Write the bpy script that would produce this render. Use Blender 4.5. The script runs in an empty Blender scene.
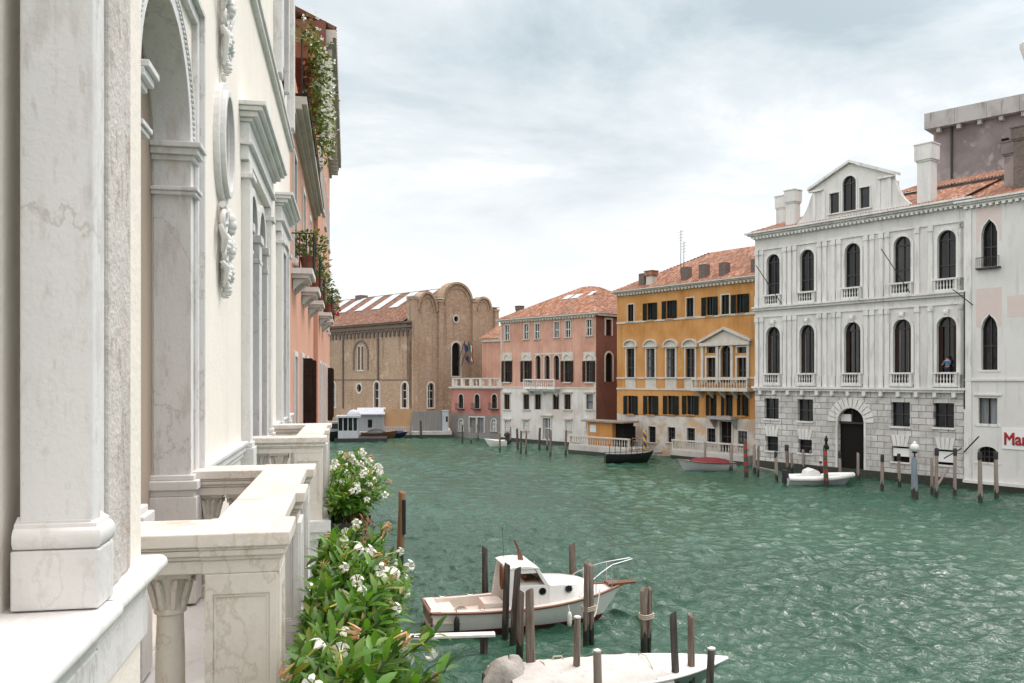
import bpy, bmesh, math, random
from mathutils import Vector, Matrix
from mathutils.geometry import tessellate_polygon
S = bpy.context.scene
COL = S.collection
R = math.radians
random.seed(7)
# ------------------------------------------------------------------ camera
FPX, PX0, PY0, CAMH = 850.0, 512.0, 379.0, 7.5
TH = math.atan((512 - 349) / FPX)
SN, CS = math.sin(TH), math.cos(TH)
cam = bpy.data.objects.new('camera', bpy.data.cameras.new('camera'))
COL.objects.link(cam)
cam.location = (0, 0, CAMH)
cam.rotation_euler = (R(90), 0, -TH)
cam.data.sensor_width = 36
cam.data.lens = FPX * 36 / 1024
cam.data.shift_y = (PY0 - 341.5) / 1024
cam.data.clip_start = 0.05
cam.data.clip_end = 6000
S.camera = cam
# ------------------------------------------------------------------ sky, sun, exposure
SUN_DIR = Vector((0.62, 0.22, 1.0)).normalized()
world = bpy.data.worlds.new('World')
S.world = world
world.use_nodes = True
wt = world.node_tree
for n in list(wt.nodes): wt.nodes.remove(n)


def wn(kind, **kw):
    n = wt.nodes.new(kind)
    for k, v in kw.items(): setattr(n, k, v)
    return n


def wl(a, b): wt.links.new(a, b)


def wmath(op, a, b=None, clamp=False):
    n = wn('ShaderNodeMath', operation=op, use_clamp=clamp)
    for i, q in enumerate((a, b)):
        if q is None: continue
        if hasattr(q, 'is_output'): wl(q, n.inputs[i])
        else: n.inputs[i].default_value = q
    return n.outputs[0]


def wramp(fac, stops):
    n = wn('ShaderNodeValToRGB')
    e = n.color_ramp.elements
    while len(e) < len(stops): e.new(0.5)
    for q, (p, c) in zip(e, stops):
        q.position = p
        q.color = (*c, 1)
    wl(fac, n.inputs[0])
    return n.outputs[0]


def wmix(fac, a, b, bt='MIX'):
    n = wn('ShaderNodeMix', data_type='RGBA', blend_type=bt)
    if hasattr(fac, 'is_output'): wl(fac, n.inputs[0])
    else: n.inputs[0].default_value = fac
    for i, q in ((6, a), (7, b)):
        if hasattr(q, 'is_output'): wl(q, n.inputs[i])
        else: n.inputs[i].default_value = (*q, 1)
    return n.outputs[2]


sky = wn('ShaderNodeTexSky', sky_type='NISHITA', sun_disc=False)
sky.sun_elevation = math.asin(SUN_DIR.z)
sky.sun_rotation = math.atan2(SUN_DIR.x, SUN_DIR.y)
tc = wn('ShaderNodeTexCoord')
sep = wn('ShaderNodeSeparateXYZ')
wl(tc.outputs['Generated'], sep.inputs[0])
zc = wmath('MAXIMUM', sep.outputs[2], 0.0)
den = wmath('ADD', zc, 0.16)
cmb = wn('ShaderNodeCombineXYZ')
wl(wmath('DIVIDE', sep.outputs[0], den), cmb.inputs[0])
wl(wmath('DIVIDE', sep.outputs[1], den), cmb.inputs[1])
n1 = wn('ShaderNodeTexNoise')
n1.inputs['Scale'].default_value = 1.15
n1.inputs['Detail'].default_value = 9
n1.inputs['Roughness'].default_value = 0.6
n1.inputs['Distortion'].default_value = 0.35
wl(cmb.outputs[0], n1.inputs['Vector'])
# overcast layer: broken lumps of grey and blue-grey, thinning to white at the horizon
cl = wramp(n1.outputs[0], [(0.37, (2.7, 3.15, 3.37)), (0.44, (3.35, 3.75, 3.93)), (0.52, (4.05, 4.35, 4.45)), (0.60, (5.2, 5.3, 5.3))])
hz = wramp(zc, [(0.0, (1, 1, 1)), (0.10, (0.93, 0.93, 0.93)), (0.24, (0.30, 0.30, 0.30)), (0.36, (0, 0, 0))])
cl = wmix(hz, cl, (5.35, 5.35, 5.3))
cl = wmix(0.94, sky.outputs[0], cl)
# an overcast sky is about three times as bright overhead as at the horizon
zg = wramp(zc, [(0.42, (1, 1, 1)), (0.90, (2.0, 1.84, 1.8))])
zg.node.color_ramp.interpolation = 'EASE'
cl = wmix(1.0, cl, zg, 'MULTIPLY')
# thin cloud glows broadly round the hidden sun (up to the right and behind the view)
dt = wn('ShaderNodeVectorMath', operation='DOT_PRODUCT')
wl(tc.outputs['Generated'], dt.inputs[0])
dt.inputs[1].default_value = SUN_DIR
gl = wramp(dt.outputs["Value"], [(0.70, (1, 1, 1)), (0.98, (2.9, 2.7, 2.6))])
gl.node.color_ramp.interpolation = 'EASE'
cl = wmix(1.0, cl, gl, 'MULTIPLY')
# extra brightness added to the unseen sky behind the view, to light the facades
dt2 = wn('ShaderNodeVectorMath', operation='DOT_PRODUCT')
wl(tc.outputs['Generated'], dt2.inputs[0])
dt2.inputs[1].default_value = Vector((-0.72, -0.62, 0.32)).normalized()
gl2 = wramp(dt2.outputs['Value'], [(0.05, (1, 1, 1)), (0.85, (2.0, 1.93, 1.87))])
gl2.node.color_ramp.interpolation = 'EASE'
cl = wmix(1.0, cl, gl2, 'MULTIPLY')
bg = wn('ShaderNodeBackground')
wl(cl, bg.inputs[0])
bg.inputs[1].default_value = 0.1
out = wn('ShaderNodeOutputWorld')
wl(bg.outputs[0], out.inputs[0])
sun = bpy.data.objects.new('sun', bpy.data.lights.new('sun', 'SUN'))
COL.objects.link(sun)
sun.data.energy = 0.55
sun.data.angle = R(14)
sun.data.color = (1.0, 0.93, 0.87)
sun.rotation_euler = SUN_DIR.to_track_quat('Z', 'Y').to_euler()
sun.location = (30, -20, 60)
S.view_settings.view_transform = 'Standard'
S.view_settings.look = 'None'
S.view_settings.exposure = 1.04
S.view_settings.gamma = 1.0


# ------------------------------------------------------------------ placing
def at(px, Z):
    """ground point seen at image column px, Z metres along the optical axis"""
    X = (px - PX0) / FPX * Z
    return Vector((X * CS + Z * SN, -X * SN + Z * CS))


def wat(px, py, z=0.0):
    """point at height z seen at pixel px, py"""
    Z = FPX * (CAMH - z) / (py - PY0)
    p = at(px, Z)
    return Vector((p.x, p.y, z)), Z


class Fac:
    """a facade plane from image column a (depth Za) to b (depth Zb); local x along it, y into the house, z up"""
    def __init__(s, a, Za, b, Zb):
        s.o = at(a, Za)
        e = at(b, Zb)
        s.u = (e - s.o).normalized()
        s.v = Vector((-s.u.y, s.u.x))
        s.L = (e - s.o).length
        s.ang = math.atan2(s.u.y, s.u.x)

    def _t(s, px, off):
        d = Vector((SN, CS)) + Vector((CS, -SN)) * ((px - PX0) / FPX)
        o = s.o + s.v * off
        det = s.u.x * (-d.y) - (-d.x) * s.u.y
        t = (-o.x * (-d.y) + d.x * (-o.y)) / det
        Z = (s.u.x * (-o.y) - s.u.y * (-o.x)) / det
        return t, Z

    def U(s, px, off=0): return s._t(px, off)[0]
    def Z(s, px, py, off=0): return CAMH - (py - PY0) * s._t(px, off)[1] / FPX


# ------------------------------------------------------------------ mesh building
class MB:
    def __init__(s): s.v, s.f, s.m, s.cur = [], [], [], 0
    def add(s, vs, fs, mi=None):
        o = len(s.v)
        s.v += [tuple(q) for q in vs]
        for f in fs:
            s.f.append([i + o for i in f])
            s.m.append(s.cur if mi is None else mi)
        return s

    def box(s, x0, x1, y0, y1, z0, z1, mi=None):
        return s.add([(x0, y0, z0), (x1, y0, z0), (x1, y1, z0), (x0, y1, z0), (x0, y0, z1), (x1, y0, z1), (x1, y1, z1), (x0, y1, z1)],
                     [(3, 2, 1, 0), (4, 5, 6, 7), (0, 1, 5, 4), (1, 2, 6, 5), (2, 3, 7, 6), (3, 0, 4, 7)], mi)

    def ext(s, poly, ax, a, b, mi=None):
        n = len(poly)
        def pt(p, d): return (d, p[0], p[1]) if ax == 'x' else (p[0], d, p[1]) if ax == 'y' else (p[0], p[1], d)
        vs = [pt(p, a) for p in poly] + [pt(p, b) for p in poly]
        fs = [tuple(range(n)), tuple(range(2 * n - 1, n - 1, -1))] + [(i, i + n, (i + 1) % n + n, (i + 1) % n) for i in range(n)]
        return s.add(vs, fs, mi)

    def lathe(s, cx, cy, prof, n=12, mi=None, ph=0.0, sx=1, sy=1):
        vs, fs = [], []
        for r, z in prof:
            for k in range(n):
                a = 2 * math.pi * k / n + ph
                vs.append((cx + r * sx * math.cos(a), cy + r * sy * math.sin(a), z))
        for i in range(len(prof) - 1):
            for k in range(n):
                fs.append((i * n + k, i * n + (k + 1) % n, (i + 1) * n + (k + 1) % n, (i + 1) * n + k))
        fs.append(tuple(range(n - 1, -1, -1)))
        fs.append(tuple((len(prof) - 1) * n + k for k in range(n)))
        return s.add(vs, fs, mi)

    def tube(s, pts, r, n=8, mi=None, closed=False):
        pts = [Vector(p) for p in pts]
        N = len(pts)
        rs = r if isinstance(r, (list, tuple)) else [r] * N
        vs, fs = [], []
        prev = None
        for i, p in enumerate(pts):
            if closed: t = pts[(i + 1) % N] - pts[i - 1]
            else: t = pts[min(i + 1, N - 1)] - pts[max(i - 1, 0)]
            t = t.normalized() if t.length > 1e-9 else Vector((0, 0, 1))
            if prev is None:
                a = Vector((0, 0, 1)) if abs(t.z) < .9 else Vector((1, 0, 0))
            else: a = prev
            b = t.cross(a)
            if b.length < 1e-6: b = t.orthogonal()
            b.normalize()
            a = b.cross(t).normalized()
            prev = a
            for k in range(n):
                q = 2 * math.pi * k / n
                vs.append(p + a * (rs[i] * math.cos(q)) + b * (rs[i] * math.sin(q)))
        M = N if closed else N - 1
        for i in range(M):
            for k in range(n):
                j = (i + 1) % N
                fs.append((i * n + k, i * n + (k + 1) % n, j * n + (k + 1) % n, j * n + k))
        if not closed:
            fs.append(tuple(range(n - 1, -1, -1)))
            fs.append(tuple((N - 1) * n + k for k in range(n)))
        return s.add(vs, fs, mi)

    def ball(s, c, rx, ry, rz, n=10, m=6, mi=None):
        prof = [(max(math.sin(math.pi * i / m), .02), -math.cos(math.pi * i / m)) for i in range(m + 1)]
        o = len(s.v)
        s.lathe(0, 0, prof, n, mi)
        for i in range(o, len(s.v)):
            x, y, z = s.v[i]
            s.v[i] = (c[0] + x * rx, c[1] + y * ry, c[2] + z * rz)
        return s

    def plate(s, outer, holes, y, mi=None, rev=None, back=None, flip=False):
        """flat wall in the plane local y, outline and holes as (x, z); reveals of depth rev round each hole"""
        loops = [outer] + list(holes)
        flat = [p for l in loops for p in l]
        tris = tessellate_polygon([[Vector((p[0], p[1], 0)) for p in l] for l in loops])
        s.add([(p[0], y, p[1]) for p in flat], [tuple(t) for t in tris], mi)
        if rev:
            for h in holes:
                n = len(h)
                s.add([(p[0], y, p[1]) for p in h] + [(p[0], y + rev, p[1]) for p in h],
                      [(i, (i + 1) % n, (i + 1) % n + n, i + n) for i in range(n)], mi)
        if back is not None:
            n = len(outer)
            s.add([(p[0], y, p[1]) for p in outer] + [(p[0], back, p[1]) for p in outer],
                  [(i, (i + 1) % n, (i + 1) % n + n, i + n) for i in range(n)] + [tuple(range(n, 2 * n))], mi)
        return s

    def ring(s, inner, outer, y0, y1, mi=None, closed=False):
        n = len(inner)
        vs = [(p[0], y0, p[1]) for p in inner] + [(p[0], y0, p[1]) for p in outer] + [(p[0], y1, p[1]) for p in inner] + [(p[0], y1, p[1]) for p in outer]
        fs = []
        for i in range(n if closed else n - 1):
            j = (i + 1) % n
            fs += [(i, j, n + j, n + i), (n + i, n + j, 3 * n + j, 3 * n + i), (2 * n + i, 2 * n + j, j, i), (2 * n + i, 3 * n + i, 3 * n + j, 2 * n + j)]
        if not closed:
            for i in (0, n - 1): fs.append((i, n + i, 3 * n + i, 2 * n + i))
        return s.add(vs, fs, mi)

    def move(s, M, start=0):
        for i in range(start, len(s.v)):
            s.v[i] = tuple(M @ Vector(s.v[i]))
        return s

    def build(s, name, mats, parent=None, smooth=None, bevel=None, merge=False, recalc=True):
        me = bpy.data.meshes.new(name)
        me.from_pydata(s.v, [], s.f)
        if not isinstance(mats, (list, tuple)): mats = [mats]
        for m in mats: me.materials.append(m)
        me.polygons.foreach_set('material_index', s.m)
        if recalc or merge:
            bm = bmesh.new()
            bm.from_mesh(me)
            if merge: bmesh.ops.remove_doubles(bm, verts=bm.verts, dist=1e-4)
            bmesh.ops.recalc_face_normals(bm, faces=bm.faces)
            bm.to_mesh(me)
            bm.free()
        if smooth:
            me.polygons.foreach_set('use_smooth', [True] * len(me.polygons))
            me.set_sharp_from_angle(angle=R(smooth))
        me.update()
        o = bpy.data.objects.new(name, me)
        COL.objects.link(o)
        if parent: o.parent = parent
        if bevel:
            b = o.modifiers.new('bevel', 'BEVEL')
            b.width = bevel
            b.segments = 2
            b.limit_method = 'ANGLE'
            b.angle_limit = R(40)
            b.harden_normals = False
        return o


def tag(o, label=None, cat=None, group=None, kind=None):
    if label: o['label'] = label
    if cat: o['category'] = cat
    if group: o['group'] = group
    if kind: o['kind'] = kind
    return o


def thing(name, loc, rz, label, cat, group=None):
    o = bpy.data.objects.new(name, None)
    COL.objects.link(o)
    o.empty_display_size = .2
    o.location = loc
    o.rotation_euler = (0, 0, rz)
    return tag(o, label, cat, group)


# ------------------------------------------------------------------ materials
def mk(name, base, layers=(), bump=(), rough=.8, spec=.4, metal=0, brick=None, island=None, stripes=None, coat=0, trans=None, swz='xyz'):
    """layers: (scale xyz, detail, lo, hi, colour, amount) patches mixed over the base; bump: (scale xyz, detail, distance)"""
    m = bpy.data.materials.new(name)
    m.use_nodes = True
    t = m.node_tree
    b = t.nodes['Principled BSDF']
    b.inputs['Roughness'].default_value = rough
    b.inputs['Specular IOR Level'].default_value = spec
    b.inputs['Metallic'].default_value = metal
    if coat: b.inputs['Coat Weight'].default_value = coat
    N = t.nodes.new
    K = t.links.new
    co = N('ShaderNodeTexCoord').outputs['Object']

    def noise(sc, det, off=0, rg=.6):
        mp = N('ShaderNodeMapping')
        mp.inputs['Scale'].default_value = sc if isinstance(sc, (tuple, list)) else (sc, sc, sc)
        mp.inputs['Location'].default_value = (off * 3.1, off * 7.7, off * 1.3)
        K(co, mp.inputs['Vector'])
        n = N('ShaderNodeTexNoise')
        n.inputs['Scale'].default_value = 1
        n.inputs['Detail'].default_value = det
        n.inputs['Roughness'].default_value = rg
        K(mp.outputs[0], n.inputs['Vector'])
        return n.outputs[0]

    def mix(fac, a, c, bt='MIX'):
        x = N('ShaderNodeMix')
        x.data_type = 'RGBA'
        x.blend_type = bt
        if hasattr(fac, 'is_output'): K(fac, x.inputs[0])
        else: x.inputs[0].default_value = fac
        for i, q in ((6, a), (7, c)):
            if hasattr(q, 'is_output'): K(q, x.inputs[i])
            else: x.inputs[i].default_value = (*q, 1)
        return x.outputs[2]

    def rng(v, lo, hi, a=0, c=1):
        r = N('ShaderNodeMapRange')
        r.inputs['From Min'].default_value = lo
        r.inputs['From Max'].default_value = hi
        r.inputs['To Min'].default_value = a
        r.inputs['To Max'].default_value = c
        K(v, r.inputs['Value'])
        return r.outputs[0]
    col = base
    hgt = None
    if island:
        g = N('ShaderNodeNewGeometry')
        cr = N('ShaderNodeValToRGB')
        e = cr.color_ramp.elements
        while len(e) < len(island): e.new(.5)
        for i, (q, c) in enumerate(zip(e, island)):
            q.position = i / (len(island) - 1)
            q.color = (*c, 1)
        K(g.outputs['Random Per Island'], cr.inputs[0])
        col = cr.outputs[0]
    if brick:
        bw, rh, mo, c2, mc, ax, dist = brick
        sp = N('ShaderNodeSeparateXYZ')
        K(co, sp.inputs[0])
        cb = N('ShaderNodeCombineXYZ')
        K(sp.outputs['xyz'.index(ax)], cb.inputs[0])
        K(sp.outputs[2], cb.inputs[1])
        bt = N('ShaderNodeTexBrick')
        K(cb.outputs[0], bt.inputs['Vector'])
        for k, v in (('Scale', 1), ('Mortar Size', mo), ('Mortar Smooth', .3), ('Bias', 0), ('Brick Width', bw), ('Row Height', rh)):
            bt.inputs[k].default_value = v
        bt.inputs['Color1'].default_value = (*base, 1)
        bt.inputs['Color2'].default_value = (*c2, 1)
        bt.inputs['Mortar'].default_value = (*mc, 1)
        col = bt.outputs[0]
        if dist:
            bu0 = N('ShaderNodeBump')
            bu0.invert = True
            bu0.inputs['Distance'].default_value = dist
            bu0.inputs['Strength'].default_value = 1
            K(bt.outputs['Fac'], bu0.inputs['Height'])
            hgt = bu0.outputs[0]
    if stripes:
        period, c2, twist = stripes
        sp = N('ShaderNodeSeparateXYZ')
        K(co, sp.inputs[0])
        an = N('ShaderNodeMath'); an.operation = 'ARCTAN2'
        K(sp.outputs[1], an.inputs[0]); K(sp.outputs[0], an.inputs[1])
        am = N('ShaderNodeMath'); am.operation = 'MULTIPLY_ADD'
        K(an.outputs[0], am.inputs[0]); am.inputs[1].default_value = twist * period / (2 * math.pi); K(sp.outputs[2], am.inputs[2])
        md = N('ShaderNodeMath'); md.operation = 'FRACT'
        dv = N('ShaderNodeMath'); dv.operation = 'DIVIDE'
        K(am.outputs[0], dv.inputs[0]); dv.inputs[1].default_value = period
        K(dv.outputs[0], md.inputs[0])
        gt = N('ShaderNodeMath'); gt.operation = 'GREATER_THAN'
        K(md.outputs[0], gt.inputs[0]); gt.inputs[1].default_value = .5
        col = mix(gt.outputs[0], col, c2)
    for i, (sc, det, lo, hi, c, amt) in enumerate(layers):
        nz = noise(sc, det, i + 1)
        if lo == 'v':
            sb = N('ShaderNodeMath'); sb.operation = 'SUBTRACT'
            K(nz, sb.inputs[0]); sb.inputs[1].default_value = .5
            ab = N('ShaderNodeMath'); ab.operation = 'ABSOLUTE'
            K(sb.outputs[0], ab.inputs[0])
            col = mix(rng(ab.outputs[0], 0, hi, amt, 0), col, c)
        else: col = mix(rng(nz, lo, hi, 0, amt), col, c)
    if hasattr(col, 'is_output'): K(col, b.inputs['Base Color'])
    else: b.inputs['Base Color'].default_value = (*col, 1)
    for i, (sc, det, dist) in enumerate(bump):
        bu = N('ShaderNodeBump')
        bu.inputs['Distance'].default_value = dist
        bu.inputs['Strength'].default_value = 1
        K(noise(sc, det, i + 9), bu.inputs['Height'])
        if hgt is not None: K(hgt, bu.inputs['Normal'])
        hgt = bu.outputs[0]
    if hgt is not None: K(hgt, b.inputs['Normal'])
    if trans:
        tr = N('ShaderNodeBsdfTranslucent')
        if hasattr(col, 'is_output'): K(mix(1, col, trans[1], 'MULTIPLY'), tr.inputs[0])
        else: tr.inputs[0].default_value = (*[p * q for p, q in zip(col, trans[1])], 1)
        ms = N('ShaderNodeMixShader')
        ms.inputs[0].default_value = trans[0]
        K(b.outputs[0], ms.inputs[1])
        K(tr.outputs[0], ms.inputs[2])
        K(ms.outputs[0], t.nodes['Material Output'].inputs[0])
    return m


M = {}
GR = (.30, .30, .31)
M['cream'] = mk('cream_stucco', (.80, .755, .685), [((.5, .5, .35), 5, .42, .7, (.74, .69, .62), .7), ((3, 3, .3), 4, .55, .75, (.68, .635, .575), .5)], [(30, 3, .004), (2.5, 3, .012)], .85, .25)
M['pale'] = mk('pale_stucco', (.84, .775, .725), [((.8, .8, .4), 5, .42, .7, (.78, .71, .66), .6)], [(30, 3, .003)], .85, .25)
M['stone'] = mk('white_istrian_stone', (.70, .69, .675), [((1.5, 1.5, .7), 7, .42, .70, (.585, .575, .56), .7), ((2.2, 2.2, 1.2), 9, 'v', .011, (.50, .485, .47), .5), ((4, 4, .8), 7, .55, .66, (.50, .48, .455), .4), ((7, 7, 1.2), 5, .58, .7, (.58, .555, .53), .35), ((22, 22, 22), 4, .58, .72, (.55, .53, .49), .5)], [(45, 4, .002), (6, 3, .004)], .6, .4)
M['stone_warm'] = mk('veined_warm_marble', (.70, .655, .60), [((2.2, 2.2, 1.6), 8, .42, .68, (.60, .535, .47), .65), ((3.0, 3.0, 2.0), 8, .60, .66, (.44, .345, .25), .55), ((1.8, 1.8, 1.2), 9, 'v', .013, (.48, .395, .31), .55), ((4.5, 4.5, 3), 8, 'v', .010, (.58, .51, .44), .35), ((24, 24, 24), 4, .55, .7, (.62, .56, .48), .5)], [(45, 4, .002), (8, 4, .003)], .5, .45)
M['stone_grey'] = mk('grey_veined_stone', (.67, .665, .66), [((1.8, 1.8, .8), 8, .42, .72, (.575, .57, .565), .75), ((1.3, 1.3, .8), 9, 'v', .010, (.40, .37, .335), .6), ((4, 4, 2.2), 9, 'v', .008, (.54, .52, .50), .35), ((9, 9, 2), 6, .54, .64, (.48, .455, .43), .55), ((3, 3, .9), 8, .60, .65, (.44, .39, .345), .4), ((30, 30, 9), 4, .6, .72, (.44, .425, .41), .5)], [(50, 4, .0025), (7, 4, .005)], .62, .4)
M['stone_rough'] = mk('pitted_limestone', (.56, .53, .50), [((3, 3, 1), 7, .45, .62, (.43, .40, .375), .8), ((14, 14, 5), 6, .55, .64, (.33, .26, .21), .6), ((3, 3, 2), 4, .6, .7, (.62, .46, .38), .5)], [(40, 6, .008), (9, 4, .012)], .8, .3)
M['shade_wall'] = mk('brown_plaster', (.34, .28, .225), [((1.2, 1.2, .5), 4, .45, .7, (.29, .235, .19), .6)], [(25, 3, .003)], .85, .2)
M['medal'] = mk('grey_violet_marble', (.30, .26, .27), [((6, 6, 6), 6, .45, .6, (.44, .38, .38), .7)], [], .3, .5)
M['glass'] = mk('dark_window_glass', (.010, .011, .012), [((.7, .7, .5), 3, .45, .7, (.03, .033, .036), .8)], [((.9, .9, .9), 2, .012)], .1, .22)
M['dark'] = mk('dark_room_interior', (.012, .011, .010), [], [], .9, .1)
M['curtain'] = mk('grey_curtain', (.22, .23, .24), [((9, 9, .4), 3, .4, .6, (.12, .13, .14), .8)], [((20, 20, .5), 2, .02)], .9, .1)
M['sash'] = mk('dark_sash_paint', (.03, .026, .024), [((3, 3, 3), 3, .5, .7, (.06, .05, .045), .6)], [], .5, .4)
M['sash_w'] = mk('white_sash_paint', (.6, .6, .58), [((3, 3, 3), 3, .5, .7, (.45, .44, .42), .6)], [], .5, .4)
M['sh_brown'] = mk('brown_shutter_wood', (.026, .015, .012), [((2, 2, .8), 4, .45, .7, (.045, .026, .02), .7)], [((1, 1, 18), 1, .01)], .7, .08)
M['sh_green'] = mk('dark_green_shutter_wood', (.010, .015, .013), [((2, 2, .8), 4, .45, .7, (.018, .026, .022), .7)], [((1, 1, 18), 1, .01)], .7, .08)
M['pal'] = mk('grey_white_istrian_facade', (.60, .585, .565), [((.35, .35, .25), 6, .42, .64, (.50, .485, .465), .85), ((2.2, 2.2, .35), 6, .52, .70, (.42, .40, .385), .5), ((5, 5, .2), 5, .60, .70, (.26, .245, .23), .5), ((5, 5, 5), 5, .56, .72, (.40, .38, .36), .5)], [(8, 4, .01)], .75, .3)
M['pal_trim'] = mk('grey_white_istrian_trim', (.62, .605, .585), [((.8, .8, .6), 5, .42, .66, (.52, .505, .485), .7), ((4, 4, .5), 5, .52, .68, (.30, .29, .28), .6)], [(12, 4, .008)], .7, .3)
M['rust'] = mk('rusticated_ashlar', (.58, .56, .535), [((.6, .6, .6), 7, .42, .62, (.38, .36, .34), .8), ((2.5, 2.5, 1.5), 6, .52, .66, (.27, .255, .24), .6), ((4, 4, .5), 4, .55, .72, (.30, .285, .27), .5)], [(9, 4, .012)], .78, .3,
               brick=(1.05, .47, .022, (.44, .42, .40), (.075, .07, .065), 'x', .03))
M['mar'] = mk('pale_plaster_house', (.58, .565, .55), [((.4, .4, .3), 6, .42, .64, (.51, .495, .48), .8), ((3, 3, .3), 5, .55, .72, (.33, .32, .31), .45)], [(9, 3, .008)], .8, .3)
M['pinkpanel'] = mk('faded_pink_panel', (.54, .45, .425), [((1.5, 1.5, 1.5), 5, .4, .7, (.57, .49, .465), .8)], [(9, 3, .008)], .85, .3)
M['yel'] = mk('ochre_plaster', (.48, .245, .09), [((.5, .5, .35), 6, .42, .66, (.36, .155, .042), .8), ((3, 3, .25), 5, .52, .72, (.26, .125, .03), .6), ((1.3, 1.3, .9), 6, .60, .72, (.50, .30, .10), .7)], [(9, 3, .008)], .85, .25)
M['yel_base'] = mk('worn_white_plaster', (.48, .45, .41), [((.35, .35, .5), 5, .52, .60, (.42, .245, .11), .75), ((1.2, 1.2, .8), 6, .45, .65, (.33, .30, .275), .7)], [(9, 3, .01)], .85, .25)
M['pink'] = mk('pink_plaster', (.53, .30, .225), [((.5, .5, .35), 6, .42, .66, (.37, .185, .135), .8), ((3, 3, .25), 5, .52, .72, (.30, .175, .14), .6), ((1.3, 1.3, .9), 6, .60, .72, (.50, .36, .30), .6)], [(9, 3, .008)], .85, .25)
M['pink_base'] = mk('peeling_white_plaster', (.56, .535, .51), [((.5, .5, .6), 6, .48, .62, (.44, .38, .345), .7), ((3, 3, .3), 5, .5, .7, (.38, .35, .33), .6)], [(9, 3, .01)], .85, .25)
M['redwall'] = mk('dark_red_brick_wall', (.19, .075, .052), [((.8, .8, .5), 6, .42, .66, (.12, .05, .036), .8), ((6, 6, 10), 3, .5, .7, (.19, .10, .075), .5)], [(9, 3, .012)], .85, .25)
M['salmon'] = mk('salmon_plaster', (.36, .16, .13), [((.6, .6, .4), 6, .42, .66, (.29, .105, .085), .8), ((3, 3, .3), 5, .55, .72, (.25, .14, .12), .5)], [(9, 3, .008)], .85, .25)
M['church'] = mk('tan_church_brick', (.305, .22, .16), [((.22, .22, .25), 7, .40, .66, (.25, .162, .105), .75), ((2.2, 2.2, 4), 5, .45, .66, (.42, .31, .215), .65), ((1.2, 1.2, .14), 5, .53, .68, (.17, .115, .08), .7), ((.5, .5, .5), 6, .60, .68, (.45, .36, .28), .6)], [((5, 5, 12), 3, .015)], .88, .2)
M['church_st'] = mk('church_white_stone', (.50, .46, .41), [((2, 2, 1), 5, .45, .66, (.38, .345, .31), .7)], [(9, 3, .01)], .8, .3)
M['apink'] = mk('coral_pink_plaster', (.60, .325, .235), [((.4, .4, .3), 5, .42, .68, (.53, .28, .20), .8), ((3, 3, .3), 5, .55, .72, (.46, .27, .205), .5)], [(9, 3, .006)], .85, .25)
M['grey_tower'] = mk('mauve_grey_render', (.24, .205, .20), [((.3, .3, .25), 6, .42, .62, (.15, .126, .124), .85), ((.5, .5, .4), 6, .53, .58, (.33, .28, .265), .75)], [(5, 4, .015)], .9, .2)
M['fascia'] = mk('weathered_concrete_fascia', (.36, .345, .335), [((1, 1, .7), 6, .45, .62, (.27, .255, .245), .8), ((3, 3, .4), 4, .58, .68, (.12, .105, .10), .6)], [(7, 4, .012)], .88, .2)
M['brickch'] = mk('dark_chimney_brick', (.12, .095, .085), [((4, 4, 8), 4, .45, .65, (.19, .15, .13), .7)], [((6, 6, 12), 3, .015)], .9, .2)


gt_ = M['glass'].node_tree
gi = gt_.nodes.new('ShaderNodeObjectInfo')
gm_ = gt_.nodes.new('ShaderNodeMapRange')
gm_.inputs['To Min'].default_value, gm_.inputs['To Max'].default_value = .08, .4
gt_.links.new(gi.outputs['Random'], gm_.inputs['Value'])
gt_.links.new(gm_.outputs[0], gt_.nodes['Principled BSDF'].inputs['Specular IOR Level'])


def tiles(name, cols):
    m = mk(name, cols[0], [((.4, .4, .4), 5, .45, .66, (.16, .11, .085), .55), ((7, 7, 7), 3, .55, .7, (.13, .10, .08), .5)], [(20, 3, .01)], .9, .2)
    t = m.node_tree
    b = t.nodes['Principled BSDF']
    N, K = t.nodes.new, t.links.new
    co = N('ShaderNodeTexCoord').outputs['Object']
    sp = N('ShaderNodeVectorMath'); sp.operation = 'MULTIPLY'
    K(co, sp.inputs[0]); sp.inputs[1].default_value = (1 / .24, 1 / .36, 0)
    fl = N('ShaderNodeVectorMath'); fl.operation = 'FLOOR'
    K(sp.outputs[0], fl.inputs[0])
    wn_ = N('ShaderNodeTexWhiteNoise'); wn_.noise_dimensions = '3D'
    K(fl.outputs[0], wn_.inputs['Vector'])
    cr = N('ShaderNodeValToRGB')
    e = cr.color_ramp.elements
    while len(e) < len(cols): e.new(.5)
    for i, (q, c) in enumerate(zip(e, cols)):
        q.position = i / (len(cols) - 1); q.color = (*c, 1)
    K(wn_.outputs['Value'], cr.inputs[0])
    first = [n for n in t.nodes if n.bl_idname == 'ShaderNodeMix'][0]
    K(cr.outputs[0], first.inputs[6])
    return m


M['tile'] = tiles('terracotta_pantiles', [(.17, .072, .045), (.29, .135, .085), (.38, .21, .145), (.23, .095, .06), (.46, .30, .22)])
M['tile_d'] = tiles('old_brown_pantiles', [(.12, .058, .04), (.185, .092, .064), (.25, .145, .10), (.15, .072, .05), (.29, .19, .14)])
M['wood'] = mk('weathered_mooring_wood', (.105, .078, .062), [((9, 9, .5), 6, .40, .60, (.25, .205, .175), .85), ((14, 14, .9), 4, .55, .7, (.05, .036, .03), .8)], [((26, 26, 1.5), 4, .02)], .85, .25)
M['wood_dark'] = mk('tarred_mooring_wood', (.035, .03, .028), [((9, 9, .5), 6, .40, .60, (.115, .10, .09), .85)], [((26, 26, 1.5), 4, .02)], .8, .3)
M['wood_brown'] = mk('brown_mooring_wood', (.20, .125, .06), [((9, 9, .7), 5, .42, .66, (.13, .08, .04), .8)], [((26, 26, 1.5), 4, .015)], .8, .3)
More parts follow.
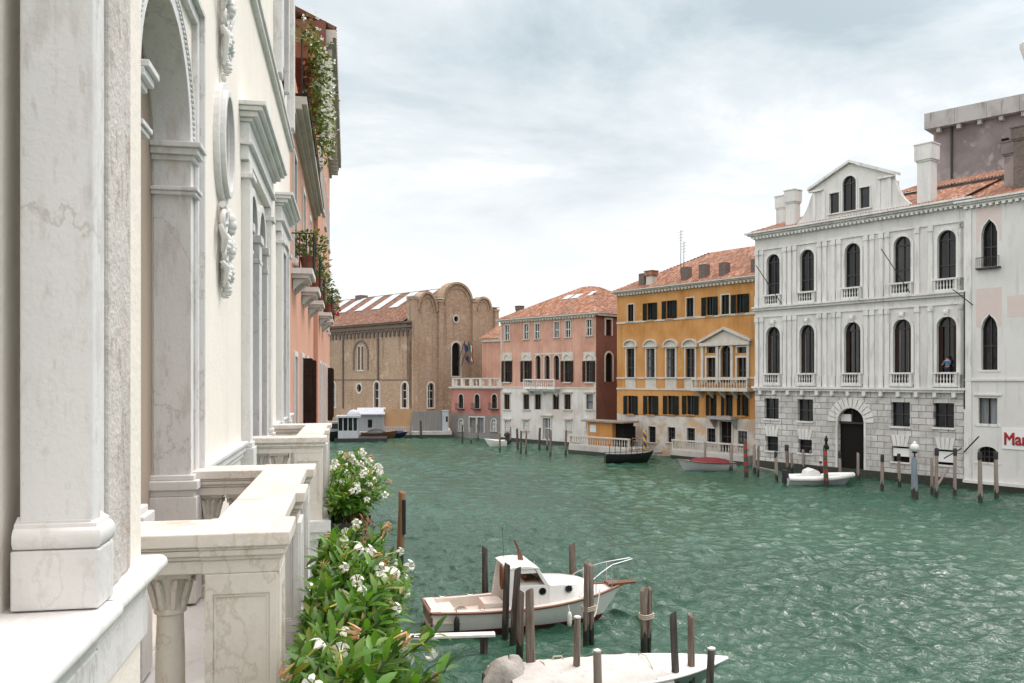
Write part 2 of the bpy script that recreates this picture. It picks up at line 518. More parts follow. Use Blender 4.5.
M['wood_pale'] = mk('grey_bleached_wood', (.26, .215, .185), [((9, 9, .7), 5, .42, .66, (.17, .135, .115), .8)], [((26, 26, 1.5), 4, .015)], .85, .25)
M['weed'] = mk('wet_weed_and_slime', (.016, .018, .013), [((6, 6, 6), 4, .45, .65, (.035, .04, .022), .8)], [(14, 4, .02)], .4, .5)
M['pole_blue'] = mk('blue_grey_post_paint', (.17, .20, .235), [((5, 5, 1), 4, .45, .68, (.12, .14, .165), .7)], [((20, 20, 2), 3, .01)], .7, .3)
M['rg'] = mk('red_green_striped_paint', (.028, .065, .04), [((5, 5, 2), 4, .6, .75, (.05, .045, .04), .5)], [], .55, .4, stripes=(.62, (.28, .02, .02), 0))
M['yb'] = mk('yellow_blue_striped_paint', (.42, .245, .04), [((5, 5, 2), 4, .6, .75, (.2, .12, .04), .5)], [], .55, .4, stripes=(.75, (.035, .03, .045), 1))
M['iron'] = mk('black_iron', (.02, .02, .021), [((9, 9, 9), 3, .6, .7, (.07, .04, .025), .5)], [], .55, .4)
M['steel'] = mk('stainless_rail', (.62, .63, .64), [], [], .22, .5, 1)
M['gel'] = mk('white_gelcoat', (.74, .735, .71), [((1.5, 1.5, 1.5), 4, .45, .7, (.66, .64, .60), .6), ((6, 6, .6), 4, .6, .75, (.5, .46, .4), .4)], [], .28, .5, coat=.3)
M['deck'] = mk('cream_deck_paint', (.66, .60, .54), [((2.5, 2.5, 2.5), 4, .45, .7, (.57, .50, .44), .6)], [(40, 2, .002)], .6, .4)
M['varnish'] = mk('varnished_mahogany', (.12, .04, .018), [((1, 12, 12), 4, .45, .65, (.21, .085, .035), .7)], [], .3, .5, coat=.3)
M['antifoul'] = mk('red_brown_antifouling', (.11, .022, .018), [((3, 3, 3), 4, .45, .65, (.06, .018, .016), .7)], [], .7, .3)
M['rubber'] = mk('black_rubber', (.016, .016, .017), [], [(20, 2, .003)], .6, .4)
M['tarp'] = mk('beige_boat_canvas', (.56, .54, .51), [((1.2, 1.2, 1.2), 4, .45, .68, (.46, .44, .41), .7), ((5, 5, 5), 5, .55, .68, (.38, .36, .33), .5)], [((2.2, 2.2, 2.2), 3, .05), (90, 2, .001)], .9, .2)
M['tarp_g'] = mk('grey_engine_cover', (.38, .355, .325), [((3, 3, 3), 4, .45, .68, (.22, .20, .18), .7)], [((5, 5, 5), 3, .05)], .85, .25)
M['tarp_red'] = mk('dark_red_boat_cover', (.14, .016, .024), [((1.5, 1.5, 1.5), 4, .45, .68, (.09, .014, .02), .7)], [((2.2, 2.2, 2.2), 3, .05)], .8, .3)
M['black_hull'] = mk('black_hull_paint', (.012, .012, .013), [((2, 2, 2), 3, .5, .7, (.03, .028, .026), .6)], [], .35, .5)
M['grey_hull'] = mk('pale_grey_inflatable', (.42, .44, .45), [((2, 2, 2), 3, .5, .7, (.34, .355, .36), .6)], [], .5, .4)
M['dgreen_hull'] = mk('grey_green_hull_paint', (.16, .22, .19), [((2, 2, 2), 3, .5, .7, (.12, .16, .14), .6)], [], .4, .5)
M['rope'] = mk('pale_rope', (.50, .44, .36), [((30, 30, 30), 3, .45, .65, (.34, .29, .23), .7)], [(80, 2, .003)], .9, .2)
M['ply'] = mk('tan_plywood', (.40, .245, .13), [((.8, .8, .4), 5, .45, .66, (.33, .195, .105), .7)], [(9, 3, .006)], .85, .25)
M['hut'] = mk('orange_painted_boards', (.42, .195, .055), [((2, 2, .4), 5, .45, .66, (.32, .145, .045), .7)], [((14, 14, .4), 2, .008)], .75, .3)
M['greyfence'] = mk('grey_hoarding', (.20, .185, .175), [((1, 1, .5), 5, .45, .66, (.155, .145, .14), .7)], [((5, 5, .5), 3, .01)], .85, .25)
M['metalshed'] = mk('grey_corrugated_metal', (.24, .25, .26), [((1, 1, .5), 5, .45, .66, (.18, .185, .19), .7)], [((16, 16, .1), 1, .02)], .6, .4)
M['whitepaint'] = mk('white_painted_metal', (.38, .40, .43), [((1.5, 1.5, 1.5), 4, .5, .7, (.26, .27, .28), .6)], [], .45, .4)
M['quay'] = mk('quay_stone', (.43, .41, .38), [((.8, .8, .8), 6, .45, .64, (.30, .285, .26), .8)], [(7, 4, .015)], .85, .3)
M['awn'] = mk('grey_zinc_canopy', (.27, .265, .26), [((2, 2, 2), 4, .5, .7, (.18, .175, .17), .6)], [], .6, .4)
M['signred'] = mk('dark_red_lettering', (.30, .012, .02), [], [], .5, .4)
M['signwhite'] = mk('white_sign_panel', (.66, .655, .645), [((1, 1, 1), 4, .5, .7, (.6, .59, .58), .6)], [], .6, .3)
M['globe'] = mk('opal_lamp_globe', (.62, .62, .61), [], [], .25, .5)
M['leaf'] = mk('glossy_green_leaves', (.05, .12, .02), [], [], .42, .45, island=[(.035, .10, .013), (.07, .18, .02), (.10, .24, .026), (.13, .27, .035), (.045, .125, .018), (.16, .26, .04), (.035, .10, .015), (.30, .27, .06)], trans=(.28, (1.6, 1.7, .7)))
M['leaf_f'] = mk('small_garden_leaves', (.05, .10, .02), [], [], .5, .35, island=[(.03, .06, .01), (.06, .11, .018), (.10, .16, .03), (.17, .21, .05), (.16, .12, .05)], trans=(.25, (1.5, 1.6, .7)))
M['leaf_dry'] = mk('wilted_orange_leaves', (.25, .1, .03), [], [], .8, .2, island=[(.18, .07, .03), (.30, .13, .05), (.12, .05, .03), (.35, .2, .1)])
M['petal'] = mk('white_petals', (.84, .83, .78), [((25, 25, 25), 3, .5, .7, (.82, .78, .66), .5)], [], .6, .3, trans=(.25, (1, 1, .95)))
M['petal_o'] = mk('browning_orange_petals', (.62, .30, .13), [((20, 20, 20), 3, .45, .62, (.72, .60, .45), .8)], [], .7, .3, trans=(.2, (1, .9, .8)))
M['petal_y'] = mk('yellow_green_flower_tube', (.42, .40, .10), [], [], .6, .3)
M['stem'] = mk('green_brown_stem', (.06, .075, .025), [], [], .7, .3)
M['blackbox'] = mk('black_plastic_trough', (.018, .017, .017), [], [(30, 2, .002)], .5, .4)
M['terra'] = mk('terracotta_pot', (.30, .11, .065), [((5, 5, 5), 4, .45, .66, (.24, .085, .05), .7)], [], .85, .25)
M['skin'] = mk('skin', (.42, .23, .16), [], [], .6, .35)
M['cloth_d'] = mk('dark_clothing', (.025, .025, .03), [], [(40, 3, .003)], .9, .2)
M['cloth_b'] = mk('blue_shirt', (.04, .12, .22), [], [(40, 3, .003)], .9, .2)
M['hair'] = mk('dark_hair', (.02, .015, .012), [], [], .6, .3)
M['flag_b'] = mk('dark_blue_flag', (.03, .04, .12), [], [], .85, .2)
M['flag_r'] = mk('red_flag', (.35, .03, .03), [], [], .85, .2)
M['flag_g'] = mk('green_flag', (.02, .15, .06), [], [], .85, .2)
M['flag_w'] = mk('white_flag', (.6, .6, .58), [], [], .85, .2)
M['skylight'] = mk('white_skylight_panel', (.46, .48, .50), [((.7, .7, .7), 3, .5, .7, (.5, .53, .56), .6)], [], .35, .5)
M['notice'] = mk('pale_blue_notice', (.45, .52, .56), [((4, 4, 4), 3, .5, .7, (.6, .62, .63), .7)], [], .7, .3)
# ------------------------------------------------------------------ builders for facades
def shape(u, w, z0, z1, kind='rect', g=0.0, gb=0.0, n=10):
    """opening outline from bottom left, over the top, to bottom right; g grows sides and top, gb the bottom"""
    h = w / 2 + g
    if kind == 'rect': return [(u - h, z0 - gb), (u - h, z1 + g), (u + h, z1 + g), (u + h, z0 - gb)]
    if kind == 'arch':
        zs = z1 - w / 2
        return [(u - h, z0 - gb)] + [(u - h * math.cos(math.pi * i / n), zs + h * math.sin(math.pi * i / n)) for i in range(n + 1)] + [(u + h, z0 - gb)]
    if kind == 'gothic':
        zs = z1 - w * .95
        pts = []
        for i in range(n + 1):
            q = i / n
            x = -1 + 2 * q
            zz = (1 - abs(x) ** 1.9) ** .62 if abs(x) < 1 else 0
            pts.append((u + h * x, zs + (w * .80 + g) * zz + (w * .15) * max(0, 1 - abs(x) * 4)))
        return [(u - h, z0 - gb)] + pts + [(u + h, z0 - gb)]
    if kind == 'low':
        zs = z1 - w * .3
        return [(u - h, z0 - gb)] + [(u - h * math.cos(math.pi * i / n), zs + (w * .3 + g) * math.sin(math.pi * i / n)) for i in range(n + 1)] + [(u + h, z0 - gb)]
    if kind == 'round':
        r = w / 2 + g
        zc_ = (z0 + z1) / 2
        return [(u + r * math.cos(-math.pi / 2 - 2 * math.pi * i / 20), zc_ + r * math.sin(-math.pi / 2 - 2 * math.pi * i / 20)) for i in range(20)]


def win(root, holes, u, w, z0, z1, kind='rect', depth=.26, pane='glass', frame='pal_trim', fr=.13, proud=.06, sill=.1, hood=None,
        bars=(1, 2), sash='sash', shut=None, shw=.5, y=0.0, name='window', curtain=False, keystone=False, label=None, rail=False, inner=0):
    """one window: its stone surround is the part; pane, sash and shutters are its sub-parts"""
    inn = shape(u, w, z0, z1, kind)
    holes.append(inn)
    mb = MB()
    if fr:
        if kind == 'round': mb.ring(inn, shape(u, w, z0, z1, kind, fr), y - proud, y + .04, closed=True)
        else: mb.ring(inn, shape(u, w, z0, z1, kind, fr), y - proud, y + .04)
    if sill and kind != 'round':
        s_ = fr + .08
        mb.box(u - w / 2 - s_, u + w / 2 + s_, y - proud - .10, y + .06, z0 - sill - .003, z0 + .012)
    if hood == 'flat':
        mb.box(u - w / 2 - fr - .16, u + w / 2 + fr + .16, y - proud - .16, y + .02, z1 + fr + .05, z1 + fr + .17)
        mb.box(u - w / 2 - fr - .08, u + w / 2 + fr + .08, y - proud - .08, y + .02, z1 + fr + .0, z1 + fr + .053)
    if hood == 'arch':
        r = w / 2 + fr + .1
        zb = z1 + fr + .12
        a = [(u - r * math.cos(math.pi * i / 10), zb + .62 * r * math.sin(math.pi * i / 10)) for i in range(11)]
        b = [(u - (r + .13) * math.cos(math.pi * i / 10), zb + (.62 * r + .14) * math.sin(math.pi * i / 10)) for i in range(11)]
        mb.ring(a, b, y - proud - .16, y + .02)
        mb.box(u - r - .13, u + r + .13, y - proud - .13, y + .02, zb - .14, zb)
        mb.ext(a, 'y', y - .03, y + .02)
    if keystone:
        mb.ext([(u - .13, z1 - .04), (u - .2, z1 + .52), (u + .2, z1 + .52), (u + .13, z1 - .04)], 'y', y - proud - .16, y + .01)
        mb.ball((u, y - proud - .14, z1 + .28), .15, .13, .2, 8, 5)
    f = mb.build(name, M[frame], root)
    if label: f['label'] = label
    p = MB()
    p.plate(shape(u, w + .06, z0 - .03, z1 + .03, kind), [], y + depth - .01)
    p.build('pane', M[pane], f)
    if curtain:
        c = MB()
        zt = z1 - (w / 2 if kind != 'rect' else 0)
        c.box(u - w / 2 + .02, u - w / 2 + .28 * w, y + depth - .05, y + depth - .03, z0, zt)
        c.box(u + w / 2 - .28 * w, u + w / 2 - .02, y + depth - .05, y + depth - .03, z0, zt)
        c.build('curtain', M['curtain'], f)
    if inner:
        for sg in (-1, 1):
            h = MB()
            a, b_ = sorted((u + sg * (w / 2 - .01), u + sg * (w / 2 - inner)))
            h.box(a, b_, y + depth - .15, y + depth - .10, z0, z1 - (w / 2 if kind in ('arch', 'gothic') else 0))
            h.build('inner_shutter', M['sh_brown'], f)
    if bars:
        s_ = MB()
        yb, ye = y + depth - .09, y + depth - .015
        zt = z1 - (w / 2 if kind in ('arch', 'gothic') else 0)
        t = .05
        s_.box(u - w / 2, u - w / 2 + t, yb, ye, z0, zt)
        s_.box(u + w / 2 - t, u + w / 2, yb, ye, z0, zt)
        for i in range(bars[0]):
            x = u - w / 2 + w * (i + 1) / (bars[0] + 1)
            s_.box(x - .04, x + .04, yb - .01, ye - .005, z0, z1 - (.02 if kind != 'gothic' else .2))
        for i in range(bars[1]):
            z = z0 + (zt - z0) * (i + 1) / (bars[1] + (0 if kind == 'arch' else 1))
            s_.box(u - w / 2, u + w / 2, yb - .005, ye - .008, z - .04, z + .04)
        if kind == 'arch': s_.ring(shape(u, w - .1, zt, z1 - .05, kind)[1:-1], shape(u, w, zt, z1, kind)[1:-1], yb, ye)
        s_.build('sash', M[sash], f)
    if shut:
        for sg in (-1, 1):
            h = MB()
            x0 = u + sg * (w / 2 + .02)
            x1 = x0 + sg * shw
            h.box(min(x0, x1), max(x0, x1), y - proud - .06, y - proud - .012, z0 + .02, z1 - .02)
            for k in range(3):
                zz = z0 + (z1 - z0) * (.12 + .38 * k)
                h.box(min(x0, x1) + .03, max(x0, x1) - .03, y - proud - .085, y - proud - .06, zz - .05, zz + .05)
            h.build('shutter', M[shut], f)
    if rail:
        r_ = MB()
        r_.box(u - w / 2 - .25, u + w / 2 + .25, y - .42, y, z0 - .15, z0 - .04)
        for i in range(13):
            x = u - w / 2 - .22 + (w + .44) * i / 12
            r_.box(x - .012, x + .012, y - .40, y - .38, z0 - .04, z0 + .62)
        r_.box(u - w / 2 - .24, u + w / 2 + .24, y - .41, y - .37, z0 + .62, z0 + .66)
        r_.build('railing', M['iron'], f)
    return f


def balus(mb, x0, x1, z0, z1, y, n, r=.065, ends=.14, base=.12, top=.13, dp=.13):
    """stone balustrade along local x at depth y"""
    mb.box(x0, x1, y - dp, y + dp, z0, z0 + base)
    mb.box(x0 - .03, x1 + .03, y - dp - .04, y + dp + .04, z1 - top, z1)
    for xa in (x0, x1 - ends): mb.box(xa, xa + ends, y - dp + .005, y + dp - .005, z0 + base, z1 - top)
    h = z1 - top - z0 - base
    for i in range(n):
        x = x0 + ends + (x1 - x0 - 2 * ends) * (i + .5) / n
        mb.lathe(x, y, [(r * .8, z0 + base), (r * .8, z0 + base + .08 * h), (r * .5, z0 + base + .14 * h), (r, z0 + base + .38 * h), (r * .5, z0 + base + .78 * h), (r * .75, z0 + base + .86 * h), (r * .8, z1 - top)], 6)


def roof(mb, A, B, up, la=0, lb=0, rib=.24, amp=.05, nv=8, th=.1):
    """pantile slope: eave from A to B, up = vector to the ridge, la / lb = length lost to hips at each end"""
    A, B, up = Vector(A), Vector(B), Vector(up)
    L = (B - A).length
    e = (B - A) / L
    nrm = e.cross(up).normalized()
    if nrm.z < 0: nrm = -nrm
    nu = int(L / rib) * 4
    o = len(mb.v)
    for i in range(nu + 1):
        x = L * i / nu
        vm = 1.0
        if la > 0: vm = min(vm, x / la)
        if lb > 0: vm = min(vm, (L - x) / lb)
        vm = max(vm, .001)
        ph = (i % 4) / 4 * 2 * math.pi
        for j in range(nv + 1):
            v = vm * j / nv
            p = A + e * x + up * v + nrm * (amp * math.cos(ph) + amp)
            mb.v.append(tuple(p))
    for i in range(nu):
        for j in range(nv):
            a = o + i * (nv + 1) + j
            mb.f.append([a, a + nv + 1, a + nv + 2, a + 1])
            mb.m.append(mb.cur)
    return mb


def chimney(root, u, y, z0, z1, w, d, mat, cap=True, flare=.12, capmat=None, capz=None):
    mb = MB()
    mb.box(u - w / 2, u + w / 2, y - d / 2, y + d / 2, z0, z1)
    o = mb.build('chimney', M[mat], root)
    if cap:
        c = MB()
        cz = capz or z1 - .35
        c.box(u - w / 2 - flare * .5, u + w / 2 + flare * .5, y - d / 2 - flare * .5, y + d / 2 + flare * .5, cz - .12, cz)
        c.box(u - w / 2 - flare, u + w / 2 + flare, y - d / 2 - flare, y + d / 2 + flare, cz, z1 + .02)
        c.box(u - w / 2 - flare - .05, u + w / 2 + flare + .05, y - d / 2 - flare - .05, y + d / 2 + flare + .05, z1 + .02, z1 + .10)
        c.build('chimney_cap', M[capmat or mat], o)
    return o


def cornice(mb, x0, x1, z, proj, h, y=0.0, dent=None, steps=3):
    """cornice whose top is at z, stepped out to proj; optional dentil spacing"""
    for i in range(steps):
        q0, q1 = i / steps, (i + 1) / steps
        mb.box(x0 - proj * q1, x1 + proj * q1, y - proj * q1, y + .02, z - h * (1 - q0), z - h * (1 - q1) - .002)
    if dent:
        n = int((x1 - x0) / dent)
        for i in range(n):
            x = x0 + (x1 - x0) * (i + .5) / n
            mb.box(x - dent * .26, x + dent * .26, y - proj * .62, y + .01, z - h - .17, z - h - .002)


# ------------------------------------------------------------------ water and ground
wm = bpy.data.materials.new('canal_water')
wm.use_nodes = True
t = wm.node_tree
b = t.nodes['Principled BSDF']
b.inputs['Roughness'].default_value = .07
b.inputs['IOR'].default_value = 1.333
b.inputs['Specular IOR Level'].default_value = .5
N, K = t.nodes.new, t.links.new
co = N('ShaderNodeTexCoord').outputs['Object']


def wnoise(sc, det, rot=0, rg=.55, dist=0.0):
    mp = N('ShaderNodeMapping')
    mp.inputs['Scale'].default_value = sc
    mp.inputs['Rotation'].default_value = (0, 0, rot)
    K(co, mp.inputs['Vector'])
    n = N('ShaderNodeTexNoise')
    n.inputs['Scale'].default_value = 1
    n.inputs['Detail'].default_value = det
    n.inputs['Roughness'].default_value = rg
    n.inputs['Distortion'].default_value = dist
    K(mp.outputs[0], n.inputs['Vector'])
    return n.outputs[0]


cr = N('ShaderNodeValToRGB')
cr.color_ramp.elements[0].position = .38
cr.color_ramp.elements[0].color = (.018, .062, .037, 1)
cr.color_ramp.elements[1].position = .66
cr.color_ramp.elements[1].color = (.030, .088, .054, 1)
K(wnoise((.06, .06, .06), 4), cr.inputs[0])
K(cr.outputs[0], b.inputs['Base Color'])
# wind ripples on a slow swell; gusts change how rough the ripples are
gust = N('ShaderNodeMapRange')
gust.inputs['From Min'].default_value = .35
gust.inputs['From Max'].default_value = .68
gust.inputs['To Min'].default_value = .55
gust.inputs['To Max'].default_value = 1.25
K(wnoise((.05, .09, .05), 3, .5), gust.inputs['Value'])
prev = None
for sc, det, rot, dist, dd in (((4.6, 6.5, 1), 3, .2, .6, .07),):
    bu = N('ShaderNodeBump')
    bu.inputs['Distance'].default_value = dd
    K(gust.outputs[0], bu.inputs['Strength'])
    K(wnoise(sc, det, rot, .55, dist), bu.inputs['Height'])
    if prev: K(prev, bu.inputs['Normal'])
    prev = bu.outputs[0]
K(prev, b.inputs['Normal'])
# wave surface: real chop over the stretch of canal in view, on one sheet reaching the horizon
import numpy as np
rw = np.random.default_rng(5)
NZ, NX = 1000, 760
Zr = 9.0 * (135.0 / 9.0) ** (np.arange(NZ) / (NZ - 1))
Pr = np.linspace(-330, 1330, NX)
ZZ, PP = np.meshgrid(Zr, Pr, indexing='ij')
XC = (PP - PX0) / FPX * ZZ
WXg = XC * CS + ZZ * SN
WYg = -XC * SN + ZZ * CS
H = np.zeros_like(WXg)
DX = np.zeros_like(WXg)
DY = np.zeros_like(WXg)
for k in range(84):
    lam = .27 * (2.2 / .27) ** rw.random()
    kk = 2 * math.pi / lam
    ang = R(62) + rw.normal(0, .62)
    sl = .072 * (1.0 if lam < 1.5 else .5)
    ph = rw.random() * 6.283
    cx_, cy_ = math.cos(ang), math.sin(ang)
    warp = .35 * np.sin(WXg * .21 * cx_ + WYg * .17 + k) + .35 * np.sin(WYg * .26 - WXg * .11 * cy_ + 2.3 * k)
    # each train lives in patches, so the chop breaks up
    env = .55 + .45 * np.sin(WXg * (.35 / lam ** .5) * cy_ + WYg * (.31 / lam ** .5) * cx_ + 1.7 * k)
    fade = np.clip(lam / (.010 * ZZ) - .25, 0, 1)
    th_ = kk * (WXg * cx_ + WYg * cy_) + ph + warp * 1.5
    am = sl / kk * env * fade * 1.25
    H += am * np.cos(th_)
    DX -= am * cx_ * np.sin(th_) * .9
    DY -= am * cy_ * np.sin(th_) * .9
gu = 1 + .28 * np.sin(WXg * .09 + .6) * np.sin(WYg * .06 + 1.1) + .14 * np.sin(WXg * .23 + WYg * .17)
H *= gu
vs = np.stack([WXg + DX, WYg + DY, H], -1).reshape(-1, 3)
ii = (np.arange(NZ - 1)[:, None] * NX + np.arange(NX - 1)[None, :]).reshape(-1)
fs = np.stack([ii, ii + 1, ii + NX + 1, ii + NX], -1)
nv_ = len(vs)
vs = np.concatenate([vs, np.array([(-1500, -300, -.22), (1500, -300, -.22), (1500, 3000, -.22), (-1500, 3000, -.22)])])
fs = np.concatenate([fs, np.array([[nv_, nv_ + 1, nv_ + 2, nv_ + 3]])])
me = bpy.data.meshes.new('canal_water')
me.vertices.add(len(vs))
me.vertices.foreach_set('co', vs.astype(np.float32).ravel())
me.loops.add(len(fs) * 4)
me.loops.foreach_set('vertex_index', fs.astype(np.int32).ravel())
me.polygons.add(len(fs))
me.polygons.foreach_set('loop_start', np.arange(len(fs), dtype=np.int32) * 4)
me.polygons.foreach_set('use_smooth', np.ones(len(fs), dtype=bool))
me.update(calc_edges=True)
me.validate()
me.materials.append(wm)
wo = bpy.data.objects.new('canal_water', me)
COL.objects.link(wo)
tag(wo, kind='structure')

# ------------------------------------------------------------------ 1 the grey white palace across the water
PA = Fac(755, 72.4, 965, 58.5)
SITE = []


def house(name, F, label, cat='palace', group=None, off=0.0, a=0.0):
    o = F.o + F.v * off + F.u * a
    r = thing(name, (o.x, o.y, 0), F.ang, label, cat, group)
    return r


r = house('stone_palace', PA, 'tall grey white stone palace with five bays, arched windows and a gabled attic', 'palace')
L = PA.L
U = PA.U
Zt = lambda px, py: PA.Z(px, py)
holes = []
ZC = Zt(755, 240.4)          # under the dentils
ZS1, ZS2 = Zt(860, 301), Zt(860, 387.7)
cx = [773.4, 807.3, 852.7, 902.4, 946.9]
ztop0, ztop1 = Zt(852.7, 287.5), Zt(852.7, 243.2)
zmid0, zmid1 = Zt(852.7, 373), Zt(852.7, 322)
for i, p in enumerate(cx):
    u = U(p)
    win(r, holes, u, 1.3, ztop0 - .84, ztop1, 'arch', .3, fr=.2, proud=.07, sill=0, bars=(1, 2), keystone=False)
    win(r, holes, u, 1.36, zmid0 - .84, zmid1, 'arch', .34, fr=.2, proud=.08, sill=0, bars=(1, 1), keystone=True, inner=.30, curtain=(i in (0, 1, 3)))
    for zz in (ztop0, zmid0):
        bl = MB()
        bl.box(u - .85, u + .85, -.36, -.01, zz - 1.02, zz - .86)
        balus(bl, u - .8, u + .8, zz - .86, zz + .02, -.22, 6, dp=.1)
        bl.build('balustrade', M['pal_trim'], r)
holes2 = []
for i, (c, a, bb, y0, y1) in enumerate(((771.4, 82, 130, 302, 372), (805.2, 195, 245, 305, 380), (900.4, 520, 575, 315, 398), (943.7, 665, 727, 318, 402))):
    u = U(c)
    win(r, holes2, u, 1.42, Zt(c, 310 + y1 / 3.417), Zt(c, 310 + y0 / 3.417), 'rect', .38, fr=0, sill=.12, bars=(1, 1), proud=.0, shut=None, pane='glass')
for i, (c, y0, y1, w) in enumerate(((771.9, 432, 482, 1.2), (805, 443, 490, 1.25), (900.5, 467, 520, 1.35), (945.2, 478, 530, 1.35))):
    u = U(c)
    win(r, holes2, u, w, Zt(c, 310 + y1 / 3.417), Zt(c, 310 + y0 / 3.417), 'rect', .36, fr=0, sill=.1, bars=(0, 1) if i < 2 else None, proud=0.0, pane='glass' if i < 2 else 'dark')
    if i >= 2:
        s_ = MB()
        zb = Zt(c, 310 + y1 / 3.417)
        zt_ = Zt(c, 310 + y0 / 3.417)
        s_.box(u - w / 2 + .06, u + w / 2 - .06, .1, .13, zb + (.2 if i == 3 else .42), zt_ - .12)
        s_.build('notice_board', M['signwhite'], r)
# voussoirs over the small windows, portal
for c, y0 in ((771.9, 432), (805, 443), (900.5, 467), (945.2, 478)):
    vs = MB()
    u, zt_ = U(c), Zt(c, 310 + y0 / 3.417)
    for k in (-1.5, -.5, .5, 1.5):
        vs.ext([(u + k * .26 - .115, zt_ + .03), (u + k * .36 - .15, zt_ + .85), (u + k * .36 + .15, zt_ + .85), (u + k * .26 + .115, zt_ + .03)], 'y', -.05, .02)
    vs.build('voussoir_stones', M['pal_trim'], r)
vs = MB()
pu = U(850.7)
pz1 = Zt(850.7, 310 + 335 / 3.417)
pw = 2.2
for k in range(13):
    a = math.pi * (k + .5) / 13
    zs = pz1 - pw / 2
    q = []
    for rr, da in ((pw / 2 + .05, -.092), (pw / 2 + .82, -.098), (pw / 2 + .82, .098), (pw / 2 + .05, .092)):
        q.append((pu + rr * math.cos(a + da), zs + rr * math.sin(a + da)))
    vs.ext(q, 'y', -.07, .02)
vs.build('voussoir_stones', M['pal_trim'], r)
win(r, holes2, pu, pw, .35, pz1, 'arch', .39, pane='dark', frame='pal_trim', fr=.16, proud=.05, sill=0, bars=None, name='portal')
d_ = MB()
d_.box(pu - pw / 2, pu + pw / 2, .2, .28, pz1 - pw / 2 - .12, pz1 - pw / 2 + .02)
d_.box(pu - .03, pu + .03, .21, .27, pz1 - pw / 2, pz1 - .05)
d_.box(pu - pw / 2 + .06, pu - .15, .32, .34, pz1 - pw / 2 + .05, pz1 - .5, 1)
d_.build('portal_grille', [M['iron'], M['pal_trim']], r)
w = MB()
w.plate([(0, .42), (0, ZS2 - .3), (L, ZS2 - .3), (L, .42)], holes2, 0, rev=.4)
w.box(0, L, .05, .1, -1.5, .41)
w.box(0, .2, .02, 12, .42, ZS2 - .3)
w.build('rusticated_ground_storey', M['rust'], r)
w = MB()
w.box(-.05, L + .05, -.12, .3, -1.2, .62)
w.build('plinth', M['weed'], r)
w = MB()
w.plate([(0, ZS2 - .31), (0, ZC + .3), (L, ZC + .3), (L, ZS2 - .31)], holes, .0, rev=.36, back=12)
w.build('wall', M['pal'], r)
tr = MB()
# string courses, pilasters and cornice
tr.box(-.12, L + .1, -.34, .02, ZS2 - .12, ZS2 + .05)
tr.box(-.06, L + .05, -.22, .02, ZS2 - .30, ZS2 - .122)
tr.box(-.12, L + .1, -.34, .02, ZS1 + .02, ZS1 + .16)
tr.box(-.08, L + .06, -.22, .02, ZS1 - .16, ZS1 + .018)
tr.box(-.04, L + .03, -.09, .02, ZS1 - .75, ZS1 - .62)
tr.box(-.04, L + .03, -.09, .02, ZC - .95, ZC - .82)
nn = 13
for k in range(nn):
    x = L * (k + .5) / nn
    tr.box(x - .13, x + .13, -.26, .02, ZS2 - .62, ZS2 - .302)
us = [U(p) for p in cx]
px_ = []
for i, u in enumerate(us):
    for sg in (-1, 1):
        px_.append(u + sg * 1.12)
        if i in (1, 2, 3) and not ((i == 1 and sg < 0) or (i == 3 and sg > 0)): px_.append(u + sg * 1.62)
px_ += [.22, L - .2, us[0] * .5 + us[1] * .5]
for x in px_:
    for z0, z1 in ((ZS2 + .05, ZS1 - .76), (ZS1 + .16, ZC - .96)):
        tr.box(x - .15, x + .15, -.10, .02, z0, z1)
        tr.box(x - .19, x + .19, -.14, .02, z0, z0 + .9)
        tr.box(x - .20, x + .20, -.15, .02, z1 - .38, z1 - .05)
tr.build('pilasters_and_string_courses', M['pal_trim'], r)
tr = MB()
cornice(tr, -.05, L + .05, ZC + .62, .62, .45, 0, dent=.34)
tr.build('cornice', M['pal_trim'], r)
# roof
rf = MB()
roof(rf, (-.3, -.45, ZC + .6), (L + .2, -.45, ZC + .6), (0, 6.6, 2.4), 4.5, 0)
rf.build('roof', M['tile'], r)
# attic gable
ax0, ax1, apx = U(815), U(893), U(850.5)
zE = Zt(853, 182)
zA = Zt(851, 164)
zB = ZC + .62
ah = []
at_ = MB()
za_ = lambda px, q: PA.Z(px, 140 + q / 3.417, -.28)
win(r, ah, U(851.5), 1.12, za_(851.5, 242), za_(851.5, 121), 'arch', .2, fr=.12, sill=.08, bars=(1, 1), y=-.28)
for c in (836.5, 866.8): win(r, ah, U(c), .84, za_(c, 250 if c < 850 else 232), za_(c, 180 if c < 850 else 160), 'rect', .2, fr=.08, sill=.08, bars=None, y=-.28, pane='glass')
mx = (ax0 + ax1) / 2
sil = [(ax0, zB), (ax0, zE), (mx, zA), (ax1, zE), (ax1, zB)]
at_.plate(sil, ah, -.28, rev=.22, back=.35)
for sg, xe in ((-1, ax0), (1, ax1)):
    pts = [(xe, zB)]
    for k in range(9):
        q = k / 8
        pts.append((xe + sg * (1.30 * (1 - q) ** 2.6 + .16 + .22 * math.sin(q * 3.1) * (q > .0)) if q < .99 else xe + sg * .1, zB + .2 + 2.1 * q))
    pts.append((xe, zB + 2.4))
    at_.ext(pts, 'y', -.2, .2)
at_.box(ax0 - 1.4, ax1 + 1.4, -.34, .3, zB - .02, zB + .16)
at_.build('attic_gable', M['pal'], r)
g_ = MB()
th = .2
for (xa, za), (xb, zb) in (((ax0 - .35, zE - .12), (mx, zA + .03)), ((ax1 + .35, zE - .12), (mx, zA + .03))):
    g_.ext([(xa, za), (xa, za + th), (xb, zb + th), (xb, zb)], 'y', -.55, .42)
for sg, xe in ((-1, ax0), (1, ax1)): g_.box(min(xe - sg * .95, xe + sg * .3), max(xe - sg * .95, xe + sg * .3), -.46, -.27, zE - .28, zE - .13)
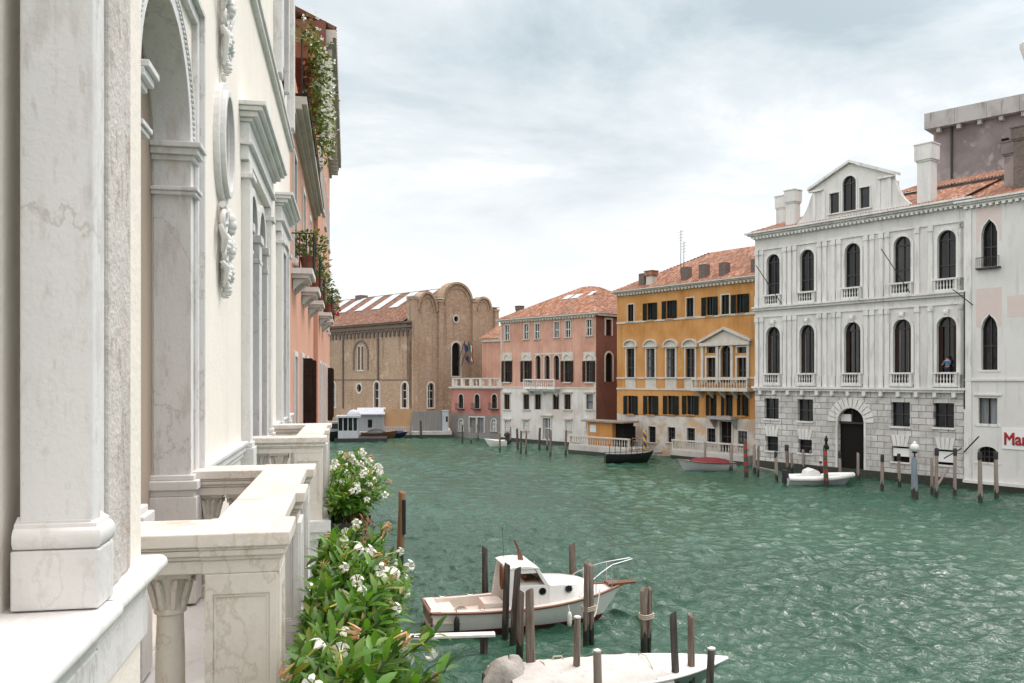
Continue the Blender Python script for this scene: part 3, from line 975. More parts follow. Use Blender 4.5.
for x in (ax0 + .12, ax0 + .95, ax1 - .95, ax1 - .12): g_.box(x - .14, x + .14, -.34, -.27, zB + .16, zE - .28)
g_.build('gable_moulding', M['pal_trim'], r)
chimney(r, U(790.8), .3, ZC + .5, Zt(790.8, 191), .82, .8, 'pal', flare=.1, capz=Zt(790.8, 202))
chimney(r, U(781, 3), 3.2, ZC + .7, PA.Z(781, 197, 3), .75, .75, 'pal', flare=.08, capz=PA.Z(781, 208, 3))
chimney(r, U(924.5), .35, ZC + .5, Zt(924.5, 145), .98, .9, 'pal', flare=.14, capz=Zt(924.5, 160))
chimney(r, U(886, 6), 6, ZC + 1.2, PA.Z(886, 182, 6), 1.6, 1.2, 'pal', cap=False)
# stair roof and dormer strip behind the tall chimney
rf = MB()
x0, x1 = U(893, 5), U(965, 5)
rf.box(x0, x1 + 3, 5.2, 9, ZC + 1.5, ZC + 2.9, 1)
roof(rf, (x0 - .2, 4.9, ZC + 2.85), (x1 + 3.2, 4.9, ZC + 2.85), (0, 4.2, 1.3), 0, 0)
rf.build('stair_roof', [M['tile'], M['grey_tower']], r)
for px, yt in ((783.5, 0), (912, 0)):
    fp = MB()
    u0 = U(px)
    fp.tube([(u0, -.3, ZS1 + .3), (u0 - 1.1, -2.2, ZS1 + 3.4)], .035, 6)
    fp.build('flag_pole', M['iron'], r)
fp = MB()
fp.tube([(L - .1, -.25, Zt(963, 448)), (L - 1.1, -.7, Zt(950, 458))], .04, 6)
fp.build('iron_bracket', M['iron'], r)
dp = MB()
dp.tube([(L + .05, -.2, ZS1 + .1), (L + .05, -.2, ZS1 - 8)], .05, 6)
dp.build('downpipe', M['iron'], r)

# ------------------------------------------------------------------ 2 the house beside it with the red lettering
r = house('plaster_house', PA, 'pale plaster house at the right with pointed arch windows and red lettering', 'house', a=L + .004)
uo = L + .004
W = 11.0
h3 = []
ZC2 = Zt(1000, 203)
V = lambda px: U(px) - uo
win(r, h3, V(990), 1.02, Zt(990, 267), Zt(990, 219), 'gothic', .3, fr=.12, sill=.1, bars=(1, 1), rail=True)
win(r, h3, V(990), 1.05, Zt(990, 370), Zt(990, 314), 'gothic', .3, fr=.12, sill=.12, bars=(1, 1), curtain=False)
win(r, h3, V(988.6), 1.2, Zt(988.6, 424), Zt(988.6, 398), 'rect', .2, fr=.12, sill=.16, hood='flat', bars=(1, 0), pane='curtain', sash='sh_brown')
win(r, h3, V(988), 1.25, Zt(988, 462.5), Zt(988, 446.5), 'low', .3, fr=.12, sill=.1, bars=(3, 2), sash='iron', pane='dark')
win(r, h3, V(1075), 1.0, Zt(1075, 262), Zt(1075, 210), 'gothic', .3, fr=.12, sill=.1, bars=(1, 1))
win(r, h3, V(1075), 1.05, Zt(1075, 372), Zt(1075, 312), 'gothic', .3, fr=.12, sill=.12, bars=(1, 1))
w = MB()
w.plate([(.0, .45), (.0, ZC2), (W, ZC2), (W, .45)], h3, -.12, rev=.3, back=12)
for q in w.v: pass
w.build('wall', M['mar'], r)
w = MB()
w.box(.003, W, -.26, .2, -1.2, .45)
w.build('plinth', M['weed'], r)
w = MB()
cornice(w, .0, W, ZC2 + .45, .5, .4, -.12, dent=.4)
w.box(0, W, -.22, -.1, Zt(990, 380) - .06, Zt(990, 380) + .08)
w.box(.02, .5, -.2, -.1, .46, ZC2 - .2)
w.box(.0, W, -.35, -.1, .42, .62)
w.build('cornice_and_string_course', M['pal_trim'], r)
w = MB()
w.box(V(977), V(1002.5), -.135, -.1, Zt(990, 327), Zt(990, 288))
w.box(V(977), V(1002.5), -.135, -.1, Zt(990, 242), Zt(990, 205.5))
w.box(V(1008), V(1030), -.135, -.1, Zt(1010, 317), Zt(1010, 296))
gp = MB()
o3 = []
for a_, b_, (pA, pB), (zA_, zB_) in ((0, 0, (977, 1002.5), (327, 288)), (0, 0, (977, 1002.5), (242, 205.5))):
    pass
hh = [[(x, z) for x, z in shape(V(990), 1.05, Zt(990, 370), Zt(990, 314), 'gothic', .13)], [(x, z) for x, z in shape(V(990), 1.02, Zt(990, 267), Zt(990, 219), 'gothic', .13)]]
pm = MB()
for (za, zb), hsh in (((327, 288), hh[0]), ((242, 205.5), hh[1])):
    z0, z1 = Zt(990, za), Zt(990, zb)
    up_ = [p for p in hsh if p[1] > z0 + .02]
    poly = [(V(977), z0), (V(977), z1), (V(1002.5), z1), (V(1002.5), z0), (up_[-1][0], z0)] + up_[::-1] + [(up_[0][0], z0)]
    pm.plate(poly, [], -.128)
    pm.build('pink_panel', M['pinkpanel'], r)
    pm = MB()
pm.plate([(V(1008), Zt(1010, 317)), (V(1008), Zt(1010, 296)), (V(1040), Zt(1010, 296)), (V(1040), Zt(1010, 317))], [], -.128)
pm.build('pink_panel', M['pinkpanel'], r)
rf = MB()
roof(rf, (-.1, -.4, ZC2 + .42), (W, -.4, ZC2 + .42), (0, 6.0, 2.3))
rf.build('roof', M['tile'], r)
chimney(r, V(998), 2.6, ZC2 + .6, Zt(998, 141) + .3, 1.0, 1.0, 'grey_tower', flare=.15, capz=Zt(998, 148))
chimney(r, V(1018), 1.2, ZC2 + .4, Zt(1018, 125), 1.15, 1.0, 'brickch', flare=.12, capz=Zt(1018, 136))
fp = MB()
fp.tube([(V(974), -.2, Zt(974, 305)), (V(965.5), -1.8, Zt(966, 291))], .035, 6)
fp.build('flag_pole', M['iron'], r)
fp = MB()
fp.tube([(V(966), -.3, Zt(966, 452)), (V(985), -.9, Zt(985, 436))], .05, 6)
fp.build('iron_bracket', M['iron'], r)
sg_ = MB()
sg_.box(V(1003), V(1062), -.18, -.125, Zt(1010, 449), Zt(1010, 428))
sgn = sg_.build('sign_panel', M['signwhite'], r)
cu = bpy.data.curves.new('lettering', 'FONT')
cu.body = 'Mar'
cu.size = 1.12
cu.extrude = .012
cu.bevel_depth = .03
cu.bevel_resolution = 0
tmp = bpy.data.objects.new('lettering_source', cu)
COL.objects.link(tmp)
bpy.context.view_layer.update()
me = bpy.data.meshes.new_from_object(tmp.evaluated_get(bpy.context.evaluated_depsgraph_get()))
bpy.data.objects.remove(tmp)
lt = bpy.data.objects.new('lettering', me)
COL.objects.link(lt)
me.materials.clear()
me.materials.append(M['signred'])
lt.parent = sgn
lt.rotation_euler = (R(90), 0, 0)
lt.scale = (.82, 1, 1)
lt.location = (V(1004.8), -.195, Zt(1012, 444.5))

# ------------------------------------------------------------------ 3 the dark block rising behind the palace
TW = Fac(926, 71.5, 1021.5, 66.6)
r = house('rooftop_block', TW, 'mauve grey rendered block with a heavy concrete fascia rising behind the stone palace', 'building')
ztop, zfl = TW.Z(926, 115), TW.Z(926, 130)
w = MB()
w.box(.5, 17, .3, 9, 3, zfl)
w.build('wall', M['grey_tower'], r)
w = MB()
for i in range(5):
    x = -.0 + i * 2.35
    w.box(x, x + 2.33, -.45, 9.2, zfl - .05, ztop)
w.box(9.41, 17.3, -.45, 9.2, zfl - .05, ztop + .12)
for i in range(9): w.box(.9 + i * 1.55, 1.2 + i * 1.55, -.3, .35, zfl - .42, zfl - .045)
w.build('fascia', M['fascia'], r)
w = MB()
w.tube([(TW.U(951), .15, zfl), (TW.U(951), .15, zfl - 6.5)], .09, 6)
w.build('downpipe', M['iron'], r)
w = MB()
xx = TW.U(1012)
w.box(xx, xx + 2.2, 1.0, 3.0, ztop, ztop + .35)
w.build('parapet_coping', M['fascia'], r)
ch = MB()
xx = TW.U(1024)
ch.lathe(xx + .5, .6, [(.42, ztop), (.42, ztop + 2.4), (.55, ztop + 2.6), (.95, ztop + 3.9), (.95, ztop + 4.1), (.5, ztop + 4.4), (.05, ztop + 4.5)], 14)
ch.build('chimney', M['pal'], r, smooth=40)
hs = []
w = MB()
w.box(TW.U(1001), TW.U(1008), .1, .34, TW.Z(1004, 152), TW.Z(1004, 138))
w.build('shuttered_opening', M['dark'], r)

# ------------------------------------------------------------------ 4 the ochre palace
yl = PA.o + PA.v * 1.6
YE = Fac.__new__(Fac)
YE.u, YE.v, YE.ang = PA.u, PA.v, PA.ang
YE.o = yl
t0 = YE.U(617)
t1 = YE.U(756.5)
YE.o = yl + PA.u * t0
YE.L = t1 - t0
L = YE.L
U = YE.U
Zt = YE.Z
r = house('ochre_palace', YE, 'ochre yellow palace with dark green shutters and a pedimented triple window', 'palace')
yx = lambda q: 600 + q / 2.63
yy = lambda q: 220 + q / 2.63
hu, hl = [], []
ZCY = Zt(617, 297)
ZB = Zt(690, yy(517))
for c, w_, a, bb, sh in ((81, .85, 222, 267, 0), (132, .8, 218, 264, 1), (183, .8, 212, 260, 1), (237, .9, 205, 255, 0), (289, .8, 202, 252, 1), (330, .9, 197, 249, 0), (369, .85, 195, 245, 1)):
    win(r, hu, U(yx(c)), w_, Zt(yx(c), yy(bb)), Zt(yx(c), yy(a)), 'rect', .2, frame='church_st' if not sh else 'yel', fr=.1 if not sh else .02, proud=.04, sill=.06, bars=(1, 0), sash='sh_green',
        shut='sh_green' if sh else None, shw=.52)
for c in (81, 134, 187, 238):
    win(r, hu, U(yx(c)), 1.14, Zt(yx(c), yy(414)), Zt(yx(c), yy(338)), 'rect', .26, frame='church_st', fr=.16, proud=.07, sill=.1, hood='arch', bars=(1, 2), sash='sash', curtain=(c in (134, 187)))
f3 = [(293, 1.05, 'rect', 413, 362), (332, 1.2, 'arch', 413, 330), (374, 1.05, 'rect', 413, 362)]
for c, w_, k, a, bb in f3:
    win(r, hu, U(yx(c)), w_, Zt(yx(c), yy(a)) - .5, Zt(yx(c), yy(bb)), k, .3, frame='church_st', fr=.17, proud=.09, sill=0, bars=(1, 1), sash='sash')
for c in (293, 374):
    win(r, hu, U(yx(c)), 1.05, Zt(yx(c), yy(350)), Zt(yx(c), yy(334)), 'rect', .3, frame='church_st', fr=.12, proud=.08, sill=0, bars=None)
for c in (81, 134, 187, 238):
    win(r, hu, U(yx(c)), .95, Zt(yx(c), yy(512)), Zt(yx(c), yy(462)), 'rect', .25, frame='yel', fr=.02, proud=.03, sill=.08, bars=(1, 0), shut='sh_green', shw=.5, sash='sash')
for c, w_ in ((293, .5), (334, .55), (376, .5)):
    win(r, hu, U(yx(c)), w_, Zt(yx(c), yy(515)), Zt(yx(c), yy(460)), 'rect', .25, frame='yel', fr=.02, proud=.03, sill=.08, bars=None, shut='sh_green', shw=.32)
for c, a, bb in ((85, 542, 580), (137, 543, 585), (188, 545, 585), (239, 547, 587), (293, 548, 590), (375, 555, 600)):
    win(r, hl, U(yx(c)), 1.0, Zt(yx(c), yy(bb)), Zt(yx(c), yy(a)), 'rect', .28, frame='church_st', fr=.1, proud=.03, sill=.08, bars=(2, 2), sash='iron', pane='dark' if c != 375 else 'curtain')
win(r, hl, U(yx(331)), 1.35, .9, Zt(yx(331), yy(530)), 'rect', .35, frame='church_st', fr=.16, proud=.07, sill=0, bars=(1, 1), sash='sash', pane='dark', name='door')
w = MB()
w.plate([(0, ZB), (0, ZCY + .3), (L, ZCY + .3), (L, ZB)], hu, 0, rev=.3, back=13)
w.build('wall', M['yel'], r)
w = MB()
w.plate([(0, -1), (0, ZB - .004), (L, ZB - .004), (L, -1)], hl, .0, rev=.32, back=13)
w.build('ground_storey_wall', M['yel_base'], r)
w = MB()
cornice(w, -.02, L, ZCY + .55, .5, .35, 0, dent=.42)
z1_ = Zt(617, yy(272))
w.box(-.02, L, -.07, .02, z1_ - .08, z1_ + .1)
z2_ = Zt(690, yy(415))
w.box(-.02, L, -.08, .02, z2_ - .1, z2_ + .06)
z3_ = Zt(690, yy(446))
w.box(-.02, L, -.07, .02, z3_ - .08, z3_ + .08)
for c in (81, 134, 187, 238):
    u = U(yx(c))
    w.box(u - .72, u + .72, -.05, .02, z3_ + .08, z2_ - .1)
w.build('cornice_and_string_courses', M['church_st'], r)
w = MB()
ua, ub = U(yx(268)), U(yx(394))
zp0, zp1 = Zt(yx(332), yy(322)), Zt(yx(332), yy(284))
um = (ua + ub) / 2
w.box(ua - .1, ub + .1, -.3, .02, zp0 - .28, zp0 + .02)
for sg, xe in ((-1, ua - .25), (1, ub + .25)):
    w.ext([(xe, zp0 + .0), (xe, zp0 + .22), (um, zp1 + .1), (um, zp1 - .14)], 'y', -.34, .02)
w.ext([(ua + .1, zp0 + .025), (um, zp1 - .2), (ub - .1, zp0 + .025)], 'y', -.05, .02)
for x in (ua + .12, um - .82, um + .82, ub - .12): w.box(x - .13, x + .13, -.16, .02, z2_ - .6, zp0 - .282)
w.build('pediment', M['church_st'], r)
w = MB()
w.box(ua - .5, ub + .5, -1.0, -.002, z3_ - .1, z3_ + .08)
for i in range(5):
    x = ua + (ub - ua) * i / 4
    w.ext([(-.05, z3_ - .75), (-.9, z3_ - .12), (-.05, z3_ - .12)], 'x', x - .1, x + .1)
balus(w, ua - .45, ub + .45, z3_ + .08, z3_ + 1.05, -.85, 20, dp=.1)
w.build('balcony', M['church_st'], r)
w = MB()
xd = U(yx(331))
w.box(xd - 1.35, xd + 1.35, -1.0, -.0, Zt(yx(331), yy(524)), Zt(yx(331), yy(516)))
for sg in (-1, 1): w.ext([(-.02, Zt(yx(331), yy(550))), (-.85, Zt(yx(331), yy(525))), (-.02, Zt(yx(331), yy(525)))], 'x', xd + sg * 1.2 - .06, xd + sg * 1.2 + .06)
w.build('door_canopy', M['awn'], r)
rf = MB()
roof(rf, (-.45, -.4, ZCY + .52), (L + .3, -.4, ZCY + .52), (0, 7.5, 3.9), 7.0, 0)
rf.v, rf.f = rf.v, rf.f
roof(rf, (-.45, 14, ZCY + .52), (-.45, -.4, ZCY + .52), (7.0, 0, 3.9), 7.2, 7.2)
rf.build('roof', M['tile'], r)
for c, zt_, w_, mt, cp in ((105, 140, .75, 'brickch', 0), (125, 135, .8, 'church_st', 1), (217, 123, .75, 'brickch', 0), (264, 116, .75, 'brickch', 0), (317, 111, .75, 'brickch', 0), (400, 102, .6, 'brickch', 0)):
    chimney(r, U(yx(c)), .55, ZCY + .55, Zt(yx(c), yy(zt_)), w_, .7, mt, cap=bool(cp), flare=.05 if not cp else .12, capmat='tile' if cp else None)
w = MB()
an_u, an_z = U(yx(212), 2), ZCY + 1.4
for k, q in enumerate((212, 220)):
    zt_ = YE.Z(yx(q), yy(26 + k * 30), 2)
    w.tube([(U(yx(q), 2), 2, ZCY + 1.2), (U(yx(q), 2) + .05, 2, zt_)], .03, 5)
    for j in range(4): w.tube([(U(yx(q), 2) - .45 + .05 * j, 2.05, zt_ - .2 - j * .28), (U(yx(q), 2) + .5 - .05 * j, 1.95, zt_ - .2 - j * .28)], .014, 4)
w.build('aerial', M['iron'], r)
# water terrace of the ochre palace
def terrace(F, ua, ub, dep, zt_, label, n, g=True, gap=None):
    o = F.o - F.v * dep + F.u * ua
    r = thing('water_terrace', (o.x, o.y, 0), F.ang, label, 'terrace', None)
    w = MB()
    Lw = ub - ua
    w.box(0, Lw, 0, dep - .01, -1.2, zt_)
    w.build('platform', M['quay'], r)
    w = MB()
    w.box(-.02, Lw + .02, -.05, .01, -1.0, .35)
    w.build('weed_band', M['weed'], r)
    w = MB()
    segs = [(0, Lw)] if not gap else [(0, gap[0]), (gap[1], Lw)]
    for a, b_ in segs: balus(w, a + .02, b_ - .02, zt_, zt_ + .98, .16, max(4, int((b_ - a) / .32)), dp=.1)
    w.build('balustrade', M['church_st'], r)
    return r


terrace(YE, U(682), L - .05, 1.5, .85, 'white balustraded water terrace in front of the ochre palace door', 18)
HT = Fac(590, 88.3, 650, 82.5)
rt = terrace(HT, 0, HT.L, 3.2, .85, 'white balustraded terrace with the orange hut between pink and ochre palaces', 18)
w = MB()
w.tube([(HT.L + .2, .3, 1.9), (HT.L + 1.6, .3, 1.85), (HT.L + 2.6, .35, .9)], .04, 6)
for k in range(6): w.tube([(HT.L + .2 + .4 * k, .3, .75), (HT.L + .2 + .4 * k, .3, 1.88 - (.18 * max(0, k - 3)))], .025, 5)
w.build('gangway_rail', M['wood_brown'], rt)
w = MB()
w.box(HT.L, HT.L + 2.9, .1, 1.4, .55, .72)
w.build('gangway', M['wood_pale'], rt)
# ticket hut
o = HT.o + HT.v * -1.9 + HT.u * 1.4
r = thing('boarded_hut', (o.x, o.y, .85), HT.ang, 'small orange boarded hut with overhanging flat roof on the terrace', 'hut')
w = MB()
w.box(0, 3.3, 0, 1.9, 0, 2.35)
w.build('wall', M['hut'], r)
w = MB()
w.box(-.6, 4.9, -.35, 2.1, 2.35, 2.5)
w.build('roof', M['wood_pale'], r)
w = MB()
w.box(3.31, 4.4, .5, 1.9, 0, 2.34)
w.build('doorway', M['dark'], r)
w = MB()
w.box(.35, 1.15, -.03, -.003, 1.3, 2.05)
w.build('notice', M['notice'], r)

# ------------------------------------------------------------------ 5 the pink palace
PK = Fac(501, 103.7, 596, 92.4)
L = PK.L
U = PK.U
Zt = PK.Z
r = house('pink_palace', PK, 'pink palace with a peeling white lower half and a balcony under four arches', 'palace')
kx = lambda q: 490 + q / 3.105
ky = lambda q: 240 + q / 3.105
hu, hl, hs = [], [], []
ZE = Zt(501, 320)
ZB = Zt(548, ky(459))
for c, a, bb in ((53, 265, 312), (113, 262, 308), (147, 261, 307), (207, 255, 303), (242, 252, 302), (308, 248, 297)):
    win(r, hu, U(kx(c)), .72, Zt(kx(c), ky(bb)), Zt(kx(c), ky(a)), 'rect', .15, frame='church_st', fr=.13, proud=.04, sill=.08, bars=(1, 1), sash='sash_w')
for c in (53, 113, 240, 308):
    win(r, hu, U(kx(c)), .98, Zt(kx(c), ky(441)), Zt(kx(c), ky(376)), 'rect', .25, frame='church_st', fr=.06, proud=.05, sill=.14, bars=(1, 1), shut='sh_brown', shw=.42)
for c in (150, 178, 207):
    win(r, hu, U(kx(c)), .88, Zt(kx(c), ky(434)), Zt(kx(c), ky(358)), 'arch', .35, frame='church_st', fr=.11, proud=.06, sill=0, bars=(1, 1))
for c, gl in ((53, 0), (113, 0), (149, 0), (205, 0), (241, 0), (310, 1)):
    win(r, hl, U(kx(c)), 1.0, Zt(kx(c), ky(526)), Zt(kx(c), ky(479)), 'rect', .2, frame='church_st', fr=.12, proud=.05, sill=.12 if c not in (149, 205) else 0, hood='flat' if c not in (149, 205) else None,
        bars=(1, 0) if not gl else (0, 1), pane='sh_brown' if not gl else 'curtain', sash='sash')
for c in (54, 112, 243, 308):
    win(r, hl, U(kx(c)), .78, Zt(kx(c), ky(592)), Zt(kx(c), ky(562)), 'rect', .16, frame='church_st', fr=.12, proud=.05, sill=.06, hood='flat', bars=(3, 4), sash='sash_w', pane='curtain')
win(r, hl, U(kx(177)), 1.2, .6, Zt(kx(177), ky(553)), 'rect', .3, frame='church_st', fr=.2, proud=.08, sill=0, hood='flat', bars=(1, 1), sash='sash_w', pane='curtain', name='door')
w = MB()
w.plate([(0, ZB), (0, ZE), (L, ZE), (L, ZB)], hu, 0, rev=.3)
w.build('wall', M['pink'], r)
w = MB()
w.plate([(0, -.9), (0, ZB - .003), (L, ZB - .003), (L, -.9)], hl, 0, rev=.3)
w.build('lower_wall', M['pink_base'], r)
w = MB()
w.box(-.03, L + .05, -.08, .01, -1, .42)
w.build('weed_band', M['weed'], r)
w = MB()
for c in (53, 113, 240, 308):
    u, z0 = U(kx(c)), Zt(kx(c), ky(374))
    w.box(u - .95, u + .95, -.12, .01, z0 - .02, z0 + .1)
    w.ring(shape(u, .9, z0 + .1, z0 + .62, 'arch'), shape(u, .9, z0 + .1, z0 + .62, 'arch', .1), -.1, .01)
    w.plate([(u - .85, z0 + .1), (u - .85, z0 + .95), (u + .85, z0 + .95), (u + .85, z0 + .1)], [], -.022)
ua, ub = U(kx(136)), U(kx(222))
zz = Zt(kx(178), ky(356))
w.box(ua, ub, -.05, .01, zz + .0, zz + .2)
cornice(w, -.02, L + .02, ZE + .05, .45, .3, 0, dent=.45, steps=2)
w.box(-.02, L, -.05, .01, ZB - .06, ZB + .1)
w.box(-.03, .16, -.04, .01, .42, ZE - .3)
for k in range(22): w.box(L - (.42 if k % 2 else .28), L + .02, -.03, .01, .45 + k * .43, .45 + k * .43 + .41)
w.build('stone_trim', M['church_st'], r)
w = MB()
zb = Zt(kx(170), ky(460))
ua, ub = U(kx(122)), U(kx(218))
w.box(ua, ub, -1.0, -.002, zb - .12, zb + .05)
w.box(ua + .2, ub - .2, -.7, -.002, zb - .36, zb - .122)
for x in (ua + .5, (ua + ub) / 2, ub - .5): w.ext([(-.02, zb - .95), (-.85, zb - .13), (-.02, zb - .13)], 'x', x - .12, x + .12)
balus(w, ua, ub, zb + .05, zb + 1.05, -.88, 16, dp=.09)
w.build('balcony', M['pal_trim'], r)
# side wall, as a mesh turned into the narrow gap
DS = 16.0
side = MB()
sh_ = []
# in side coordinates x runs back from the corner
class SideF(Fac): pass
SF = SideF.__new__(SideF)
SF.o = PK.o + PK.u * L
SF.u = PK.v.copy()
SF.v = -PK.u
SF.ang = PK.ang + math.pi / 2
SF.L = DS
side_wins = ((368, .95, 'rect', 297, 247, 0), (369, 1.15, 'arch', 440, 350, 1))
rs = r
def turn(mb): return mb.move(Matrix.Translation((L, 0, 0)) @ Matrix.Rotation(math.pi / 2, 4, 'Z'))
for c, w_, k, a, bb, dk in side_wins:
    u, z0, z1 = SF.U(kx(c)), SF.Z(kx(c), ky(a)), SF.Z(kx(c), ky(bb))
    inn = shape(u, w_, z0, z1, k)
    sh_.append(inn)
    f = turn(MB().ring(inn, shape(u, w_, z0, z1, k, .2), -.06, .03)).build('window', M['church_st'], r)
    turn(MB().plate(shape(u, w_ + .05, z0 - .03, z1 + .03, k), [], .2)).build('pane', M['dark' if dk else 'sh_brown'], f)
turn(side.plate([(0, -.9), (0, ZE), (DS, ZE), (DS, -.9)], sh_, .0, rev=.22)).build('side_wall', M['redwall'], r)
turn(MB().box(0, DS, -.28, .01, ZE - .28, ZE + .04)).build('side_eave', M['church_st'], r)
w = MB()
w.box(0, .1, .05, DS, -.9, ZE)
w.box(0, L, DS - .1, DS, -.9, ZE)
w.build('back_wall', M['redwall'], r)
rf = MB()
hr = 3.9
run = 7.4
roof(rf, (-.4, -.45, ZE + .02), (L + .4, -.45, ZE + .02), (0, run, hr), run, run)
roof(rf, (L + .4, -.45, ZE + .02), (L + .4, DS, ZE + .02), (-run, 0, hr), run, run)
roof(rf, (-.4, DS, ZE + .02), (-.4, -.45, ZE + .02), (run, 0, hr), run, run)
rf.build('roof', M['tile'], r)
w = MB()
for c, q in ((240, 187), (267, 186), (306, 188)):
    u = U(kx(c), 4.0)
    sl = hr / run
    y0 = 3.6 + (.4 if c == 306 else 0)
    z = ZE + .02 + (y0 + .45) * sl + .14
    ww = .55 if c != 306 else .35
    w.add([(u - ww, y0, z), (u + ww, y0, z), (u + ww, y0 + 1.1, z + 1.1 * sl), (u - ww, y0 + 1.1, z + 1.1 * sl)], [(0, 1, 2, 3)])
w.build('skylight', M['skylight'], r)
chimney(r, U(kx(92), 6), 6, ZE + 1.0, PK.Z(kx(92), ky(207), 6), .75, .7, 'brickch', flare=.06)
# roof of the next house behind
o = PK.o + PK.u * (L - 2.0) + PK.v * 17
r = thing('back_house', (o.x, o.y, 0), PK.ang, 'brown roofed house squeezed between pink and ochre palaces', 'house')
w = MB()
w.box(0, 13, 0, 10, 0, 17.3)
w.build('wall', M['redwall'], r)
rf = MB()
roof(rf, (-.4, -.4, 17.3), (13.4, -.4, 17.3), (0, 5.5, 2.6), 4, 4)
rf.build('roof', M['tile_d'], r)

# ------------------------------------------------------------------ 6 salmon house with a roof terrace
SA = Fac.__new__(Fac)
SA.u, SA.v, SA.ang, SA.o = PK.u, PK.v, PK.ang, PK.o.copy()
t0 = SA.U(451.5)
SA.o = PK.o + PK.u * t0
SA.L = -t0 - .01
L, U, Zt = SA.L, SA.U, SA.Z
r = house('salmon_house', SA, 'low salmon house with a balustraded roof terrace left of the pink palace', 'house')
qx = lambda q: 320 + q / 3.594
qy = lambda q: 260 + q / 3.594
hu = []
ZT = Zt(475, qy(462))
for c in (507, 565, 627):
    win(r, hu, U(qx(c)), 1.0, Zt(qx(c), qy(533)), Zt(qx(c), qy(482)), 'arch', .25, frame='church_st', fr=.1, proud=.05, sill=.1, bars=(1, 1), rail=True, pane='dark')
hl = []
ZM = Zt(475, qy(556))
for c, w_ in ((507, .9), (625, .9)): win(r, hl, U(qx(c)), w_, Zt(qx(c), qy(615)), Zt(qx(c), qy(572)), 'arch', .2, frame='church_st', fr=.12, proud=.05, sill=.06, bars=(2, 2), sash='sash_w', pane='curtain')
for c in (550, 578): win(r, hl, U(qx(c)), 1.25, .75, Zt(qx(c), qy(566)), 'rect', .3, frame='church_st', fr=.16, proud=.06, sill=0, bars=(2, 1), sash='metalshed', pane='curtain', name='door')
w = MB()
w.plate([(0, ZM), (0, ZT), (L, ZT), (L, ZM)], hu, 0, rev=.3, back=8)
w.build('wall', M['salmon'], r)
w = MB()
w.plate([(0, -1), (0, ZM - .003), (L, ZM - .003), (L, -1)], hl, 0, rev=.35, back=8)
w.build('lower_wall', M['greyfence'], r)
w = MB()
cornice(w, -.02, L, ZT + .2, .3, .25, 0, steps=2)
balus(w, 0, L, ZT + .2, ZT + 1.35, .2, 7, dp=.12, r=.14)
for i in range(6): w.box(L * i / 5.3, L * i / 5.3 + .5, .05, .36, ZT + .32, ZT + 1.2)
w.build('roof_balustrade', M['church_st'], r)
w = MB()
w.box(.02, L - .02, .3, 7.9, ZT + .02, ZT + .1)
w.build('terrace_floor', M['quay'], r)
# pink annex behind
BK = Fac(482, 122, 505, 119)
r = house('pink_annex', BK, 'plain pinkish brick building behind the salmon house next to the church', 'building')
w = MB()
w.box(0, 8, 0, 8, 0, BK.Z(490, qy(283)))
w.build('wall', M['pink'], r)
rf = MB()
zz = BK.Z(490, qy(283))
roof(rf, (-.3, -.3, zz), (8, -.3, zz), (0, 4, 2.0))
rf.build('roof', M['tile'], r)
w = MB()
w.box(0, 8, -.15, .0, zz - .45, zz - .05)
w.build('eave', M['church_st'], r)

# ------------------------------------------------------------------ 7 the brick church
Z0 = 118.0
c0 = at(412, Z0)
dirx = (Vector((CS, -SN)) * .716 + Vector((SN, CS)) * .698)     # facade runs right and back
CF = Fac.__new__(Fac)
CF.o, CF.u = c0, dirx.normalized()
CF.v = Vector((-CF.u.y, CF.u.x))
CF.ang = math.atan2(CF.u.y, CF.u.x)
CF.L = CF.U(497)
r = house('brick_church', CF, 'tan brick church with three rounded gables and arched white framed windows', 'church')
U, Zt, L = CF.U, CF.Z, CF.L
hs = []
# side nave wall runs left and back from the corner: local y axis; its own helper plane
NF = Fac.__new__(Fac)
NF.u = -CF.v
NF.o = c0 + CF.v * 46
NF.v = CF.u.copy()
NF.ang = math.atan2(NF.u.y, NF.u.x)
def tn(mb): return mb.move(Matrix.Translation((0, 46, 0)) @ Matrix.Rotation(-math.pi / 2, 4, 'Z'))
ZEV = NF.Z(411, 321)
def cwin(F, tf, holes, px, pw_, ya, yb, k, pane='glass', fr=.22, sash=True):
    u = F.U(px)
    w_ = F.U(px + pw_ / 2) - F.U(px - pw_ / 2)
    z0, z1 = F.Z(px, ya), F.Z(px, yb)
    inn = shape(u, w_, z0, z1, k)
    holes.append(inn)
    mb = MB().ring(inn, shape(u, w_, z0, z1, k, fr), -.08, .04, closed=(k == 'round'))
    if k != 'round': mb.box(u - w_ / 2 - fr, u + w_ / 2 + fr, -.1, .04, z0 - .2, z0 + .01)
    f = tf(mb).build('window', M['church_st'], r)
    tf(MB().plate(shape(u, w_ + .05, z0 - .03, z1 + .03, k), [], .32)).build('pane', M[pane], f)
    if sash and k != 'round':
        s_ = MB().box(u - .04, u + .04, .24, .31, z0, z1 - .1)
        for q in (.35, .68): s_.box(u - w_ / 2, u + w_ / 2, .245, .305, z0 + (z1 - z0) * q - .04, z0 + (z1 - z0) * q + .04)
        tf(s_).build('sash', M['sash_w'], f)
    return f
idt = lambda mb: mb
cwin(CF, idt, hs, 456, 8.6, 376, 342.5, 'arch', 'dark', .2, False)
cwin(CF, idt, hs, 456, 4.6, 321.5, 316.5, 'round', 'glass', .16)
cwin(CF, idt, hs, 430.7, 6, 407.5, 383, 'arch', 'glass', .25)
hn = []
cwin(NF, tn, hn, 377, 5.2, 407.3, 382, 'arch', 'glass', .25)
cwin(NF, tn, hn, 405, 6, 407.6, 382.5, 'arch', 'glass', .25)
cwin(NF, tn, hn, 359.3, 4.6, 391.5, 385, 'round', 'glass', .25)
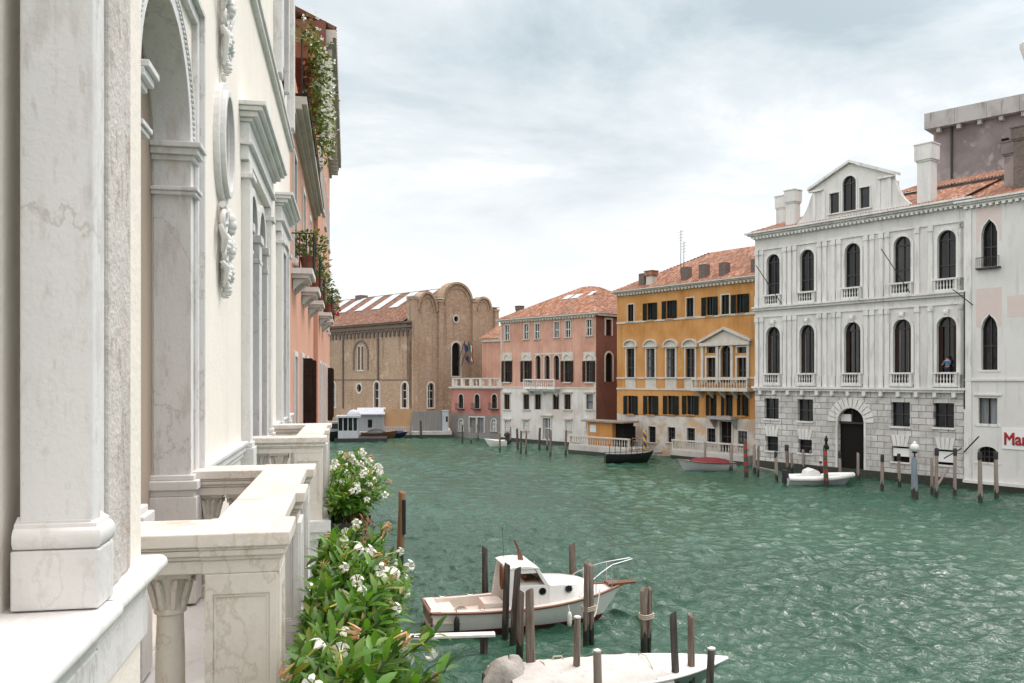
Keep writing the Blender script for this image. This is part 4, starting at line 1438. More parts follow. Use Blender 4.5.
cwin(NF, tn, hn, 333, 5, 407, 382, 'arch', 'glass', .25)
for c in (359.2, 362.8): cwin(NF, tn, hn, c, 2.4, 370, 346, 'arch', 'glass', .12, False)
tn(MB().ring(shape(NF.U(361), 3.4, NF.Z(361, 370), NF.Z(361, 342), 'arch'), shape(NF.U(361), 3.4, NF.Z(361, 370), NF.Z(361, 342), 'arch', .3), -.1, .04)).build('window_hood', M['brickch'], r)
# facade outline with three lobed gables
px3 = [(417.5, 436.5), (442.2, 471.8), (475.6, 490.5)]
tops = [292.8, 283.6, 298]
spr = [311, 303, 309]
pier = [301.5, 302.5, 307]
out = [(0, 0), (0, Zt(412, 300)), (U(416), Zt(416, 300))]
gm = []
for (a, b_), tp, sp, pr_ in zip(px3, tops, spr, pier):
    ua, ub = U(a), U(b_)
    zt_, zs = Zt((a + b_) / 2, tp), Zt((a + b_) / 2, sp)
    arc = [((ua + ub) / 2 - (ub - ua) / 2 * math.cos(math.pi * i / 14), zs + (zt_ - zs) * math.sin(math.pi * i / 14)) for i in range(15)]
    out += arc
    nxt = {301.5: U(442.2), 302.5: U(475.6), 307: L}[pr_]
    out += [(ub + .02, Zt(b_, pr_)), (nxt - .02, Zt(b_, pr_))]
    gm.append(arc)
out += [(L, 0)]
w = MB()
w.plate(out, hs, 0, rev=.35, back=1.2)
w.build('facade', M['church'], r)
w = MB()
for arc in gm:
    cxm = (arc[0][0] + arc[-1][0]) / 2
    zs = arc[0][1]
    hw_ = arc[-1][0] - cxm
    o_ = [(cxm + (x - cxm) * (1 + .12 / hw_), z + .22) for x, z in arc]
    i_ = [(cxm + (x - cxm) * (1 - .12 / hw_), z - .08) for x, z in arc]
    w.ring(i_, o_, -.24, 1.21)
    j_ = [(cxm + (x - cxm) * (1 - .55 / hw_), zs + (z - zs) * .88 - .35) for x, z in arc]
    k_ = [(cxm + (x - cxm) * (1 - .40 / hw_), zs + (z - zs) * .92 - .33) for x, z in arc]
    w.ring(j_, k_, -.1, .02)
for p, zt_ in ((414, 300), (439.7, 303), (473.2, 303), (495.5, 312)):
    x = U(p)
    w.box(x - .38, x + .38, -.34, .02, 0, Zt(p, zt_) + .1)
    w.box(x - .48, x + .48, -.42, 1.1, Zt(p, zt_) + .1, Zt(p, zt_) + .4)
w.build('pilaster_strips', M['church'], r)
w = MB()
for p, zt_ in ((414, 299), (439.7, 301.5), (473.2, 301.5), (495.5, 310)): w.box(U(p) - .52, U(p) + .52, -.46, 1.12, Zt(p, zt_) + .30, Zt(p, zt_) + .44)
w.build('stone_caps', M['church_st'], r)
NL = 46.0
w = MB()
w.plate([(0, 0), (0, ZEV), (NL, ZEV), (NL, 0)], hn, 0, rev=.35)
tn(w).build('nave_wall', M['church'], r)
w = MB()
for p, zl in ((343.5, 3), (378.5, NF.Z(380, 379.8))): w.box(NF.U(p) - .10, NF.U(p) + .10, -.2, .02, zl, ZEV - 2.1)
for k in range(int(NL / 1.0)):
    x = .5 + k * 1.0
    w.ring(shape(x, .62, ZEV - 2.0, ZEV - 1.15, 'arch', n=6), shape(x, .62, ZEV - 2.0, ZEV - 1.15, 'arch', .16, n=6), -.2, .02)
w.box(0, NL, -.3, .02, ZEV - .85, ZEV - .6)
w.box(0, NL, -.5, .02, ZEV - .25, ZEV - .0)
zst = NF.Z(380, 379.8)
w.box(0, NL, -.06, .02, zst - .07, zst + .07)
tn(w).build('arched_corbel_table', M['brickch'], r)
rf = MB()
rise = 5.3
roof(rf, (0, -.6, ZEV - .02), (NL - 1, -.6, ZEV - .02), (0, 8.6, rise), 0, 0, rib=.3)
tn(rf).build('roof', M['tile_d'], r)
w = MB()
for a in range(6):
    x = NL - 4.5 - a * 4.6
    y0 = 3.4
    z = ZEV + (y0 + .6) * rise / 8.6 + .17
    w.add([(x - 1.1, y0, z), (x + 1.1, y0, z), (x + 1.1, y0 + 4.2, z + 4.2 * rise / 8.6), (x - 1.1, y0 + 4.2, z + 4.2 * rise / 8.6)], [(0, 1, 2, 3)])
    w.box(x - 1.2, x - 1.1, y0, y0 + .1, z - .1, z + .02)
tn(w).build('skylight', M['skylight'], r)
w = MB()
x = NF.U(362, 8)
w.box(x - .8, x + .8, 7.2, 8.6, ZEV + 3, ZEV + 5.75)
tn(w).build('roof_ridge_hatch', M['brickch'], r)
w = MB()
w.box(L - .3, L + .01, 1.2, 46, 0, ZEV - 1)
w.box(0, L, 45.8, 46.2, 0, ZEV - 1)
w.build('far_walls', M['church'], r)
rf = MB()
roof(rf, (L + .4, 1.2, ZEV - 1), (L + .4, 46, ZEV - 1), (-8.8, 0, rise + 1), 0, 0, rib=.3)
rf.build('far_roof', M['tile_d'], r)
# two flags on slanting poles by the big window
for k, (px, mt) in enumerate(((459, ('flag_b', 'flag_b', 'flag_b')), (463.5, ('flag_g', 'flag_w', 'flag_r')))):
    u, z = U(px), Zt(px, 366)
    w = MB().tube([(u - .5, -.1, z), (u - .1, -1.4, z + 3.6)], .05, 6)
    w.build('flag_pole', M['iron'], r)
    f_ = MB()
    for j in range(3):
        vs = []
        for a in range(4):
            for b_ in range(6):
                vs.append((u - .12 + .24 * (j + a / 3) + .03 * b_, -1.35 + .12 * math.sin(a + b_ * 1.3 + j), z + 3.4 - .25 * (j + a / 3) - b_ * .46))
        f_.add(vs, [(a * 6 + b_, a * 6 + b_ + 1, a * 6 + b_ + 7, a * 6 + b_ + 6) for a in range(3) for b_ in range(5)], j)
    f_.build('flag', [M[q] for q in mt], r)

# ------------------------------------------------------------------ quay before the church
q0, q1 = at(300, 106.5), at(452, 108.8)
QF = Fac(300, 106.5, 452, 108.8)
w = MB()
w.box(0, QF.L, 0, 60, -1.2, .8)
o = w.build('quay', M['quay'])
o.location = (QF.o.x, QF.o.y, 0)
o.rotation_euler = (0, 0, QF.ang)
tag(o, kind='structure')
w = MB()
w.box(0, QF.L, -.06, .02, -1.0, .38)
o2 = w.build('quay_wall_foot', M['weed'])
o2.location, o2.rotation_euler = o.location, o.rotation_euler
tag(o2, kind='structure')
# far ground behind the fronts, so no house stands on water
gr = MB()
def gq(pts, z): gr.add([(p.x, p.y, z) for p in pts], [(0, 1, 2, 3)])
gq([PA.o + PA.v * 8, PA.o + PA.v * 8 + PA.u * 40, PA.o + PA.v * 90 + PA.u * 60, PA.o + PA.v * 90 - PA.u * 20], .6)
gq([PK.o + PK.v * 5, PK.o + PK.v * 5 + PK.u * 14, PK.o + PK.v * 120 + PK.u * 30, PK.o + PK.v * 120 - PK.u * 20], .6)
tag(gr.build('island_ground', M['quay']), kind='structure')

def stand(name, px, Z, z, label, cat, F=QF):
    p = at(px, Z)
    return thing(name, (p.x, p.y, z), F.ang, label, cat)
def wpx(a, b_, Z): return (b_ - a) / FPX * Z
r = stand('plywood_hoarding', 384, 109.5, .8, 'tan plywood hoarding panel on the quay before the brick church', 'hoarding')
W = wpx(384, 412, 109.5)
w = MB(); w.box(0, W, 0, .08, 0, 2.85); w.build('panel', M['ply'], r)
w = MB(); [w.box(W * i / 4 - .04, W * i / 4 + .04, .081, .18, 0, 2.9) for i in range(5)]; w.build('post', M['wood_pale'], r)
r = stand('grey_hoarding', 412.3, 109.6, .8, 'plain grey hoarding on the quay right of the plywood panel', 'hoarding')
W = wpx(412, 442, 109.6)
w = MB(); w.box(0, W, 0, .07, 0, 2.5); w.build('panel', M['greyfence'], r)
w = MB(); [w.box(W * i / 5 - .03, W * i / 5 + .03, -.04, -.002, 0, 2.56) for i in range(6)]; w.build('batten', M['metalshed'], r)
r = stand('white_kiosk', 442.5, 109.2, .8, 'narrow white kiosk at the right end of the grey hoarding', 'kiosk')
W = wpx(442.5, 448.5, 109.2)
w = MB(); w.box(0, W, 0, 1.1, 0, 2.55); w.box(-.06, W + .06, -.06, 1.16, 2.55, 2.66); w.build('body', M['whitepaint'], r)
w = MB(); w.box(W * .55, W * .88, -.02, -.003, 1.2, 1.9); w.build('window', M['glass'], r)
r = stand('metal_shed', 357, 108.6, .8, 'grey corrugated shed on the quay between white cabin and plywood', 'shed')
W = wpx(357, 384, 108.6)
w = MB(); w.box(0, W, 0, 2.6, 0, 2.1); w.build('wall', M['metalshed'], r)
w = MB(); w.ext([(-.3, 2.1), (-.3, 2.25), (2.7, 2.95), (2.7, 2.1)], 'x', -.1, W + .1); w.build('roof', M['whitepaint'], r)
w = MB(); w.box(W * .4, W * .55, -.03, -.003, .5, 1.5); w.build('opening', M['dark'], r)
r = stand('picnic_fence', 384, 107.6, .8, 'low white picket railing along the quay edge before the plywood panel', 'railing')
W = wpx(384, 412, 107.6)
w = MB(); w.box(0, W, 0, .05, .55, .62); w.box(0, W, 0, .05, .18, .24); w.build('rail', M['whitepaint'], r)
w = MB(); [w.box(W * i / 16, W * i / 16 + .08, -.03, -.002, 0, .75) for i in range(17)]; w.build('picket', M['whitepaint'], r)
# floating landing stage cabin
r = stand('landing_stage', 338, 101, 0, 'white floating landing stage cabin with glazed sides at the left bank', 'landing stage')
W = wpx(338, 357.5, 101)
w = MB(); w.box(-.4, W + 3.4, -.5, 3.4, -.3, .45); w.build('pontoon', M['black_hull'], r)
w = MB(); w.box(0, W, 0, 2.4, .45, 1.35); w.build('lower_panel', M['whitepaint'], r)
w = MB()
for i in range(5): w.box(W * i / 4 - .05 * (i > 0), W * i / 4 + .06, .0, .1, 1.351, 2.9)
for i in range(3): w.box(W - .1, W, .8 * i, .8 * i + .1, 1.352, 2.9)
w.build('frame', M['whitepaint'], r)
w = MB(); w.box(.06, W - .08, .05, 2.35, 1.353, 2.88); w.build('glazing', M['glass'], r)
w = MB(); w.box(-.25, W + .25, -.25, 2.6, 2.9, 3.12); w.ball((W * .75, 1.2, 3.1), .8, .8, .75, 12, 6); w.build('roof', M['whitepaint'], r, smooth=50)
# ------------------------------------------------------------------ 8 the white palace on the near bank (world axes: y runs along it)
WX = -1.2
def zz_of(px, b):                     # depth where a line at lateral offset b crosses image column px
    return FPX * b / (CS * (px - 349))
def yb(px, b):
    Z = zz_of(px, b)
    return (Z - b * SN) / CS
def zb(px, py, b): return CAMH - (py - PY0) * zz_of(px, b) / FPX
r = thing('white_palace', (0, 0, 0), 0, 'white stuccoed palace with carved stone window frames filling the left foreground', 'palace')
YE_ = 18.1
RAIL = 6.8
FLOOR = 5.8
def wturn(mb, x=WX):
    """plate coordinates (along, out, up) to the wall that faces +x"""
    return mb.move(Matrix(((0, -1, 0, x), (1, 0, 0, 0), (0, 0, 1, 0), (0, 0, 0, 1))))
AC, AW, ASP = 5.965, 1.59, 9.24            # arched door: centre, width, spring height
BW = [(10.92, .78), (11.98, .78)]          # twin window
holes = [shape(AC, AW, FLOOR + .02, ASP + AW / 2, 'arch', n=24)]
for c, w_ in BW: holes.append(shape(c, w_, FLOOR + .02, 9.75, 'arch', n=18))
holes.append(shape(15.65, 1.1, FLOOR + .4, 9.75, 'rect'))
holes.append(shape(15.9, 1.2, 12.9, 16.0, 'rect'))
w = MB()
w.plate([(3.0, -1), (3.0, 19), (YE_, 19), (YE_, -1)], holes, 0, rev=.40, back=9)
wturn(w).build('wall', M['cream'], r)
# pane and inner recess of the arched door
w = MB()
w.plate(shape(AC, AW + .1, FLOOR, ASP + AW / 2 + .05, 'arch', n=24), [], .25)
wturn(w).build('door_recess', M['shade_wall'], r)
# stone jambs, archivolt, impost and frame round the arched door
w = MB()
inn = shape(AC, AW - .02, FLOOR + .02, ASP + AW / 2 - .01, 'arch', n=24)
w.ring(inn, shape(AC, AW - .02, FLOOR + .02, ASP + AW / 2 - .01, 'arch', .11, n=24), -.03, .24)
w.ring(shape(AC, AW, FLOOR + .02, ASP + AW / 2, 'arch', .112, n=24), shape(AC, AW, FLOOR + .02, ASP + AW / 2, 'arch', .14, n=24), -.045, .02)
ro = AW / 2 + .09
for k in range(70):
    a = math.pi * (k + .5) / 70
    w.ball((AC + ro * math.cos(a), -.035, ASP + ro * math.sin(a)), .016, .011, .014, 6, 4)
wturn(w).build('archivolt', M['stone_grey'], r, smooth=45, bevel=.004)
for sg in (-1, 1):
    x0 = AC + sg * (AW / 2 - .015)
    w = MB()
    for (za, zb_, p) in ((ASP - .10, ASP - .06, .02), (ASP - .06, ASP - .01, .05), (ASP - .01, ASP + .03, .075), (ASP - .36, ASP - .33, .03), (ASP - .33, ASP - .30, .045)):
        a, b_ = sorted((x0 - sg * p, x0 + sg * .19))
        w.box(a, b_, -.04 - p, .25, za, zb_)
        if za == ASP - .01:
            wturn(w).build('impost', M['stone_grey'], r, bevel=.006)
            w = MB()
    wturn(w).build('impost_lower_band', M['stone_grey'], r, bevel=.006)
for sg in (-1, 1):
    xc = AC + sg * (AW / 2 + .04)
    w = MB()
    for (za, zb_, p) in ((FLOOR + .02, 6.62, .05), (6.62, 6.67, .035), (6.67, 6.74, .06), (6.74, 6.78, .03)):
        a, b_ = sorted((xc - sg * (.065 + p), xc + sg * (.09 + p)))
        w.box(a, b_, -.03 - p, .28, za, zb_)
    wturn(w).build('jamb_pedestal', M['stone'], r, bevel=.008)
w = MB()
xo0, xo1 = AC - AW / 2 - .19, AC + AW / 2 + .19
zo = ASP + AW / 2 + .22
w.ring([(xo0, FLOOR), (xo0, zo), (xo1, zo), (xo1, FLOOR)], [(xo0 - .09, FLOOR), (xo0 - .09, zo + .09), (xo1 + .09, zo + .09), (xo1 + .09, FLOOR)], -.045, .02)
w.ring([(xo0 - .09, FLOOR), (xo0 - .09, zo + .09), (xo1 + .09, zo + .09), (xo1 + .09, FLOOR)], [(xo0 - .13, FLOOR), (xo0 - .13, zo + .13), (xo1 + .13, zo + .13), (xo1 + .13, FLOOR)], -.085, .02)
wturn(w).build('door_frame_moulding', M['stone_grey'], r, bevel=.005)
# oval medallion and carved scrolls
yc, zc_ = 8.42, 9.72
w = MB()
def ell(a, b_, n=40): return [(yc + a * math.cos(2 * math.pi * i / n), zc_ + b_ * math.sin(2 * math.pi * i / n)) for i in range(n)]
w.ring(ell(.30, .44), ell(.36, .505), -.10, .02, closed=True)
w.ring(ell(.36, .505), ell(.42, .57), -.055, .02, closed=True)
w.ring(ell(.27, .41), ell(.30, .44), -.05, .02, closed=True)
md = wturn(w).build('oval_medallion', M['stone'], r, bevel=.008)
w = MB()
w.plate(ell(.275, .415), [], -.015)
wturn(w).build('medallion_disc', M['medal'], md)
def scroll(mb, c, r0, turns, sg, start, h=.07):
    pts, rs = [], []
    for i in range(26):
        q = i / 25
        a = start + sg * q * turns * 2 * math.pi
        rr = r0 * (1 - .78 * q)
        pts.append((c[0] + rr * math.cos(a), -.05 - .035 * q, c[1] + rr * math.sin(a)))
        rs.append(h * (1 - .45 * q))
    mb.tube(pts, rs, 8)
def ornament(zt_, zb_, up):
    mb = MB()
    H = zt_ - zb_
    def leaf_(c, d, ln, wd, out):
        for k in range(6):
            q = k / 5
            z_ = (c[0] + d[0] * ln * q, -.03 - out * math.sin(q * 2.6) - .01, c[1] + d[1] * ln * q)
            mb.ball(z_, wd * (.35 + .65 * math.sin(q * 3.0 + .2)), .03 + .02 * math.sin(q * 3), wd * (.35 + .65 * math.sin(q * 3.0 + .2)), 8, 5)
    for sg in (-1, 1):
        scroll(mb, (yc + sg * .20, zt_ - .19 * H), .15, 1.6, sg, math.pi / 2, .034)
        scroll(mb, (yc + sg * .13, zb_ + .44 * H), .105, 1.6, -sg, -math.pi / 2, .028)
        scroll(mb, (yc + sg * .09, zb_ + .20 * H), .07, 1.4, sg, math.pi / 2, .022)
        mb.tube([(yc + sg * .33, -.05, zt_ - .26 * H), (yc + sg * .30, -.09, zb_ + .60 * H), (yc + sg * .22, -.06, zb_ + .48 * H)], [.02, .035, .02], 8)
        mb.tube([(yc + sg * .22, -.05, zb_ + .36 * H), (yc + sg * .17, -.09, zb_ + .30 * H), (yc + sg * .10, -.05, zb_ + .10 * H)], [.02, .03, .015], 8)
        leaf_((yc + sg * .06, zt_ - .30 * H), (sg * .5, -.86), .22, .045, .05)
        leaf_((yc + sg * .05, zb_ + .34 * H), (sg * .4, -.9), .18, .035, .04)
    leaf_((yc, zt_ - .02 * H), (0, -1), .26, .07, .07)
    leaf_((yc, zb_ + .66 * H), (0, -1), .22, .055, .06)
    leaf_((yc, zb_ + .40 * H), (0, -1), .18, .045, .05)
    leaf_((yc, zb_ + .18 * H), (0, -1), .16, .032, .03)
    mb.ball((yc, -.035, zb_ + .02 * H), .025, .025, .035, 10, 6)
    return mb
wturn(ornament(11.55, 10.32, 1)).build('carved_scroll_ornament', M['stone'], r, smooth=50)
wturn(ornament(9.13, 8.28, -1)).build('carved_scroll_ornament', M['stone'], r, smooth=50)
# hooded window frames (aedicules)
def aedicule(y0, y1, hole_list, zt_=10.6, proj=.29):
    mb = MB()
    n = 5
    pr = [(.0, .10, .00), (.05, .13, .0)]
    levels = [(zt_ - .05, zt_, proj), (zt_ - .10, zt_ - .052, proj - .035), (zt_ - .16, zt_ - .102, proj - .09), (zt_ - .20, zt_ - .162, proj - .15), (zt_ - .42, zt_ - .202, .10), (zt_ - .46, zt_ - .422, .14), (zt_ - .62, zt_ - .462, .09)]
    for za, zb_, p in levels: mb.box(y0 - p * .8, y1 + p * .8, -p, .02, za, zb_)
    for ya in (y0, y1 - .24):
        mb.box(ya, ya + .24, -.10, .02, FLOOR, zt_ - .625)
        mb.box(ya - .04, ya + .28, -.14, .02, FLOOR, 6.72)
        mb.box(ya - .02, ya + .26, -.12, .02, 6.722, 6.78)
        mb.box(ya - .04, ya + .28, -.14, .02, zt_ - .82, zt_ - .76)
    return wturn(mb).build('window_hood_and_pilasters', M['stone'], r, bevel=.007)
aedicule(10.05, 12.95, None)
aedicule(14.75, 16.65, None)
w = MB()
for c, w_ in BW:
    w.ring(shape(c, w_, FLOOR + .02, 9.75, 'arch', n=18), shape(c, w_, FLOOR + .02, 9.75, 'arch', .10, n=18), -.055, .2)
    for sg in (-1, 1):
        x = c + sg * (w_ / 2 + .06)
        w.box(x - .09, x + .09, -.10, .12, 9.24, 9.34)
        w.box(x - .08, x + .08, -.085, .12, 8.98, 9.03)
        w.box(x - .07, x + .07, -.075, .12, FLOOR, 9.24)
        w.box(x - .10, x + .10, -.11, .12, FLOOR, 6.7)
wturn(w).build('twin_arch_frame', M['stone_grey'], r, bevel=.006)
for pl in [shape(c, w_ + .1, FLOOR, 9.8, 'arch', n=18) for c, w_ in BW] + [shape(15.65, 1.2, FLOOR + .3, 9.8, 'rect'), shape(15.9, 1.3, 12.8, 16.1, 'rect')]:
    w = MB()
    w.plate(pl, [], .32)
    wturn(w).build('window_pane', M['glass'], r)
for c, w_ in BW:
    w = MB()
    for x in (c - w_ / 2 + .03, c, c + w_ / 2 - .03): w.box(x - .03, x + .03, .24, .31, FLOOR + .02, 9.5)
    for z in (6.7, 7.7, 8.7, 9.35): w.box(c - w_ / 2, c + w_ / 2, .245, .305, z - .03, z + .03)
    wturn(w).build('sash', M['sash'], r)
w = MB()
for x in (15.13, 15.65, 16.17): w.box(x - .03, x + .03, .24, .31, FLOOR + .4, 9.75)
for z in (7.2, 8.4): w.box(15.1, 16.2, .245, .305, z - .03, z + .03)
wturn(w).build('sash', M['sash'], r)
w = MB()
w.ring(shape(15.65, 1.1, FLOOR + .4, 9.75, 'rect'), shape(15.65, 1.1, FLOOR + .4, 9.75, 'rect', .14), -.07, .05)
w.ring(shape(15.65, 1.1, FLOOR + .4, 9.75, 'rect', .141), shape(15.65, 1.1, FLOOR + .4, 9.75, 'rect', .19), -.11, .05)
wturn(w).build('window_frame', M['stone_grey'], r, bevel=.006)
for y_ in (14.2, 17.3):
    w = MB()
    w.box(y_, y_ + .4, -.13, .02, 12.46, 19)
    wturn(w).build('upper_pilaster', M['stone_grey'], r, bevel=.006)
w = MB()
w.ring(shape(15.9, 1.2, 12.9, 16.0, 'rect'), shape(15.9, 1.2, 12.9, 16.0, 'rect', .2), -.09, .05)
wturn(w).build('window_frame', M['stone_grey'], r, bevel=.006)
# string courses along the wall
for a, b_ in ((7.24, 10.0), (13.9, YE_)):
    w = MB()
    for za, zb_, p in ((6.62, 6.68, .03), (6.68, 6.76, .055), (6.76, 6.80, .085)): w.box(a, b_, -p, .02, za, zb_)
    wturn(w).build('string_course', M['stone'], r, bevel=.008)
w = MB()
for za, zb_, p in ((12.28, 12.34, .10), (12.20, 12.28, .07), (12.34, 12.42, .05)): w.box(3, YE_ + .03, -p, .02, za, zb_)
wturn(w).build('string_course', M['stone'], r, bevel=.008)
for za, zb_, p in ((5.40, 5.55, .06), (1.6, 1.8, .08)):
    w = MB()
    w.box(3, YE_, -p, .02, za, zb_)
    wturn(w).build('base_moulding', M['stone'], r)
# projecting bay in front
BX = -.80
w = MB()
w.box(-2.5, BX, 2.93, 3.54, RAIL - .12, 19)          # bay end pier (cream)
w.box(-2.5, -1.02, -4, 2.95, -1, 19)                 # wall the bay springs from
w.box(-2.5, BX, -4, 3.53, -1, RAIL - .19)
o = w.build('bay_wall', M['cream'], r)
w = MB()
w.box(-1.035, -.982, -3.9, 2.62, RAIL + .02, 18.9)
w.build('shaded_wall_panel', M['pale'], r)
w = MB()
ys0 = yb(96, -.754)
w.box(-.974, -.766, ys0 + .02, 2.87, RAIL + .25, 19)
w.box(-.974, -.79, 2.87, 3.0, RAIL + .005, 19)
w.build('pilaster_shaft', M['stone_grey'], r, bevel=.006)
w = MB()
w.box(-.992, -.745, ys0 - .005, ys0 + .165, RAIL + .005, RAIL + .185)
o = w.build('pilaster_plinth', M['stone'], r, bevel=.006)
# rounded torus of the pilaster base: profile swept round three sides
def sweep_u(mb, prof, x0, x1, y0, y1):
    """moulding along the near side (y0) and the canal side (x1) of a block; prof = (out, z)"""
    path = [((x0, y0), (0, -1)), ((x1, y0), (1, -1)), ((x1, y1), (1, 0))]
    vs = []
    for (px, py), (nx, ny) in path:
        for o_, z in prof: vs.append((px + nx * o_, py + ny * o_, z))
    n = len(prof)
    fs = []
    for i in range(2):
        for k in range(n): fs.append((i * n + k, i * n + (k + 1) % n, (i + 1) * n + (k + 1) % n, (i + 1) * n + k))
    fs += [tuple(range(n)), tuple(range(2 * n, 3 * n))]
    mb.add(vs, fs)
w = MB()
tz = RAIL + .187
tor = [(-.03, tz), (.0, tz)] + [(.002 + .018 * math.sin(math.pi * i / 8), tz + .032 - .032 * math.cos(math.pi * i / 8)) for i in range(9)] + [(0, tz + .075), (-.012, tz + .082), (-.03, tz + .095)]
sweep_u(w, tor, -.985, -.757, ys0 + .008, ys0 + .155)
w.box(-.98, -.772, ys0 + .012, ys0 + .15, tz - .002, tz + .085)
w.build('pilaster_base_moulding', M['stone'], r, smooth=45)
w = MB()
w.box(-1.0, -.776, 3.0, 3.16, RAIL + .005, 19)
w.box(-1.0, -.786, 3.16, 3.33, RAIL + .005, 19)
w.build('rough_pilaster', M['stone_rough'], r, bevel=.01)
# sill of the bay: slab with rounded nose over stepped mouldings, two lengths
def sill(mb, x1, y0, y1, zt_):
    nose = [(x1 - .5, zt_)] + [(x1 - .03 + .03 * math.sin(math.pi * i / 8), zt_ - .03 + .03 * math.cos(math.pi * i / 8)) for i in range(9)] + [(x1 - .05, zt_ - .063), (x1 - .055, zt_ - .085), (x1 - .075, zt_ - .11), (x1 - .08, zt_ - .15), (x1 - .5, zt_ - .15)]
    mb.ext(nose, 'y', y0, y1)
w = MB()
sill(w, -.700, -4, ys0 + .10, RAIL)
o = w.build('sill', M['stone'], r, smooth=40)
w = MB()
sill(w, -.712, ys0 + .112, 3.60, RAIL)
w.box(-1.05, -.782, ys0 + .12, 3.57, RAIL - .30, RAIL - .152)
w.build('sill', M['stone'], r, smooth=40)
w = MB()
w.box(-1.05, -.776, -4, ys0 + .105, RAIL - .26, RAIL - .152)
w.box(-1.05, -.795, -4, ys0 + .07, RAIL - 1.2, RAIL - .262)
for k in range(3): w.box(-1.0, -.785 + .004 * k, ys0 - .1 - .14 * k, ys0 - .02 - .14 * k, RAIL - 1.2, RAIL - .262)
w.build('sill_apron', M['stone_grey'], r, bevel=.006)

# balconies
def column(mb, x, y, z0, z1, r_, cap=True):
    h = z1 - z0
    mb.box(x - r_ * 1.45, x + r_ * 1.45, y - r_ * 1.45, y + r_ * 1.45, z0, z0 + .05)
    mb.lathe(x, y, [(r_ * 1.4, z0 + .05), (r_ * 1.45, z0 + .07), (r_ * 1.4, z0 + .09), (r_ * 1.05, z0 + .10), (r_, z0 + .13), (r_ * .97, z0 + h * .5), (r_ * .88, z1 - .22), (r_ * .88, z1 - .215), (r_ * 1.08, z1 - .205), (r_ * 1.08, z1 - .185), (r_ * .9, z1 - .18), (r_ * .92, z1 - .14), (r_ * 1.15, z1 - .07), (r_ * 1.35, z1 - .03)], 20)
    for k in range(8):       # leaves of the capital
        a = 2 * math.pi * k / 8 + math.pi / 8
        big = k % 2 == 0
        c, s_ = math.cos(a), math.sin(a)
        pts = [(x + c * r_ * q, y + s_ * r_ * q, z1 - zz) for q, zz in ((.92, .18), (1.12, .12), (1.38, .06), (1.66 if big else 1.45, .045), (1.62 if big else 1.4, .075))]
        mb.tube(pts, [.016, .018, .016, .013, .008], 6)
    mb.box(x - r_ * 1.6, x + r_ * 1.6, y - r_ * 1.6, y + r_ * 1.6, z1 - .03, z1)


